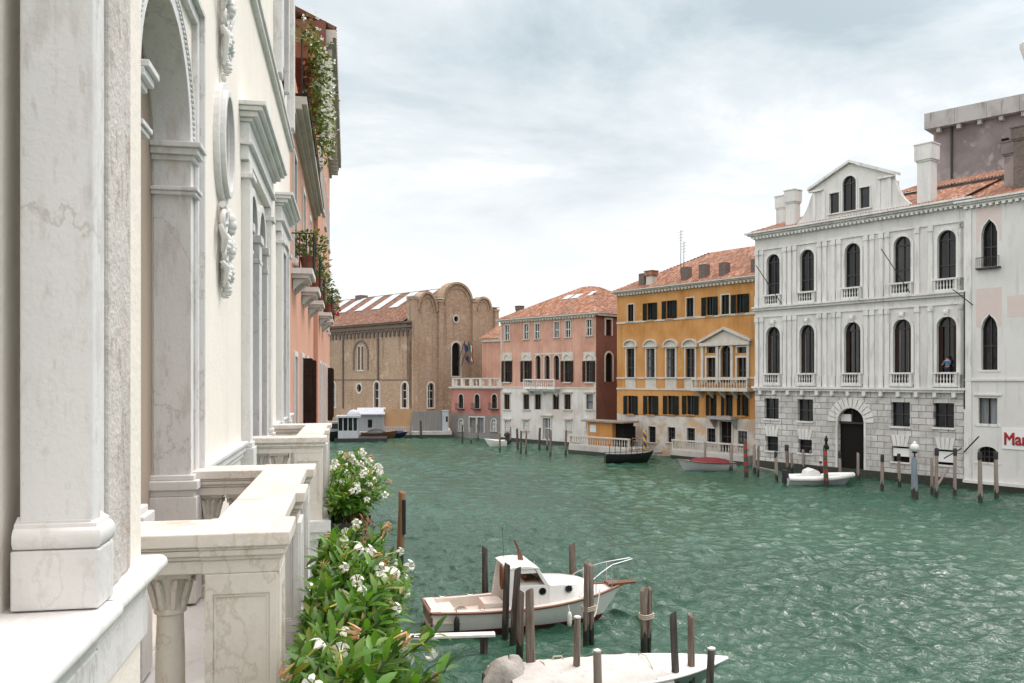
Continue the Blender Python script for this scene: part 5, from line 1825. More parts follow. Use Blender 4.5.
def balcony(y0, y1, lab):
    XO = -.315            # outer face of pedestals
    PW = .345
    b_ = MB()
    b_.box(WX - .1, XO + .10, y0 - .1, y1 + .1, FLOOR - .14, FLOOR)
    b_.box(WX - .1, XO + .06, y0 - .06, y1 + .06, FLOOR - .24, FLOOR - .142)
    b_.box(WX - .1, XO - .02, y0 + .02, y1 - .02, FLOOR - .62, FLOOR - .242)
    for yy_ in (y0 + .3, (y0 + y1) / 2, y1 - .3): b_.ext([(WX, FLOOR - 1.3), (WX + .25, FLOOR - 1.15), (XO - .1, FLOOR - .72), (XO - .04, FLOOR - .622), (WX, FLOOR - .622)], 'y', yy_ - .13, yy_ + .13)
    bo = b_.build('balcony', M['stone'], r, bevel=.01)
    bo['label'] = lab
    zf = RAIL - .195
    ped = [(XO - PW, y0), (XO - PW + .02, (y0 + y1) / 2 - PW / 2), (XO - PW, y1 - PW)]
    for px_, py_ in ped:
        m_ = MB()
        m_.box(px_, px_ + PW, py_, py_ + PW, FLOOR, FLOOR + .12)
        m_.box(px_ + .012, px_ + PW - .012, py_ + .012, py_ + PW - .012, FLOOR + .12, zf + .002)
        # raised border round a sunk panel on near and canal faces
        for ax in ('y', 'x'):
            e = .05
            i0, i1 = (px_ + .012, px_ + PW - .012) if ax == 'y' else (py_ + .012, py_ + PW - .012)
            za, zb_ = FLOOR + .16, zf - .06
            inn = [(i0 + e, za + e), (i0 + e, zb_ - e), (i1 - e, zb_ - e), (i1 - e, za + e)]
            out_ = [(i0, za - .04), (i0, zb_ + .06), (i1, zb_ + .06), (i1, za - .04)]
            q = MB()
            mid = [(i0 + e - .014, za + e - .014), (i0 + e - .014, zb_ - e + .014), (i1 - e + .014, zb_ - e + .014), (i1 - e + .014, za + e - .014)]
            q.ring(mid, out_, -.012, .002, closed=True)
            q.ring(inn, mid, -.006, .002, closed=True)
            if ax == 'y':
                q.move(Matrix.Translation((0, py_ + .012, 0)))
            else:
                q.move(Matrix(((0, -1, 0, px_ + PW - .012), (1, 0, 0, 0), (0, 0, 1, 0), (0, 0, 0, 1))))
            m_.v, o0 = m_.v, len(m_.v)
            m_.add(q.v, q.f)
        m_.build('pedestal', M['stone_warm'] if py_ < y0 + .1 else M['stone'], bo, bevel=.005)
    # handrail: frieze and moulded cap along three sides
    h = MB()
    lev = [(zf, zf + .065, .0), (zf + .065, zf + .085, .012), (zf + .085, zf + .115, .028), (zf + .115, zf + .13, .034), (zf + .13, RAIL, .048)]
    hw = .15
    xm = XO - PW / 2
    for za, zb_, p in lev:
        e = hw - .035 + p
        q = p * 1.0
        q = p
        h.box(xm - e, xm + e, y0 + .05, y1 - .05, za, zb_ - .001)
        for ya, sgn in ((y0, 1), (y1, -1)):
            c_ = ya + sgn * PW / 2
            h.box(WX - .02, XO - .02, c_ - PW / 2 + .012 - p, c_ + PW / 2 - .012 + p, za, zb_ - .002)
            h.box(XO - PW - q * .3, XO + q, c_ - PW / 2 - q, c_ + PW / 2 + q, za, zb_)
        c_ = (y0 + y1) / 2
        h.box(xm - e + .004, xm + PW / 2 + q, c_ - PW / 2 - q, c_ + PW / 2 + q, za, zb_ - .0015)
    h.build('handrail', M['stone_warm'], bo, bevel=.008)
    cols = []
    for c_ in (y0 + PW / 2, y1 - PW / 2):
        cols += [(-.83, c_), (-1.075, c_)]
    for a, b2 in ((y0 + PW, (y0 + y1) / 2 - PW / 2), ((y0 + y1) / 2 + PW / 2, y1 - PW)):
        n = 3
        for k in range(n): cols.append((xm, a + (b2 - a) * (k + .5) / n))
    for x, y in cols:
        m_ = MB()
        column(m_, x, y, FLOOR, zf + .002, .068)
        m_.build('baluster', M['stone_warm'], bo, smooth=40)
    return bo
balcony(4.08, 7.18, 'nearer white stone balcony with veined marble pedestals')
balcony(10.52, 13.78, 'farther white stone balcony under the twin arched window')

# ------------------------------------------------------------------ 9 coral pink houses beyond it
def leafy(mb, p, d, L, wd, up=Vector((0, 0, 1)), curl=.35, fold=.25, mi=None):
    """one leaf: two rows of faces folded along the midrib, arching back"""
    d = d.normalized()
    sd = d.cross(up)
    if sd.length < .05: sd = d.orthogonal()
    sd.normalize()
    nn = sd.cross(d).normalized()
    prof = ((0, .12), (.28, .85), (.55, 1.0), (.8, .62), (1, .03))
    rows = []
    for q, ww in prof:
        c = p + d * (L * q) - nn * (curl * L * q * q)
        o = sd * (wd * .5 * ww)
        lift = nn * (fold * wd * ww * .5)
        rows.append((c - o + lift, c, c + o + lift))
    vs = [v for rr in rows for v in rr]
    fs = []
    for i in range(len(rows) - 1):
        a = i * 3
        fs += [(a, a + 1, a + 4, a + 3), (a + 1, a + 2, a + 5, a + 4)]
    mb.add(vs, fs, mi)


def small_leaf(mb, p, d, L, wd, mi=None):
    sd = d.cross(Vector((random.uniform(-1, 1), random.uniform(-1, 1), 1)))
    if sd.length < .01: sd = Vector((1, 0, 0))
    sd.normalize()
    d = d.normalized()
    mb.add([p, p + d * L * .5 + sd * wd * .5, p + d * L, p + d * L * .5 - sd * wd * .5], [(0, 1, 2, 3)], mi)


def rvec(a=1.0): return Vector((random.gauss(0, a), random.gauss(0, a), random.gauss(0, a)))


def pot_plant(loc, lab, w_=.5, l_=.5, h=.75, n=420, red=False, pot='terra', group=None):
    r_ = thing('potted_plant', loc, 0, lab, 'plant', group)
    mb = MB()
    mb.lathe(0, 0, [(w_ * .30, 0), (w_ * .42, .30), (w_ * .46, .30), (w_ * .46, .36), (w_ * .40, .36), (w_ * .38, .32)], 12, sy=l_ / w_)
    mb.build('pot', M[pot], r_, smooth=40)
    mb = MB()
    for i in range(n):
        a = random.uniform(0, 2 * math.pi)
        q = random.random() ** .6
        z = .3 + h * random.random() ** .8
        k = (1 - .35 * abs((z - .3) / h - .4)) * q
        p = Vector((w_ * .85 * k * math.cos(a), l_ * .85 * k * math.sin(a), z))
        small_leaf(mb, p, Vector((math.cos(a), math.sin(a), random.uniform(-.3, 1.2))) + rvec(.3), random.uniform(.08, .16), .06)
    mb.build('foliage', M['leaf_f'], r_)
    if red:
        mb = MB()
        for i in range(26):
            a = random.uniform(0, 2 * math.pi)
            mb.ball((w_ * .8 * math.cos(a), l_ * .8 * math.sin(a), random.uniform(.2, .6)), .05, .05, .045, 6, 4)
        mb.build('blossom_cluster', M['flag_r'], r_)
    return r_


ra = thing('pink_house', (0, 0, 0), 0, 'coral pink house next to the white palace with flowers hanging from its roof terrace', 'house')
AX = -1.2
AE = 30.0
EZ = 13.3
hh = []
wins = []
for y, w_, z0, z1 in ((19.4, .95, 10.1, 12.4), (23.2, .95, 10.1, 12.4), (27.0, .95, 10.1, 12.4), (19.6, .85, 5.8, 8.0), (22.6, .8, 5.5, 8.05), (25.0, .8, 5.5, 8.05)):
    hh.append(shape(y, w_, z0, z1))
    wins.append((y, w_, z0, z1))
w = MB()
w.plate([(YE_ + .01, -1), (YE_ + .01, EZ), (AE, EZ), (AE, -1)], hh, 0, rev=.25, back=9)
wturn(w, AX).build('wall', M['apink'], ra)
def awin(root, y, w_, z0, z1, X, sh_open=None):
    w = MB()
    w.ring(shape(y, w_, z0, z1), shape(y, w_, z0, z1, 'rect', .12), -.05, .03)
    w.box(y - w_ / 2 - .16, y + w_ / 2 + .16, -.1, .03, z0 - .1, z0)
    f = wturn(w, X).build('window', M['stone'], root)
    w = MB()
    w.plate(shape(y, w_ + .06, z0 - .03, z1 + .03), [], .2)
    wturn(w, X).build('pane', M['glass'], f)
    if sh_open:
        for sg in (-1, 1):
            w = MB()
            w.box(y + sg * w_ / 2 - .025, y + sg * w_ / 2 + .025, -.27, -.06, z0 + .02, z1 - .02)
            for k in range(3): w.box(y + sg * w_ / 2 - .04, y + sg * w_ / 2 + .04, -.25, -.09, z0 + .3 + k * .9, z0 + .4 + k * .9)
            wturn(w, X).build('shutter', M[sh_open], f)
for i, q in enumerate(wins): awin(ra, *q, AX, 'sh_brown' if i in (4, 5) else None)
w = MB()
for za, zb_, p in ((EZ - .1, EZ + .06, .34), (EZ - .2, EZ - .102, .24), (EZ - .3, EZ - .202, .12)): w.box(YE_ + .03, AE, -p, .02, za, zb_)
wturn(w, AX).build('eave_cornice', M['church_st'], ra)
w = MB()
w.box(YE_ + .03, AE, -.36, -.02, EZ + .062, EZ + .12)
wturn(w, AX).build('gutter', M['sh_brown'], ra)
w = MB()
w.box(-6, AX + .02, YE_ + .05, AE, EZ + .03, EZ + .08)
w.build('roof_terrace', M['redwall'], ra)
w = MB()
for k in range(12):
    y = YE_ + .4 + k * 1.0
    w.tube([(AX + .22, y, EZ + .1), (AX + .22, y, EZ + 1.35)], .018, 5)
for z in (.75, 1.35): w.tube([(AX + .22, YE_ + .3, EZ + z), (AX + .22, AE - .3, EZ + z)], .018, 5)
w.build('terrace_railing', M['iron'], ra)
# hanging flower boxes on the railing
for k in range(2):
    y0 = 18.6 + k * 2.0
    rr = thing('flower_box', (AX + .16, y0 + 1.0, EZ + 1.2), 0, ['nearer box of hanging white flowers on the pink house roof terrace', 'farther box of hanging white flowers on the pink house roof terrace'][k], 'flower box', 'hanging flower boxes on the roof terrace')
    mb = MB()
    mb.box(-.16, .16, -.95, .95, -.15, .18)
    mb.build('trough', M['terra'], rr)
    mb = MB()
    for i in range(1150):
        y = random.uniform(-1.05, 1.05)
        d = random.random() ** 1.3
        z = .55 - 1.75 * d + random.gauss(0, .16) + .25 * math.sin(y * 4 + k)
        x = .10 + .30 * math.sin(min(d * 2.2, 1) * math.pi / 2) + random.gauss(0, .11) - (.1 if z > .3 else 0)
        small_leaf(mb, Vector((x, y, z)), rvec(.6) + Vector((.6, 0, -.2)), random.uniform(.08, .17), .07)
    mb.build('foliage', M['leaf_f'], rr)
    mb = MB()
    for i in range(270):
        y = random.uniform(-1.05, 1.05)
        d = random.random() ** .9
        z = .55 - 1.7 * d + random.gauss(0, .15)
        x = .2 + .32 * math.sin(min(d * 2.2, 1) * math.pi / 2) + random.gauss(0, .08)
        for j in range(3): small_leaf(mb, Vector((x, y, z)), rvec(1), random.uniform(.05, .1), .06)
    tag(mb.build('blossoms', M['petal'], rr), kind='stuff')
    mb = MB()
    for i in range(300):
        y = random.uniform(-1, 1)
        z = .4 - 1.4 * random.random()
        small_leaf(mb, Vector((.25 + random.gauss(0, .12), y, z)), rvec(1), .12, .07)
    tag(mb.build('dry_leaves', M['leaf_dry'], rr), kind='stuff')
# window balconies with pots
rb = thing('shuttered_house', (0, 0, 0), 0, 'taller pink house with dark shutters and projecting stone cornice beyond the terrace house', 'house')
BXX = -1.05
BE = 48.0
BZ = 19.4
hh, wins = [], []
for y in (31.6, 35.0, 38.4, 41.8, 45.2):
    for z0, z1 in ((5.5, 8.05), (9.9, 12.2), (14.2, 16.2)):
        hh.append(shape(y, 1.0, z0, z1))
        wins.append((y, 1.0, z0, z1))
w = MB()
w.plate([(AE + .01, -1), (AE + .01, BZ), (BE, BZ), (BE, -1)], hh, 0, rev=.25, back=9)
wturn(w, BXX).build('wall', M['apink'], rb)
for q in wins: awin(rb, *q, BXX, 'sh_brown' if q[2] < 6 and q[0] > 41 else None)
w = MB()
for za, zb_, p in ((BZ - .15, BZ + .12, .62), (BZ - .3, BZ - .152, .5), (BZ - .48, BZ - .302, .34), (BZ - .75, BZ - .482, .12)): w.box(AE - .1, BE + .3, -p, .02, za, zb_)
for k in range(24): w.box(AE + .1 + k * .75, AE + .38 + k * .75, -.46, .01, BZ - .72, BZ - .482)
wturn(w, BXX).build('cornice', M['church_st'], rb)
rf = MB()
roof(rf, (BXX + .6, AE - .1, BZ + .13), (BXX + .6, BE + .3, BZ + .13), (-4, 0, 1.8), rib=.26)
rf.build('roof', M['tile'], rb)
w = MB()
w.box(-7, -.78, AE - .25, AE - .005, BZ - .75, BZ + .35)
w.build('parapet_end', M['redwall'], rb)
w = MB()
roof(w, (-6, AE - .3, BZ + .34), (-1.1, AE - .3, BZ + .34), (0, 1.2, .35), rib=.26)
w.build('end_tiles', M['tile'], rb)
pots = ['first', 'second', 'third', 'fourth', 'farthest']
for k, (root, y, X) in enumerate(((ra, 19.4, AX), (ra, 23.2, AX), (ra, 27.0, AX), (rb, 31.6, BXX), (rb, 35.0, BXX))):
    w = MB()
    w.box(y - .85, y + .85, -.44, .02, 9.74, 9.86)
    w.box(y - .75, y + .75, -.36, .02, 9.66, 9.738)
    for q in (-.55, .55): w.ext([(-.02, 9.42), (-.28, 9.655), (-.02, 9.655)], 'x', y + q - .07, y + q + .07)
    f = wturn(w, X).build('window_balcony', M['stone'], root)
    w = MB()
    for i in range(14): w.tube([(y - .8 + 1.6 * i / 13, -.45, 9.86), (y - .8 + 1.6 * i / 13, -.45, 10.6)], .012, 4)
    for sgn in (-.8, .8):
        for i in range(3): w.tube([(y + sgn, -.45 + .14 * i, 9.86), (y + sgn, -.45 + .14 * i, 10.6)], .012, 4)
        w.tube([(y + sgn, -.45, 10.6), (y + sgn, 0, 10.6)], .015, 4)
    w.tube([(y - .8, -.45, 10.6), (y + .8, -.45, 10.6)], .018, 4)
    wturn(w, X).build('railing', M['iron'], f)
    pot_plant((X + .32, y + .25, 9.87), pots[k] + ' leafy terracotta pot on the pink houses window balconies, from the white palace', .46, .62, .62, 380, red=(k == 4), group='potted plants on window balconies')

# ------------------------------------------------------------------ 10 planters below the balconies
def blossom_mesh(name, mats, wilt=0.0):
    mb = MB()
    for k in range(5):
        a0 = 2 * math.pi * k / 5
        rows = []
        for q, ww in ((0.0, .14), (.35, .42), (.7, .60), (1.0, .36), (1.12, .08)):
            r_ = .012 + .046 * q ** 1.5
            z = .03 + .075 * math.sin(q * 2.0) - (.035 + .06 * wilt) * q ** 3
            tw = .25 * q
            row = []
            for s_ in (-1, 0, 1):
                a = a0 + tw + s_ * ww * (.9 - .4 * wilt)
                row.append((r_ * math.cos(a), r_ * math.sin(a), z + (.006 if s_ else 0) * q - (.01 * wilt * s_)))
            rows.append(row)
        vs = [v for rr in rows for v in rr]
        fs = []
        for i in range(4):
            a = i * 3
            fs += [(a, a + 1, a + 4, a + 3), (a + 1, a + 2, a + 5, a + 4)]
        mb.add(vs, fs, 0)
    mb.tube([(0, 0, -.10), (0, 0, -.04), (0, 0, .01), (0, 0, .045)], [.004, .006, .010, .014], 8, 1)
    o = mb.build(name, mats, None, smooth=80)
    return o


BL_W = blossom_mesh('blossom', [M['petal'], M['petal_y']])
BL_O = blossom_mesh('blossom', [M['petal_o'], M['petal_y']], .8)
ME_W, ME_O = BL_W.data, BL_O.data
bpy.data.objects.remove(BL_W)
bpy.data.objects.remove(BL_O)


def planter(loc, ln, dep, lab, n_st, n_leaf, leafL, n_bl, hgt, rnd, droop=0.0, dry=0, bl_scale=1.0, n_open=None):
    random.seed(rnd)
    r_ = thing('flower_planter', loc, 0, lab, 'planter', None)
    mb = MB()
    mb.ext([(-dep * .42, 0), (-dep * .5, .26), (-dep * .46, .27), (-dep * .40, .20), (dep * .40, .20), (dep * .46, .27), (dep * .5, .26), (dep * .42, 0)], 'y', -ln / 2, ln / 2)
    mb.build('trough', M['blackbox'], r_, bevel=.01)
    mb = MB()
    for y in (-ln * .38, 0, ln * .38):
        mb.tube([(-dep * .5 - .02, y, .3), (-dep * .52, y, -.02), (dep * .5, y, -.02), (dep * .54, y, .12)], .012, 6)
    mb.tube([(dep * .53, -ln / 2, .12), (dep * .53, ln / 2, .12)], .010, 6)
    mb.build('iron_bracket', M['iron'], r_)
    lf, st = MB(), MB()
    tips = []
    for i in range(n_st):
        p = Vector((random.uniform(-dep * .4, dep * .4), random.uniform(-ln / 2, ln / 2), .2))
        d = Vector((random.gauss(.03, .32), random.gauss(0, .4), 1)).normalized()
        Ls = hgt * random.uniform(.55, 1.15)
        ns = n_leaf
        path = [p.copy()]
        ph = random.uniform(0, 6.28)
        for k in range(ns):
            d = (d + Vector((random.gauss(.035, .09), random.gauss(0, .09), -.03 - droop * .05))).normalized()
            p = p + d * (Ls / ns)
            if p.x < -dep * .5: p.x = -dep * .5; d.x = abs(d.x)
            path.append(p.copy())
            if k < 2: continue
            q = k / ns
            for s_ in (0, 1):
                a = ph + k * 1.57 + s_ * math.pi
                u = d.orthogonal().normalized()
                v = d.cross(u)
                out_ = u * math.cos(a) + v * math.sin(a)
                if p.x < -dep * .42 and out_.x < 0: out_.x *= -.4
                dd = out_ * (1.0 - .35 * q) + d * (.35 + .55 * q) + Vector((0, 0, .15))
                ll = leafL * random.uniform(.7, 1.2) * (.75 + .4 * math.sin(min(1, q * 1.3) * math.pi))
                leafy(lf, p, dd + rvec(.15), ll, ll * random.uniform(.30, .40), Vector((0, 0, 1)) + rvec(.25), random.uniform(.1, .45), random.uniform(.1, .5))
        tips.append((path[-1], d))
        st.tube(path[::2] + [path[-1]], .006, 4)
    lf.build('foliage', M['leaf'], r_, smooth=180, recalc=False)
    st.build('stems', M['stem'], r_)
    if dry:
        mb = MB()
        for i in range(dry):
            y = -ln / 2 + random.random() ** 1.5 * ln * .5
            p = Vector((dep * .3 + random.gauss(0.05, .08), y, .32 - .55 * random.random() ** 1.2))
            leafy(mb, p, rvec(.6) + Vector((.4, 0, -.8)), .08, .035, Vector((0, 0, 1)), .5, .4)
        tag(mb.build('wilted_leaves', M['leaf_dry'], r_), kind='stuff')
    random.shuffle(tips)
    cand = sorted(tips, key=lambda q: -(q[0].x * .7 + q[0].z * .7 + random.uniform(0, 1.0)))[:n_bl]
    for i, (p, d) in enumerate(cand):
        wil = random.random() < .36
        b_ = bpy.data.objects.new('blossom', ME_O if wil else ME_W)
        COL.objects.link(b_)
        b_.parent = r_
        dirv = Vector((random.gauss(.35, .5), random.gauss(-.45, .5), random.gauss(.25, .5))).normalized()
        b_.location = p + dirv * .05 + Vector((0, 0, .02))
        b_.rotation_euler = dirv.to_track_quat('Z', 'Y').to_euler()
        s_ = random.uniform(.75, 1.15) * bl_scale * (.8 if wil else 1)
        b_.scale = (s_, s_, s_)
    return r_


planter((-.07, 4.75, 5.62), 4.1, .36, 'long trough of glossy green leaves and white trumpet flowers outside the nearer balcony', 320, 13, .145, 92, .52, 3, bl_scale=.68)
planter((-.04, 12.2, 5.55), 3.4, .38, 'black trough of white trumpet flowers and wilted leaves outside the farther balcony', 190, 12, .15, 95, .56, 5, dry=260, bl_scale=.85)
# ------------------------------------------------------------------ 11 boats
def hull(mb, L, B, z_st, z_bow, draft, full=.55, n=28, m=9, mi=0, tr=.78, rake=.7, mid=-.12, zmax=None, grow=0.0, flare=.5):
    """hull shell; x from stern (0) to bow (L); returns the sheer line of one side"""
    o = len(mb.v)
    sheer = []
    for i in range(n + 1):
        t = i / n
        hb = B / 2 * ((tr + (1 - tr) * math.sin(min(t / full, 1) * math.pi / 2)) if t < full else max(0.0, 1 - ((t - full) / (1 - full)) ** 2.1))
        hb = max(hb, .012)
        zs = z_st + (z_bow - z_st) * t ** 1.8 + mid * math.sin(math.pi * t) * .6
        zk = -draft * (1 - max(0, (t - .75) / .25) ** 2.5)
        ex = .30 + flare * t ** 2
        row = []
        for side in (-1, 1):
            for j in range(m + 1):
                q = j / m
                z = zk + (zs - zk) * q
                if zmax is not None: z = min(z, zmax)
                qq = (z - zk) / (zs - zk)
                y = hb * (qq ** ex) + grow
                x = L * t - rake * (1 - qq) * max(0, (t - .55) / .45) ** 1.4
                row.append((x, side * y, z))
        mb.v += row
        sheer.append((L * t, hb, zs))
    w_ = 2 * (m + 1)
    for i in range(n):
        for s_ in (0, m + 1):
            for j in range(m):
                a = o + i * w_ + s_ + j
                mb.f.append([a, a + w_, a + w_ + 1, a + 1])
                mb.m.append(mi)
    mb.f.append([o + j for j in range(m + 1)] + [o + m + 1 + j for j in range(m, -1, -1)])
    mb.m.append(mi)
    return sheer


def deck_surface(mb, sheer, i0, i1, drop=.04, camber=.06, inset=.03, mi=0):
    o = len(mb.v)
    k = 6
    for i in range(i0, i1 + 1):
        x, hb, z = sheer[i]
        h = max(hb - inset, .005)
        for j in range(k + 1):
            q = -1 + 2 * j / k
            mb.v.append((x, h * q, z - drop + camber * (1 - q * q) * min(1, hb)))
    for i in range(i1 - i0):
        for j in range(k):
            a = o + i * (k + 1) + j
            mb.f.append([a, a + k + 1, a + k + 2, a + 1])
            mb.m.append(mi)


def boat_at(name, p_stern, p_bow, lab, cat, group=None):
    d = Vector((p_bow.x - p_stern.x, p_bow.y - p_stern.y))
    return thing(name, (p_stern.x, p_stern.y, 0), math.atan2(d.y, d.x), lab, cat, group), d.length


# white cabin boat
ps, pb = at(427, 25.4), at(617, 26.9)
r, Lb = boat_at('cabin_boat', ps, pb, 'white cabin boat with brown rubbing strake and bow rail moored among the posts', 'boat')
Lb = 6.25
mb = MB()
sh = hull(mb, Lb, 2.15, .74, 1.06, .35, full=.5, mid=-.14, rake=.75)
mb.build('hull', M['gel'], r, smooth=50)
mb = MB()
hull(mb, Lb, 2.15, .74, 1.06, .35, full=.5, mid=-.14, rake=.75, zmax=.13, grow=.012)
mb.build('bottom_paint', M['antifoul'], r, smooth=50)
for s_ in (-1, 1):
    mb = MB()
    mb.tube([(x, s_ * (hb + .02), z - .03) for x, hb, z in sh], .045, 8)
    mb.build('rubbing_strake', M['varnish'], r, smooth=50)
mb = MB()
mb.tube([(-.02, -.86, .70), (-.02, .86, .70)], .05, 8)
mb.box(.0, .04, -.8, .8, .3, .72)
mb.build('transom_rail', M['varnish'], r, smooth=50)
mb = MB()
deck_surface(mb, sh, 15, 28, .03, .10)
for i in range(0, 15):        # side decks
    for s_ in (-1, 1):
        (x0, h0, z0), (x1, h1, z1) = sh[i], sh[i + 1]
        mb.add([(x0, s_ * h0, z0 + .0), (x1, s_ * h1, z1 + .0), (x1, s_ * (h1 - .22), z1 + .02), (x0, s_ * (h0 - .22), z0 + .02), (x0, s_ * (h0 - .22), .42), (x1, s_ * (h1 - .22), .42)], [(0, 1, 2, 3), (3, 2, 5, 4)])
mb.box(.05, 3.3, -.85, .85, .38, .42)
mb.box(.04, .30, -.84, .84, .42, .75)
mb.box(.3, .8, -.8, .8, .42, .62)
mb.box(1.6, 2.2, -.7, .15, .42, .85)
mb.build('deck', M['deck'], r, smooth=40)
mb = MB()                                        # trunk cabin on the foredeck
tr_ = []
for x, hw, z in ((2.6, .78, 1.36), (3.6, .76, 1.36), (4.3, .66, 1.33), (4.75, .48, 1.28), (4.98, .30, 1.2)):
    tr_.append([(x, -hw - .06, .66), (x, -hw, z - .07), (x, -hw * .8, z), (x, 0, z + .05), (x, hw * .8, z), (x, hw, z - .07), (x, hw + .06, .66)])
o = len(mb.v)
for row in tr_: mb.v += row
for i in range(4):
    for j in range(6):
        a = i * 7 + j
        mb.f.append([a, a + 7, a + 8, a + 1]); mb.m.append(0)
mb.f.append([28 + j for j in range(7)]); mb.m.append(0)
mb.f.append([j for j in range(7)]); mb.m.append(0)
mb.build('trunk_cabin', M['gel'], r, smooth=35)
for x, s_ in ((3.35, -1), (4.2, -1), (3.35, 1), (4.2, 1)):
    mb = MB()
    hw = .79 if x < 4 else .70
    pts = [(x + .11 * math.cos(a * math.pi / 8), s_ * (hw + .035), 1.15 + .11 * math.sin(a * math.pi / 8)) for a in range(16)]
    mb.tube(pts, .02, 6, closed=True)
    mb.add([(p[0], s_ * (hw + .045), p[2]) for p in pts], [tuple(range(16))], 1)
    mb.build('porthole', [M['steel'], M['glass']], r)
# wheelhouse: aft posts, roof, raked windscreen
mb = MB()
for s_ in (-1, 1):
    mb.ext([(2.12, .42), (2.24, 1.3), (2.36, 1.85), (2.62, 1.85), (2.54, 1.3), (2.56, .42)], 'y', s_ * .82 - .03, s_ * .82 + .03)
    mb.ext([(2.56, .7), (2.56, 1.34), (3.6, 1.34), (3.6, .7)], 'y', s_ * .80 - .03, s_ * .80 + .03)
    mb.ext([(3.42, 1.34), (3.12, 1.83), (3.24, 1.83), (3.58, 1.30)], 'y', s_ * .80 - .035, s_ * .80 + .035)
mb.ext([(2.30, 1.83), (2.28, 1.87), (2.45, 1.915), (2.85, 1.925), (3.22, 1.88), (3.26, 1.83)], 'y', -.86, .86)
mb.ext([(2.42, 1.70), (2.42, 1.835), (3.10, 1.835), (3.18, 1.70)], 'y', -.832, -.79)
mb.ext([(2.42, 1.70), (2.42, 1.835), (3.10, 1.835), (3.18, 1.70)], 'y', .79, .832)
mb.ext([(3.42, 1.33), (3.13, 1.835), (3.20, 1.835), (3.51, 1.33)], 'y', -.03, .03)
mb.build('wheelhouse', M['gel'], r, bevel=.015)
mb = MB()
mb.add([(3.48, -.77, 1.36), (3.48, .77, 1.36), (3.17, .77, 1.83), (3.17, -.77, 1.83)], [(0, 1, 2, 3)])
mb.build('windscreen', M['glass'], r)
mb = MB()
mb.box(2.9, 3.35, -.5, .5, 1.2, 1.42)
mb.lathe(2.92, .25, [(.02, 1.42), (.16, 1.44), (.16, 1.47), (.02, 1.49)], 12)
mb.ball((2.95, -.3, 1.5), .12, .1, .1)
mb.build('dashboard', M['varnish'], r, smooth=40)
mb = MB()
mb.ext([(3.02, 1.90), (2.98, 2.05), (2.82, 2.42), (2.72, 2.58), (2.72, 2.48), (2.82, 2.24), (2.84, 1.90)], 'y', .1, .16)
mb.build('mast_stub', M['varnish'], r, bevel=.01)
mb = MB()
pts = [(2.14 + .0 * k, -.66 + .1 * math.cos(2 * math.pi * k / 20), 1.62 + .34 * math.sin(2 * math.pi * k / 20)) for k in range(20)]
mb.tube(pts, .05, 8, closed=True)
mb.build('hanging_hoop', M['varnish'], r, smooth=60)
mb = MB()                                        # pulpit
for s_ in (-1, 1):
    pts = []
    for i, up_ in ((20, .05), (22, .40), (24, .58), (26, .68)):
        x, hb, z = sh[i]
        pts.append((x, s_ * max(hb - .06, .05), z + up_))
    pts.append((Lb + .28, s_ * .1, 1.8))
    mb.tube(pts, .017, 6)
    for i in (23, 26):
        x, hb, z = sh[i]
        mb.tube([(x, s_ * max(hb - .06, .05), z), (x, s_ * max(hb - .06, .05), z + (.56 if i == 23 else .72))], .014, 6)
    mb.tube([(Lb + .28, s_ * .1, 1.8), (Lb + .26, s_ * .1, 1.1)], .014, 6)
mb.tube([(Lb + .28, -.1, 1.8), (Lb + .28, .1, 1.8)], .017, 6)
mb.build('bow_rail', M['steel'], r, smooth=60)
mb = MB()
mb.ext([(Lb - .55, -.24), (Lb + .38, -.13), (Lb + .44, 0), (Lb + .38, .13), (Lb - .55, .24)], 'z', 1.03, 1.10)
mb.build('bowsprit', M['varnish'], r, bevel=.01)
mb = MB()
mb.lathe(.72, -.98, [(.02, .1), (.07, .14), (.085, .24), (.085, .48), (.06, .58), (.02, .62)], 10)
mb.tube([(.72, -.97, .62), (.72, -.9, .8)], .012, 5)
mb.build('fender', M['rubber'], r, smooth=50)
for fx in (2.9, 4.1):
    mb = MB()
    mb.lathe(fx, -1.13, [(.02, .12), (.06, .16), (.075, .24), (.075, .46), (.05, .54), (.02, .57)], 10)
    mb.tube([(fx, -1.13, .57), (fx, -1.0, .78)], .01, 5)
    mb.build('fender', M['gel'], r, smooth=50)
mb = MB()
for k in range(4): mb.tube([(1.1 + (.20 - .02 * k) * math.cos(a * math.pi / 8), .35 + (.20 - .02 * k) * math.sin(a * math.pi / 8), .44 + .025 * k) for a in range(16)], .014, 5, closed=True)
mb.build('rope_coil', M['rope'], r)
MB().tube([(2.5, .55, 1.9), (2.45, .57, 2.9)], .008, 5).build('aerial', M['rubber'], r)
mb = MB()
for x, s_ in ((.75, -1), (1.5, -1), (4.6, -1), (.6, 1), (1.5, 1)): 
    i = int(x / Lb * 28)
    _, hb, z = sh[i]
    mb.tube([(x - .09, s_ * (hb - .1), z + .07), (x - .04, s_ * (hb - .1), z + .03), (x + .04, s_ * (hb - .1), z + .03), (x + .09, s_ * (hb - .1), z + .07)], .014, 5)
mb.build('cleat', M['steel'], r)

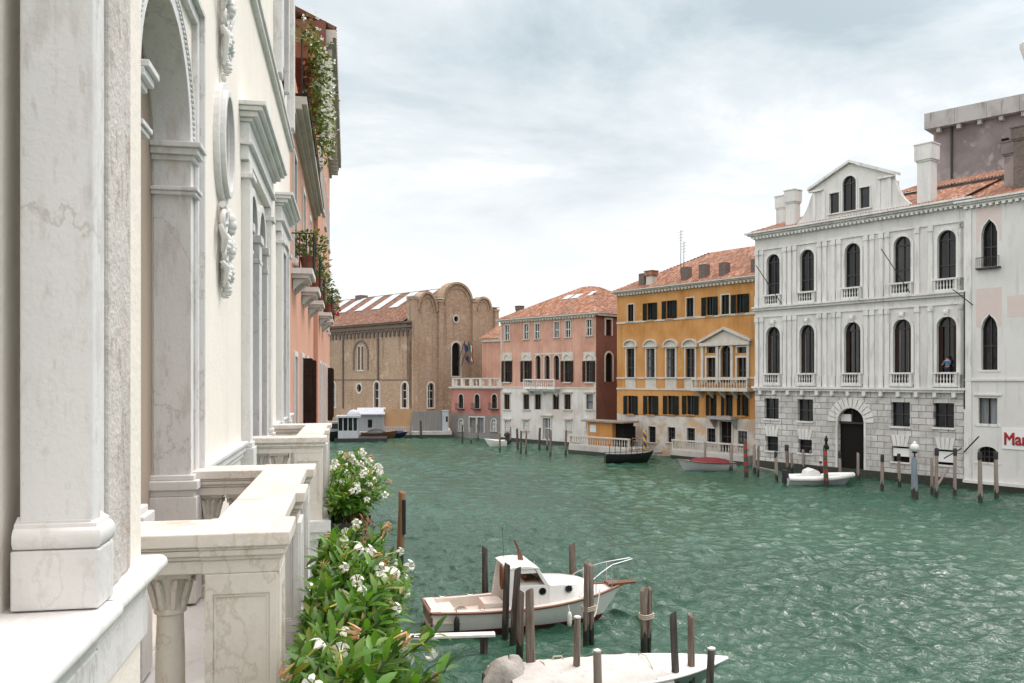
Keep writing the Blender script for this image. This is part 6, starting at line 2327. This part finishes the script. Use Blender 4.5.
# covered motorboat at the lower edge
ps, pb = at(492, 19.6), at(727, 20.5)
r, Lm = boat_at('covered_motorboat', ps, pb, 'white motorboat under a beige canvas cover with hooded outboard, nearest the camera', 'boat')
Lm = (pb - ps).length
mb = MB()
sh = hull(mb, Lm, 2.0, .62, .80, .25, full=.5, mid=-.06, rake=.9, flare=.7)
mb.build('hull', M['dgreen_hull'], r, smooth=50)
mb = MB()
for s_ in (-1, 1): mb.tube([(x, s_ * (hb + .01), z - .02) for x, hb, z in sh], .035, 8)
mb.build('gunwale', M['gel'], r, smooth=50)
mb = MB()
deck_surface(mb, sh, 18, 28, .0, .10, .0)
mb.build('foredeck', M['gel'], r, smooth=50)
mb = MB()
o = len(mb.v)
k = 10
for i in range(2, 21):
    x, hb, z = sh[i]
    rid = .20 * math.sin(min(1, (i - 2) / 4) * math.pi / 2) * (1 - max(0, (i - 14) / 6) ** 2) + .03
    for j in range(k + 1):
        q = -1 + 2 * j / k
        zz = z + .02 + rid * (1 - abs(q) ** 1.6) + .02 * math.sin(i * 1.7 + j * 1.1) - (.14 if abs(q) == 1 else 0)
        mb.v.append((x, (hb + .04) * q, zz))
for i in range(18):
    for j in range(k):
        a = o + i * (k + 1) + j
        mb.f.append([a, a + k + 1, a + k + 2, a + 1]); mb.m.append(0)
mb.build('canvas_cover', M['tarp'], r, smooth=60)
mb = MB()
for i in (6, 12, 18):
    x, hb, z = sh[i]
    mb.tube([(x, -(hb + .06), z - .1), (x, -(hb) * .5, z + .17), (x, 0, z + .27), (x, hb * .5, z + .17), (x, hb + .06, z - .1)], .012, 5)
mb.tube([(1.5, .5, .72), (1.55, .5, .86), (1.75, .5, .86), (1.8, .5, .72)], .022, 6)
mb.build('rope', M['rope'], r)
mb = MB()
o = 0
mb.v, prof = [], []
for zq, a, b_ in ((.50, .52, .44), (.62, .50, .42), (.78, .44, .37), (.92, .37, .31), (1.02, .27, .22), (1.06, .12, .10), (1.065, .02, .02)):
    prof.append((zq, a, b_))
for zq, a, b_ in prof:
    for k in range(48):
        an = 2 * math.pi * k / 48
        wob = 1 + .05 * math.sin(3 * an + zq * 6) + .15 * max(0, 1.05 - zq) * math.sin(7 * an + 1.0) + .10 * max(0, 1.0 - zq) * math.sin(12 * an + zq * 4)
        mb.v.append((.30 + a * wob * math.cos(an) + .18 * (zq - .6), b_ * wob * math.sin(an), zq + .05 * math.sin(2 * an + .6)))
for i in range(len(prof) - 1):
    for k in range(48):
        mb.f.append([i * 48 + k, i * 48 + (k + 1) % 48, (i + 1) * 48 + (k + 1) % 48, (i + 1) * 48 + k]); mb.m.append(0)
en = mb.build('engine_hood', M['tarp_g'], r, smooth=60)
mb = MB()
mb.box(-.22, .12, -.16, .16, -.3, .7)
mb.build('outboard_motor', M['rubber'], r, bevel=.04)

# plank walkway between posts
p0, p1 = at(420, 23.0), at(495, 23.2)
d = p1 - p0
r = thing('plank_walkway', (p0.x, p0.y, .50), math.atan2(d.y, d.x), 'narrow white plank walkway beside the cabin boat stern', 'walkway')
mb = MB(); mb.box(-3.2, d.length, -.16, .16, 0, .07); mb.build('plank', M['wood_pale' ] if False else M['stone'], r, bevel=.01)
for q in (d.length - .3, -2.4): MB().tube([(q, 0, -1.4), (q, 0, .0)], .11, 8).build('support_post', M['wood_dark'], r)

# boats at the far side
def small_boat(name, px0, px1, py, L_, B, hullm, lab, cover=None, fb=.55, bow=.75, z_=0, cat='boat', flip=False):
    a, Za = wat(px0, py)
    b_, Zb = wat(px1, py)
    if flip: a, b_ = b_, a
    r_, LL = boat_at(name, a, b_, lab, cat)
    mb = MB()
    sh = hull(mb, LL, B, fb, bow, .2, full=.5, n=16, m=6, mid=-.05, rake=.6, flare=.6)
    mb.build('hull', M[hullm], r_, smooth=50)
    return r_, LL, sh, mb


def cover_part(r_, sh, i0, i1, rid, mat, n=16):
    mb = MB()
    k = 8
    for i in range(i0, i1 + 1):
        x, hb, z = sh[i]
        f = math.sin((i - i0) / (i1 - i0) * math.pi) ** .5
        for j in range(k + 1):
            q = -1 + 2 * j / k
            mb.v.append((x, (hb + .03) * q, z + .02 + rid * f * (1 - abs(q) ** 1.7) - (.1 if abs(q) == 1 else 0)))
    for i in range(i1 - i0):
        for j in range(k):
            a = i * (k + 1) + j
            mb.f.append([a, a + k + 1, a + k + 2, a + 1]); mb.m.append(0)
    mb.build('cover', M[mat], r_, smooth=60)


r, LL, sh, _ = small_boat('inflatable_boat', 786, 853, 484.5, 5, 1.9, 'grey_hull', 'pale grey inflatable boat with a bow rail moored before the stone palace portal', fb=.5, bow=.7)
mb = MB()
for s_ in (-1, 1): mb.tube([(x, s_ * max(hb - .02, .02), z) for x, hb, z in sh], .18, 10)
mb.build('tube', M['gel'], r, smooth=60)
mb = MB(); deck_surface(mb, sh, 0, 15, .12, .02); mb.build('deck', M['deck'], r)
mb = MB(); mb.ext([(1.2, .5), (1.35, 1.0), (1.75, 1.18), (2.2, .95), (2.4, .5)], 'y', -.55, .55); mb.build('console', M['gel'], r, bevel=.05)
mb = MB(); mb.box(-.25, .15, -.2, .2, .1, 1.05); mb.build('outboard_motor', M['rubber'], r, bevel=.05)
RIB = (r, LL)
r, LL, sh, _ = small_boat('covered_launch', 677, 734, 470.5, 6, 2.0, 'grey_hull', 'grey launch under a dark red cover before the ochre palace terrace', fb=.7, bow=.95, flip=True)
cover_part(r, sh, 1, 12, .35, 'tarp_red')
mb = MB(); [mb.tube([(x, s_ * (hb + .02), z - .02) for x, hb, z in sh], .04, 6) for s_ in (-1, 1)]; mb.build('rubbing_strake', M['varnish'], r)
r, LL, sh, _ = small_boat('dark_barge', 605, 654, 462.5, 6, 2.4, 'black_hull', 'black flat barge moored before the striped posts and orange hut', fb=.85, bow=1.05)
mb = MB(); deck_surface(mb, sh, 0, 15, .05, .02); mb.build('deck', M['greyfence'], r)
mb = MB()
for k in range(7):
    x = .3 + k * (LL - 1) / 7
    mb.tube([(x, -1.0, .8), (x, -1.0, 1.75)], .03, 5)
mb.build('stanchion', M['iron'], r)
r, LL, sh, _ = small_boat('moored_skiff', 484, 507, 446.5, 5, 1.8, 'gel', 'small white skiff with dark outboard at the left corner of the pink palace', fb=.7, bow=.9, flip=True)
mb = MB(); deck_surface(mb, sh, 0, 15, .1, .02); mb.build('deck', M['deck'], r)
mb = MB(); mb.box(-.3, .2, -.25, .25, .2, 1.3); mb.ball((0, 0, 1.3), .35, .3, .3); mb.build('outboard_motor', M['rubber'], r, smooth=50)
r, LL, sh, _ = small_boat('wooden_launch', 362, 398, 438.5, 5, 2.0, 'varnish', 'brown wooden launch moored along the quay before the grey shed', fb=.75, bow=1.0)
cover_part(r, sh, 2, 10, .4, 'black_hull')
r, LL, sh, _ = small_boat('dark_work_boat', 392, 410, 437.8, 4, 1.8, 'black_hull', 'small dark boat with blue cover moored before the plywood hoarding', fb=.7, bow=.9)
cover_part(r, sh, 1, 11, .3, 'flag_b')
mb = None
# low barge seen past the shuttered house
r, LL, sh, _ = small_boat('dark_water_bus', 322, 352, 440.5, 6, 3, 'black_hull', 'dark boat half hidden behind the pink houses at the left bank', fb=1.1, bow=1.5)
mb = MB(); mb.box(1, LL * .7, -1.1, 1.1, 1.0, 2.3); mb.build('cabin', M['metalshed'], r)
mb = MB(); mb.box(1.2, LL * .7 - .2, -1.12, 1.12, 1.5, 2.1); mb.build('cabin_window', M['glass'], r)

# ------------------------------------------------------------------ 12 mooring posts
def post(px, ytop, ybase, wpx_, lab, mat='wood', twin=None, cap=None, rnd=0, lean=(0, 0), group=None, band=.55, taper=.9, name='mooring_post', cat='mooring post'):
    p, Z = wat(px, ybase)
    zt_ = CAMH - (ytop - PY0) * Z / FPX
    rad = wpx_ * Z / FPX / 2
    r_ = thing(name, (p.x, p.y, 0), -TH, lab, cat, group)
    rn = random.Random(int(px * 7 + ybase))
    def pole(x, y, rad, zt_):
        mb = MB()
        n = 12
        prof = [-1.5, band, band + .02, band + (zt_ - band) * .5, zt_ - .04, zt_]
        ph = rn.uniform(0, 6)
        lx, ly = rn.gauss(0, .022), rn.gauss(0, .022)
        vs = []
        for i, z in enumerate(prof):
            tp = 1 - (1 - taper) * max(0, z) / zt_
            if i == 5: tp *= .86
            for k in range(n):
                a = 2 * math.pi * k / n
                q = rad * tp * (1 + .07 * math.sin(2 * a + ph + z * .8) + .05 * math.sin(5 * a + ph + z * 2.3))
                zj = z + (.13 * math.sin(3 * a + ph) + .07 * math.sin(7 * a + 2 * ph) if i in (1, 2) else .05 * math.cos(a + ph) if i == 5 else .03 * math.cos(a + ph) if i == 4 else 0)
                vs.append((x + q * math.cos(a) + lx * z, y + q * math.sin(a) + ly * z, zj))
        for i in range(5):
            mb.add([], [])
        o = len(mb.v)
        mb.v += vs
        for i in range(5):
            for k in range(n):
                mb.f.append([o + i * n + k, o + i * n + (k + 1) % n, o + (i + 1) * n + (k + 1) % n, o + (i + 1) * n + k]); mb.m.append(0 if i >= 1 else 1)
        mb.f.append([o + 5 * n + k for k in range(n)]); mb.m.append(0)
        mb.build('pole', [M[mat], M['weed']], r_, smooth=50)
        if cap:
            c = MB()
            if cap == 'black': c.lathe(x + lx * zt_, y + ly * zt_, [(rad * 1.08, zt_ - .42), (rad * 1.12, zt_ - .02), (rad * .9, zt_ + .05), (.02, zt_ + .08)], 10)
            elif cap == 'knob': c.lathe(x, y, [(rad * 1.2, zt_ - .1), (rad * 1.25, zt_ + .12), (rad * .7, zt_ + .2), (rad * .5, zt_ + .45), (rad * .9, zt_ + .55), (.03, zt_ + .85)], 12)
            elif cap == 'white': c.lathe(x + lx * zt_, y + ly * zt_, [(rad * .9, zt_ - .01), (rad * .95, zt_ + .025), (.02, zt_ + .05)], 10)
            c.build('post_cap', M[{'black': 'rubber', 'knob': 'sh_green', 'white': 'stone'}[cap]], r_, smooth=50)
    pole(0, 0, rad, zt_)
    if twin:
        dx, dz, k = twin
        pole(dx * Z / FPX, .12, rad * k, zt_ + dz)
        mb = MB()
        for q in (0, .05, .1):
            mb.tube([(dx * Z / FPX * .5 + (abs(dx * Z / FPX) * .5 + rad * 1.25) * math.cos(a * math.pi / 8), .06 + rad * 1.5 * math.sin(a * math.pi / 8), 1.0 + q + .02 * math.sin(a)) for a in range(16)], .022, 5, closed=True)
        mb.build('lashing', M['rope'], r_)
    return r_, rad, zt_


# near group round the two boats
near = [
    (485.5, 547, 606, 6.5, 'grey post standing behind the cabin boat stern, left of its wheelhouse', 'wood_dark'),
    (573, 544, 598, 6.5, 'grey post standing alone behind the cabin boat foredeck', 'wood'),
    (505, 563, 641, 7, 'dark post beside the cabin boat wheelhouse, leftmost of the cluster of four', 'wood_dark'),
    (512.5, 568, 646, 7, 'dark post second from left in the cluster of four by the wheelhouse', 'wood_dark'),
    (519.5, 590, 662, 7.5, 'low brown post in the cluster of four before the cabin boat wheelhouse', 'wood'),
    (531, 589, 694, 9, 'thickest brown post of the cluster of four, nearest the hooded outboard', 'wood'),
    (576, 617, 702, 7.5, 'pale topped brown post rising through the middle of the canvas covered motorboat', 'wood'),
    (598.5, 651, 738, 8.5, 'short grey post with a pale top before the canvas covered motorboat', 'wood_pale'),
    (676.5, 612, 703, 7.2, 'dark post rising before the foredeck of the covered motorboat, left of a brown one', 'wood_dark'),
    (691.5, 615, 698, 8, 'reddish brown post before the foredeck of the covered motorboat', 'wood'),
    (708, 649, 722, 8.5, 'short dark post with a pale top near the bow tip of the covered motorboat', 'wood_dark'),
]
for px, yt, yb_, wd, lab, mt in near:
    post(px, yt, yb_, wd, lab, mt, cap='white' if yt in (649, 651, 617) else None)
post(586, 563, 646, 6.5, 'pair of posts lashed together with pale rope before the cabin boat bow', 'wood', twin=(6, -.05, .95))
post(644, 589, 655, 7.5, 'pair of brown posts standing in open water right of the cabin boat bow', 'wood', twin=(5.5, .0, .7))
r_, rad, zt_ = post(400, 492, 566, 7.5, 'brown post with a black board fixed to it beyond the flower planter', 'wood_brown')
mb = MB(); mb.box(rad * .6, rad * 1.5, -.12, .12, zt_ - 1.7, zt_ - .3); mb.build('black_board', M['rubber'], r_, bevel=.02)
# mooring lines
for (a, za), (b_, zb_), lab in ((((513, 24.2), 1.2), ((505, 25.0), .95), 'slack pale rope from the wheelhouse posts to the cabin boat'), (((589, 24.0), 1.0), ((600, 25.9), 1.1), 'pale rope from the lashed posts to the cabin boat bow')):
    A, B_ = at(*a), at(*b_)
    r = tag(MB().tube([(A.x + (B_.x - A.x) * q, A.y + (B_.y - A.y) * q, za + (zb_ - za) * q - .5 * math.sin(math.pi * q)) for q in [i / 10 for i in range(11)]], .018, 6).build('mooring_rope', M['rope']), lab, 'rope')

far = [
    (746.2, 439.5, 477.5, 4.2, 'red and green striped post at the corner between ochre and stone palaces', 'rg', None),
    (754.4, 445, 474, 3.2, 'thin grey post touching the left corner of the stone palace', 'wood_pale', None),
    (757.8, 446, 477, 2.8, 'dark grey post just right of the stone palace left corner', 'wood', None),
    (776.6, 452.5, 481, 3.2, 'capped grey post before the stone palace, under its leftmost small window', 'wood_pale', 'black'),
    (787.7, 445.5, 473, 3.8, 'taller grey post behind the inflatable boat stern', 'wood', 'black'),
    (792.3, 453, 473, 2.8, 'shorter grey post behind the inflatable boat stern', 'wood_pale', None),
    (803.6, 450, 472, 2.8, 'pale post under the second small window of the stone palace', 'wood_pale', None),
    (811.2, 450, 472, 2.6, 'thin pale post right of the second small window of the stone palace', 'wood_pale', None),
    (826.2, 448, 487, 4.6, 'red and green striped post with a dark knob beside the inflatable boat', 'rg', 'knob'),
    (840.4, 452.5, 481, 3, 'grey post behind the inflatable boat bow at the left of the portal', 'wood_pale', 'black'),
    (858, 453, 481, 3, 'grey post at the right side of the dark portal', 'wood_pale', None),
    (882, 455.5, 490.5, 3.2, 'black capped post right of the portal, standing alone', 'wood_pale', 'black'),
    (899.6, 454.5, 487, 3.2, 'black capped post before the left white notice of the stone palace', 'wood_pale', 'black'),
    (932, 458, 494, 2.8, 'thinner post beside the black capped one under the right white notice', 'wood_pale', None),
    (936.2, 449, 497.5, 3.8, 'tall black capped post with a brace under the right white notice', 'wood_pale', 'black'),
    (954.6, 449.5, 496.5, 3.4, 'black capped post at the right corner of the stone palace', 'wood_pale', 'black'),
    (980.3, 453, 503, 4.0, 'black capped post before the plaster house, left of its low arched window', 'wood_pale', 'black'),
    (996.5, 452.5, 499.5, 4.0, 'black capped post before the plaster house, right of its low arched window', 'wood_pale', 'black'),
    (615.8, 426.5, 452.5, 3.4, 'yellow and dark spiral striped post before the orange hut', 'yb', None),
    (645, 430.5, 461, 3.6, 'yellow and dark spiral striped post at the right end of the black barge', 'yb', None),
    (704.9, 442, 466, 2.6, 'grey post rising behind the red covered launch', 'wood_pale', None),
    (731, 443.5, 471.5, 3.4, 'grey post before the ochre palace door', 'wood_pale', None),
    (499.9, 432.5, 452, 2.2, 'post beside the white skiff at the left corner of the pink palace', 'wood', None),
    (510.5, 427, 444, 1.8, 'thin pale post before the leftmost window of the pink palace', 'wood_pale', None),
    (517.7, 428.6, 449.7, 2.4, 'darkest post left of the pink palace door, first of three close together', 'wood_dark', None),
    (520.6, 431, 454, 2.2, 'middle dark post of the three left of the pink palace door', 'wood_dark', None),
    (526, 430.6, 454.3, 2.0, 'right hand post of the three left of the pink palace door', 'wood', None),
    (539.2, 428, 450, 2.4, 'dark post at the left side of the pink palace door', 'wood_dark', None),
    (547, 428.8, 450, 2.0, 'pale post in front of the pink palace door', 'wood_pale', None),
    (550.4, 430, 456, 2.2, 'brown post at the right side of the pink palace door', 'wood', None),
    (565.6, 430.2, 455.4, 2.2, 'single post right of the pink palace door under the third ground window', 'wood', None),
    (421, 420.6, 438.8, 2.6, 'dark thick post before the grey hoarding', 'wood_dark', None),
    (430.5, 421, 436, 1.8, 'thin dark post before the right part of the grey hoarding', 'wood_dark', None),
    (462.3, 425, 443.5, 1.8, 'dark post before the salmon house left window', 'wood_dark', None),
    (471, 427.2, 443.5, 1.8, 'pale post before the salmon house doors', 'wood_pale', None),
    (478, 424.5, 441, 1.8, 'brown post right of the salmon house doors', 'wood', None),
    (410.5, 420, 438.3, 1.6, 'thin pale post at the right edge of the plywood hoarding', 'wood_pale', None),
]
for px, yt, yb_, wd, lab, mt, cp in far:
    post(px, yt, yb_, wd, lab, mt, cap=cp, band=.5, name='striped_post' if mt in ('rg', 'yb') else 'mooring_post')
r_, rad, zt_ = post(914.6, 458, 498, 6.6, 'thick blue grey post carrying a white globe lamp before the stone palace', 'pole_blue', taper=.75, name='lamp_post', cat='lamp post')
mb = MB(); mb.lathe(0, 0, [(rad * .5, zt_ - .05), (.05, zt_ + .12), (.05, zt_ + .28), (.18, zt_ + .34), (.2, zt_ + .38)], 10); mb.build('lamp_bracket', M['iron'], r_)
mb = MB(); mb.ball((0, 0, zt_ + .66), .27, .27, .29, 16, 10); mb.lathe(0, 0, [(.10, zt_ + .92), (.12, zt_ + .97), (.03, zt_ + 1.06)], 10); mb.build('lamp_globe', M['globe'], r_, smooth=60)
# low timber rail between posts and cross brace
for (pa, ya), (pb_, yb_), z, lab in (((756, 474), (777, 479), .55, 'low pale timber rail between posts at the left end of the stone palace'), ((936, 493), (948, 488), .9, 'slanting timber brace on the tall post under the right notice')):
    A, _ = wat(pa, ya)
    B_, _ = wat(pb_, yb_)
    tag(MB().tube([(A.x, A.y, z * (.4 if 'brace' in lab else 1)), (B_.x, B_.y, z * (1.5 if 'brace' in lab else 1))], .08, 6).build('timber_rail', M['wood_pale']), lab, 'rail')

# ------------------------------------------------------------------ 13 people
def person(loc, rz, joints, radii, edges, cloth, lab, cl_edges):
    """joints: name -> xyz; a continuous skinned body, with clothing and hair as children"""
    r_ = None
    def skin(name, js, es, scale, mat, root):
        used = sorted({j for e in es for j in e}, key=list(joints).index)
        idx = {j: i for i, j in enumerate(used)}
        me = bpy.data.meshes.new(name)
        me.from_pydata([joints[j] for j in used], [(idx[a], idx[b]) for a, b in es], [])
        o = bpy.data.objects.new(name, me)
        COL.objects.link(o)
        me.materials.append(mat)
        sk = o.modifiers.new('skin', 'SKIN')
        sk.use_smooth_shade = True
        for i, j in enumerate(used):
            rr = radii[j] * scale
            me.skin_vertices[0].data[i].radius = (rr, rr)
        me.skin_vertices[0].data[0].use_root = True
        ss = o.modifiers.new('sub', 'SUBSURF')
        ss.levels = ss.render_levels = 1
        o.parent = root
        return o
    body = skin('person', None, edges, 1.0, M['skin'], None)
    body.location = loc
    body.rotation_euler = (0, 0, rz)
    tag(body, lab, 'person')
    for nm, es, mt in cl_edges: skin(nm, None, es, 1.18, M[mt], body)
    h = MB()
    hx, hy, hz = joints['head']
    h.ball((hx, hy + .015, hz + .045), .098, .11, .10, 12, 8)
    h.build('hair', M['hair'], body, smooth=60)
    n_ = MB()
    n_.ball((hx, hy - .095, hz - .01), .016, .022, .024, 8, 5)
    for s_ in (-1, 1):
        n_.ball((hx + s_ * .092, hy + .0, hz - .005), .015, .022, .03, 8, 5)
    n_.build('face_features', M['skin'], body, smooth=60)
    e_ = MB()
    for s_ in (-1, 1): e_.ball((hx + s_ * .034, hy - .085, hz + .02), .011, .008, .008, 6, 4)
    e_.box(hx - .025, hx + .025, hy - .092, hy - .08, hz - .058, hz - .05)
    e_.build('eyes_and_mouth', M['hair'], body)
    return body


def figure(sit=False, lean=.1):
    hp = .45 if sit else .92
    J = {'pelvis': (0, 0, hp)}
    J['belly'] = (0, -.03 * lean * 10, hp + .18)
    J['chest'] = (0, -.05 * lean * 10, hp + .38)
    J['neck'] = (0, -.07 * lean * 10, hp + .54)
    J['head'] = (0, -.09 * lean * 10 - .02, hp + .66)
    Rr = {'pelvis': .14, 'belly': .125, 'chest': .15, 'neck': .055, 'head': .095}
    E = [('pelvis', 'belly'), ('belly', 'chest'), ('chest', 'neck'), ('neck', 'head')]
    tor = E[:2]
    arms, legs = [], []
    y0 = J['chest'][1]
    for s_, n in ((-1, 'l'), (1, 'r')):
        J['sh' + n] = (s_ * .19, y0, hp + .44)
        J['el' + n] = (s_ * .25, y0 - .12, hp + .20)
        J['wr' + n] = (s_ * .17, y0 - .34, hp + .16)
        J['ha' + n] = (s_ * .15, y0 - .44, hp + .15)
        for k, v in (('sh', .065), ('el', .048), ('wr', .034), ('ha', .042)): Rr[k + n] = v
        E += [('chest', 'sh' + n), ('sh' + n, 'el' + n), ('el' + n, 'wr' + n), ('wr' + n, 'ha' + n)]
        arms += [('chest', 'sh' + n), ('sh' + n, 'el' + n), ('el' + n, 'wr' + n)]
        if sit: pts = ((s_ * .1, -.06, hp - .02), (s_ * .13, -.44, hp + .02), (s_ * .13, -.5, .08), (s_ * .13, -.64, .04))
        else: pts = ((s_ * .1, 0, hp - .08), (s_ * .1, -.02, .48), (s_ * .1, .02, .08), (s_ * .1, -.14, .04))
        for k, p, v in zip(('hi', 'kn', 'an', 'to'), pts, (.095, .065, .045, .04)):
            J[k + n] = p
            Rr[k + n] = v
        E += [('pelvis', 'hi' + n), ('hi' + n, 'kn' + n), ('kn' + n, 'an' + n), ('an' + n, 'to' + n)]
        legs += [('pelvis', 'hi' + n), ('hi' + n, 'kn' + n), ('kn' + n, 'an' + n)]
    return J, Rr, E, tor + arms, legs


J, Rr, E, up_, lg = figure(True, .22)
b_, LL = RIB
pp = Matrix.Translation(b_.location) @ Matrix.Rotation(b_.rotation_euler[2], 4, 'Z') @ Vector((LL * .47, 0, .42))
person(pp, b_.rotation_euler[2] + R(70), J, Rr, E, None, 'person in dark clothes bent forward in the pale inflatable boat', [('jacket', up_, 'cloth_d'), ('trousers', lg, 'cloth_d')])
J, Rr, E, up_, lg = figure(False, .05)
u0 = PA.U(946.9)
o = PA.o + PA.u * (u0 - .02) + PA.v * .12
person((o.x, o.y, ztop_mid - .35 if False else PA.Z(852.7, 373) - .55), PA.ang, J, Rr, E, None, 'person in a blue shirt leaning at the right middle window of the stone palace', [('shirt', up_, 'cloth_b'), ('trousers', lg, 'cloth_d')])
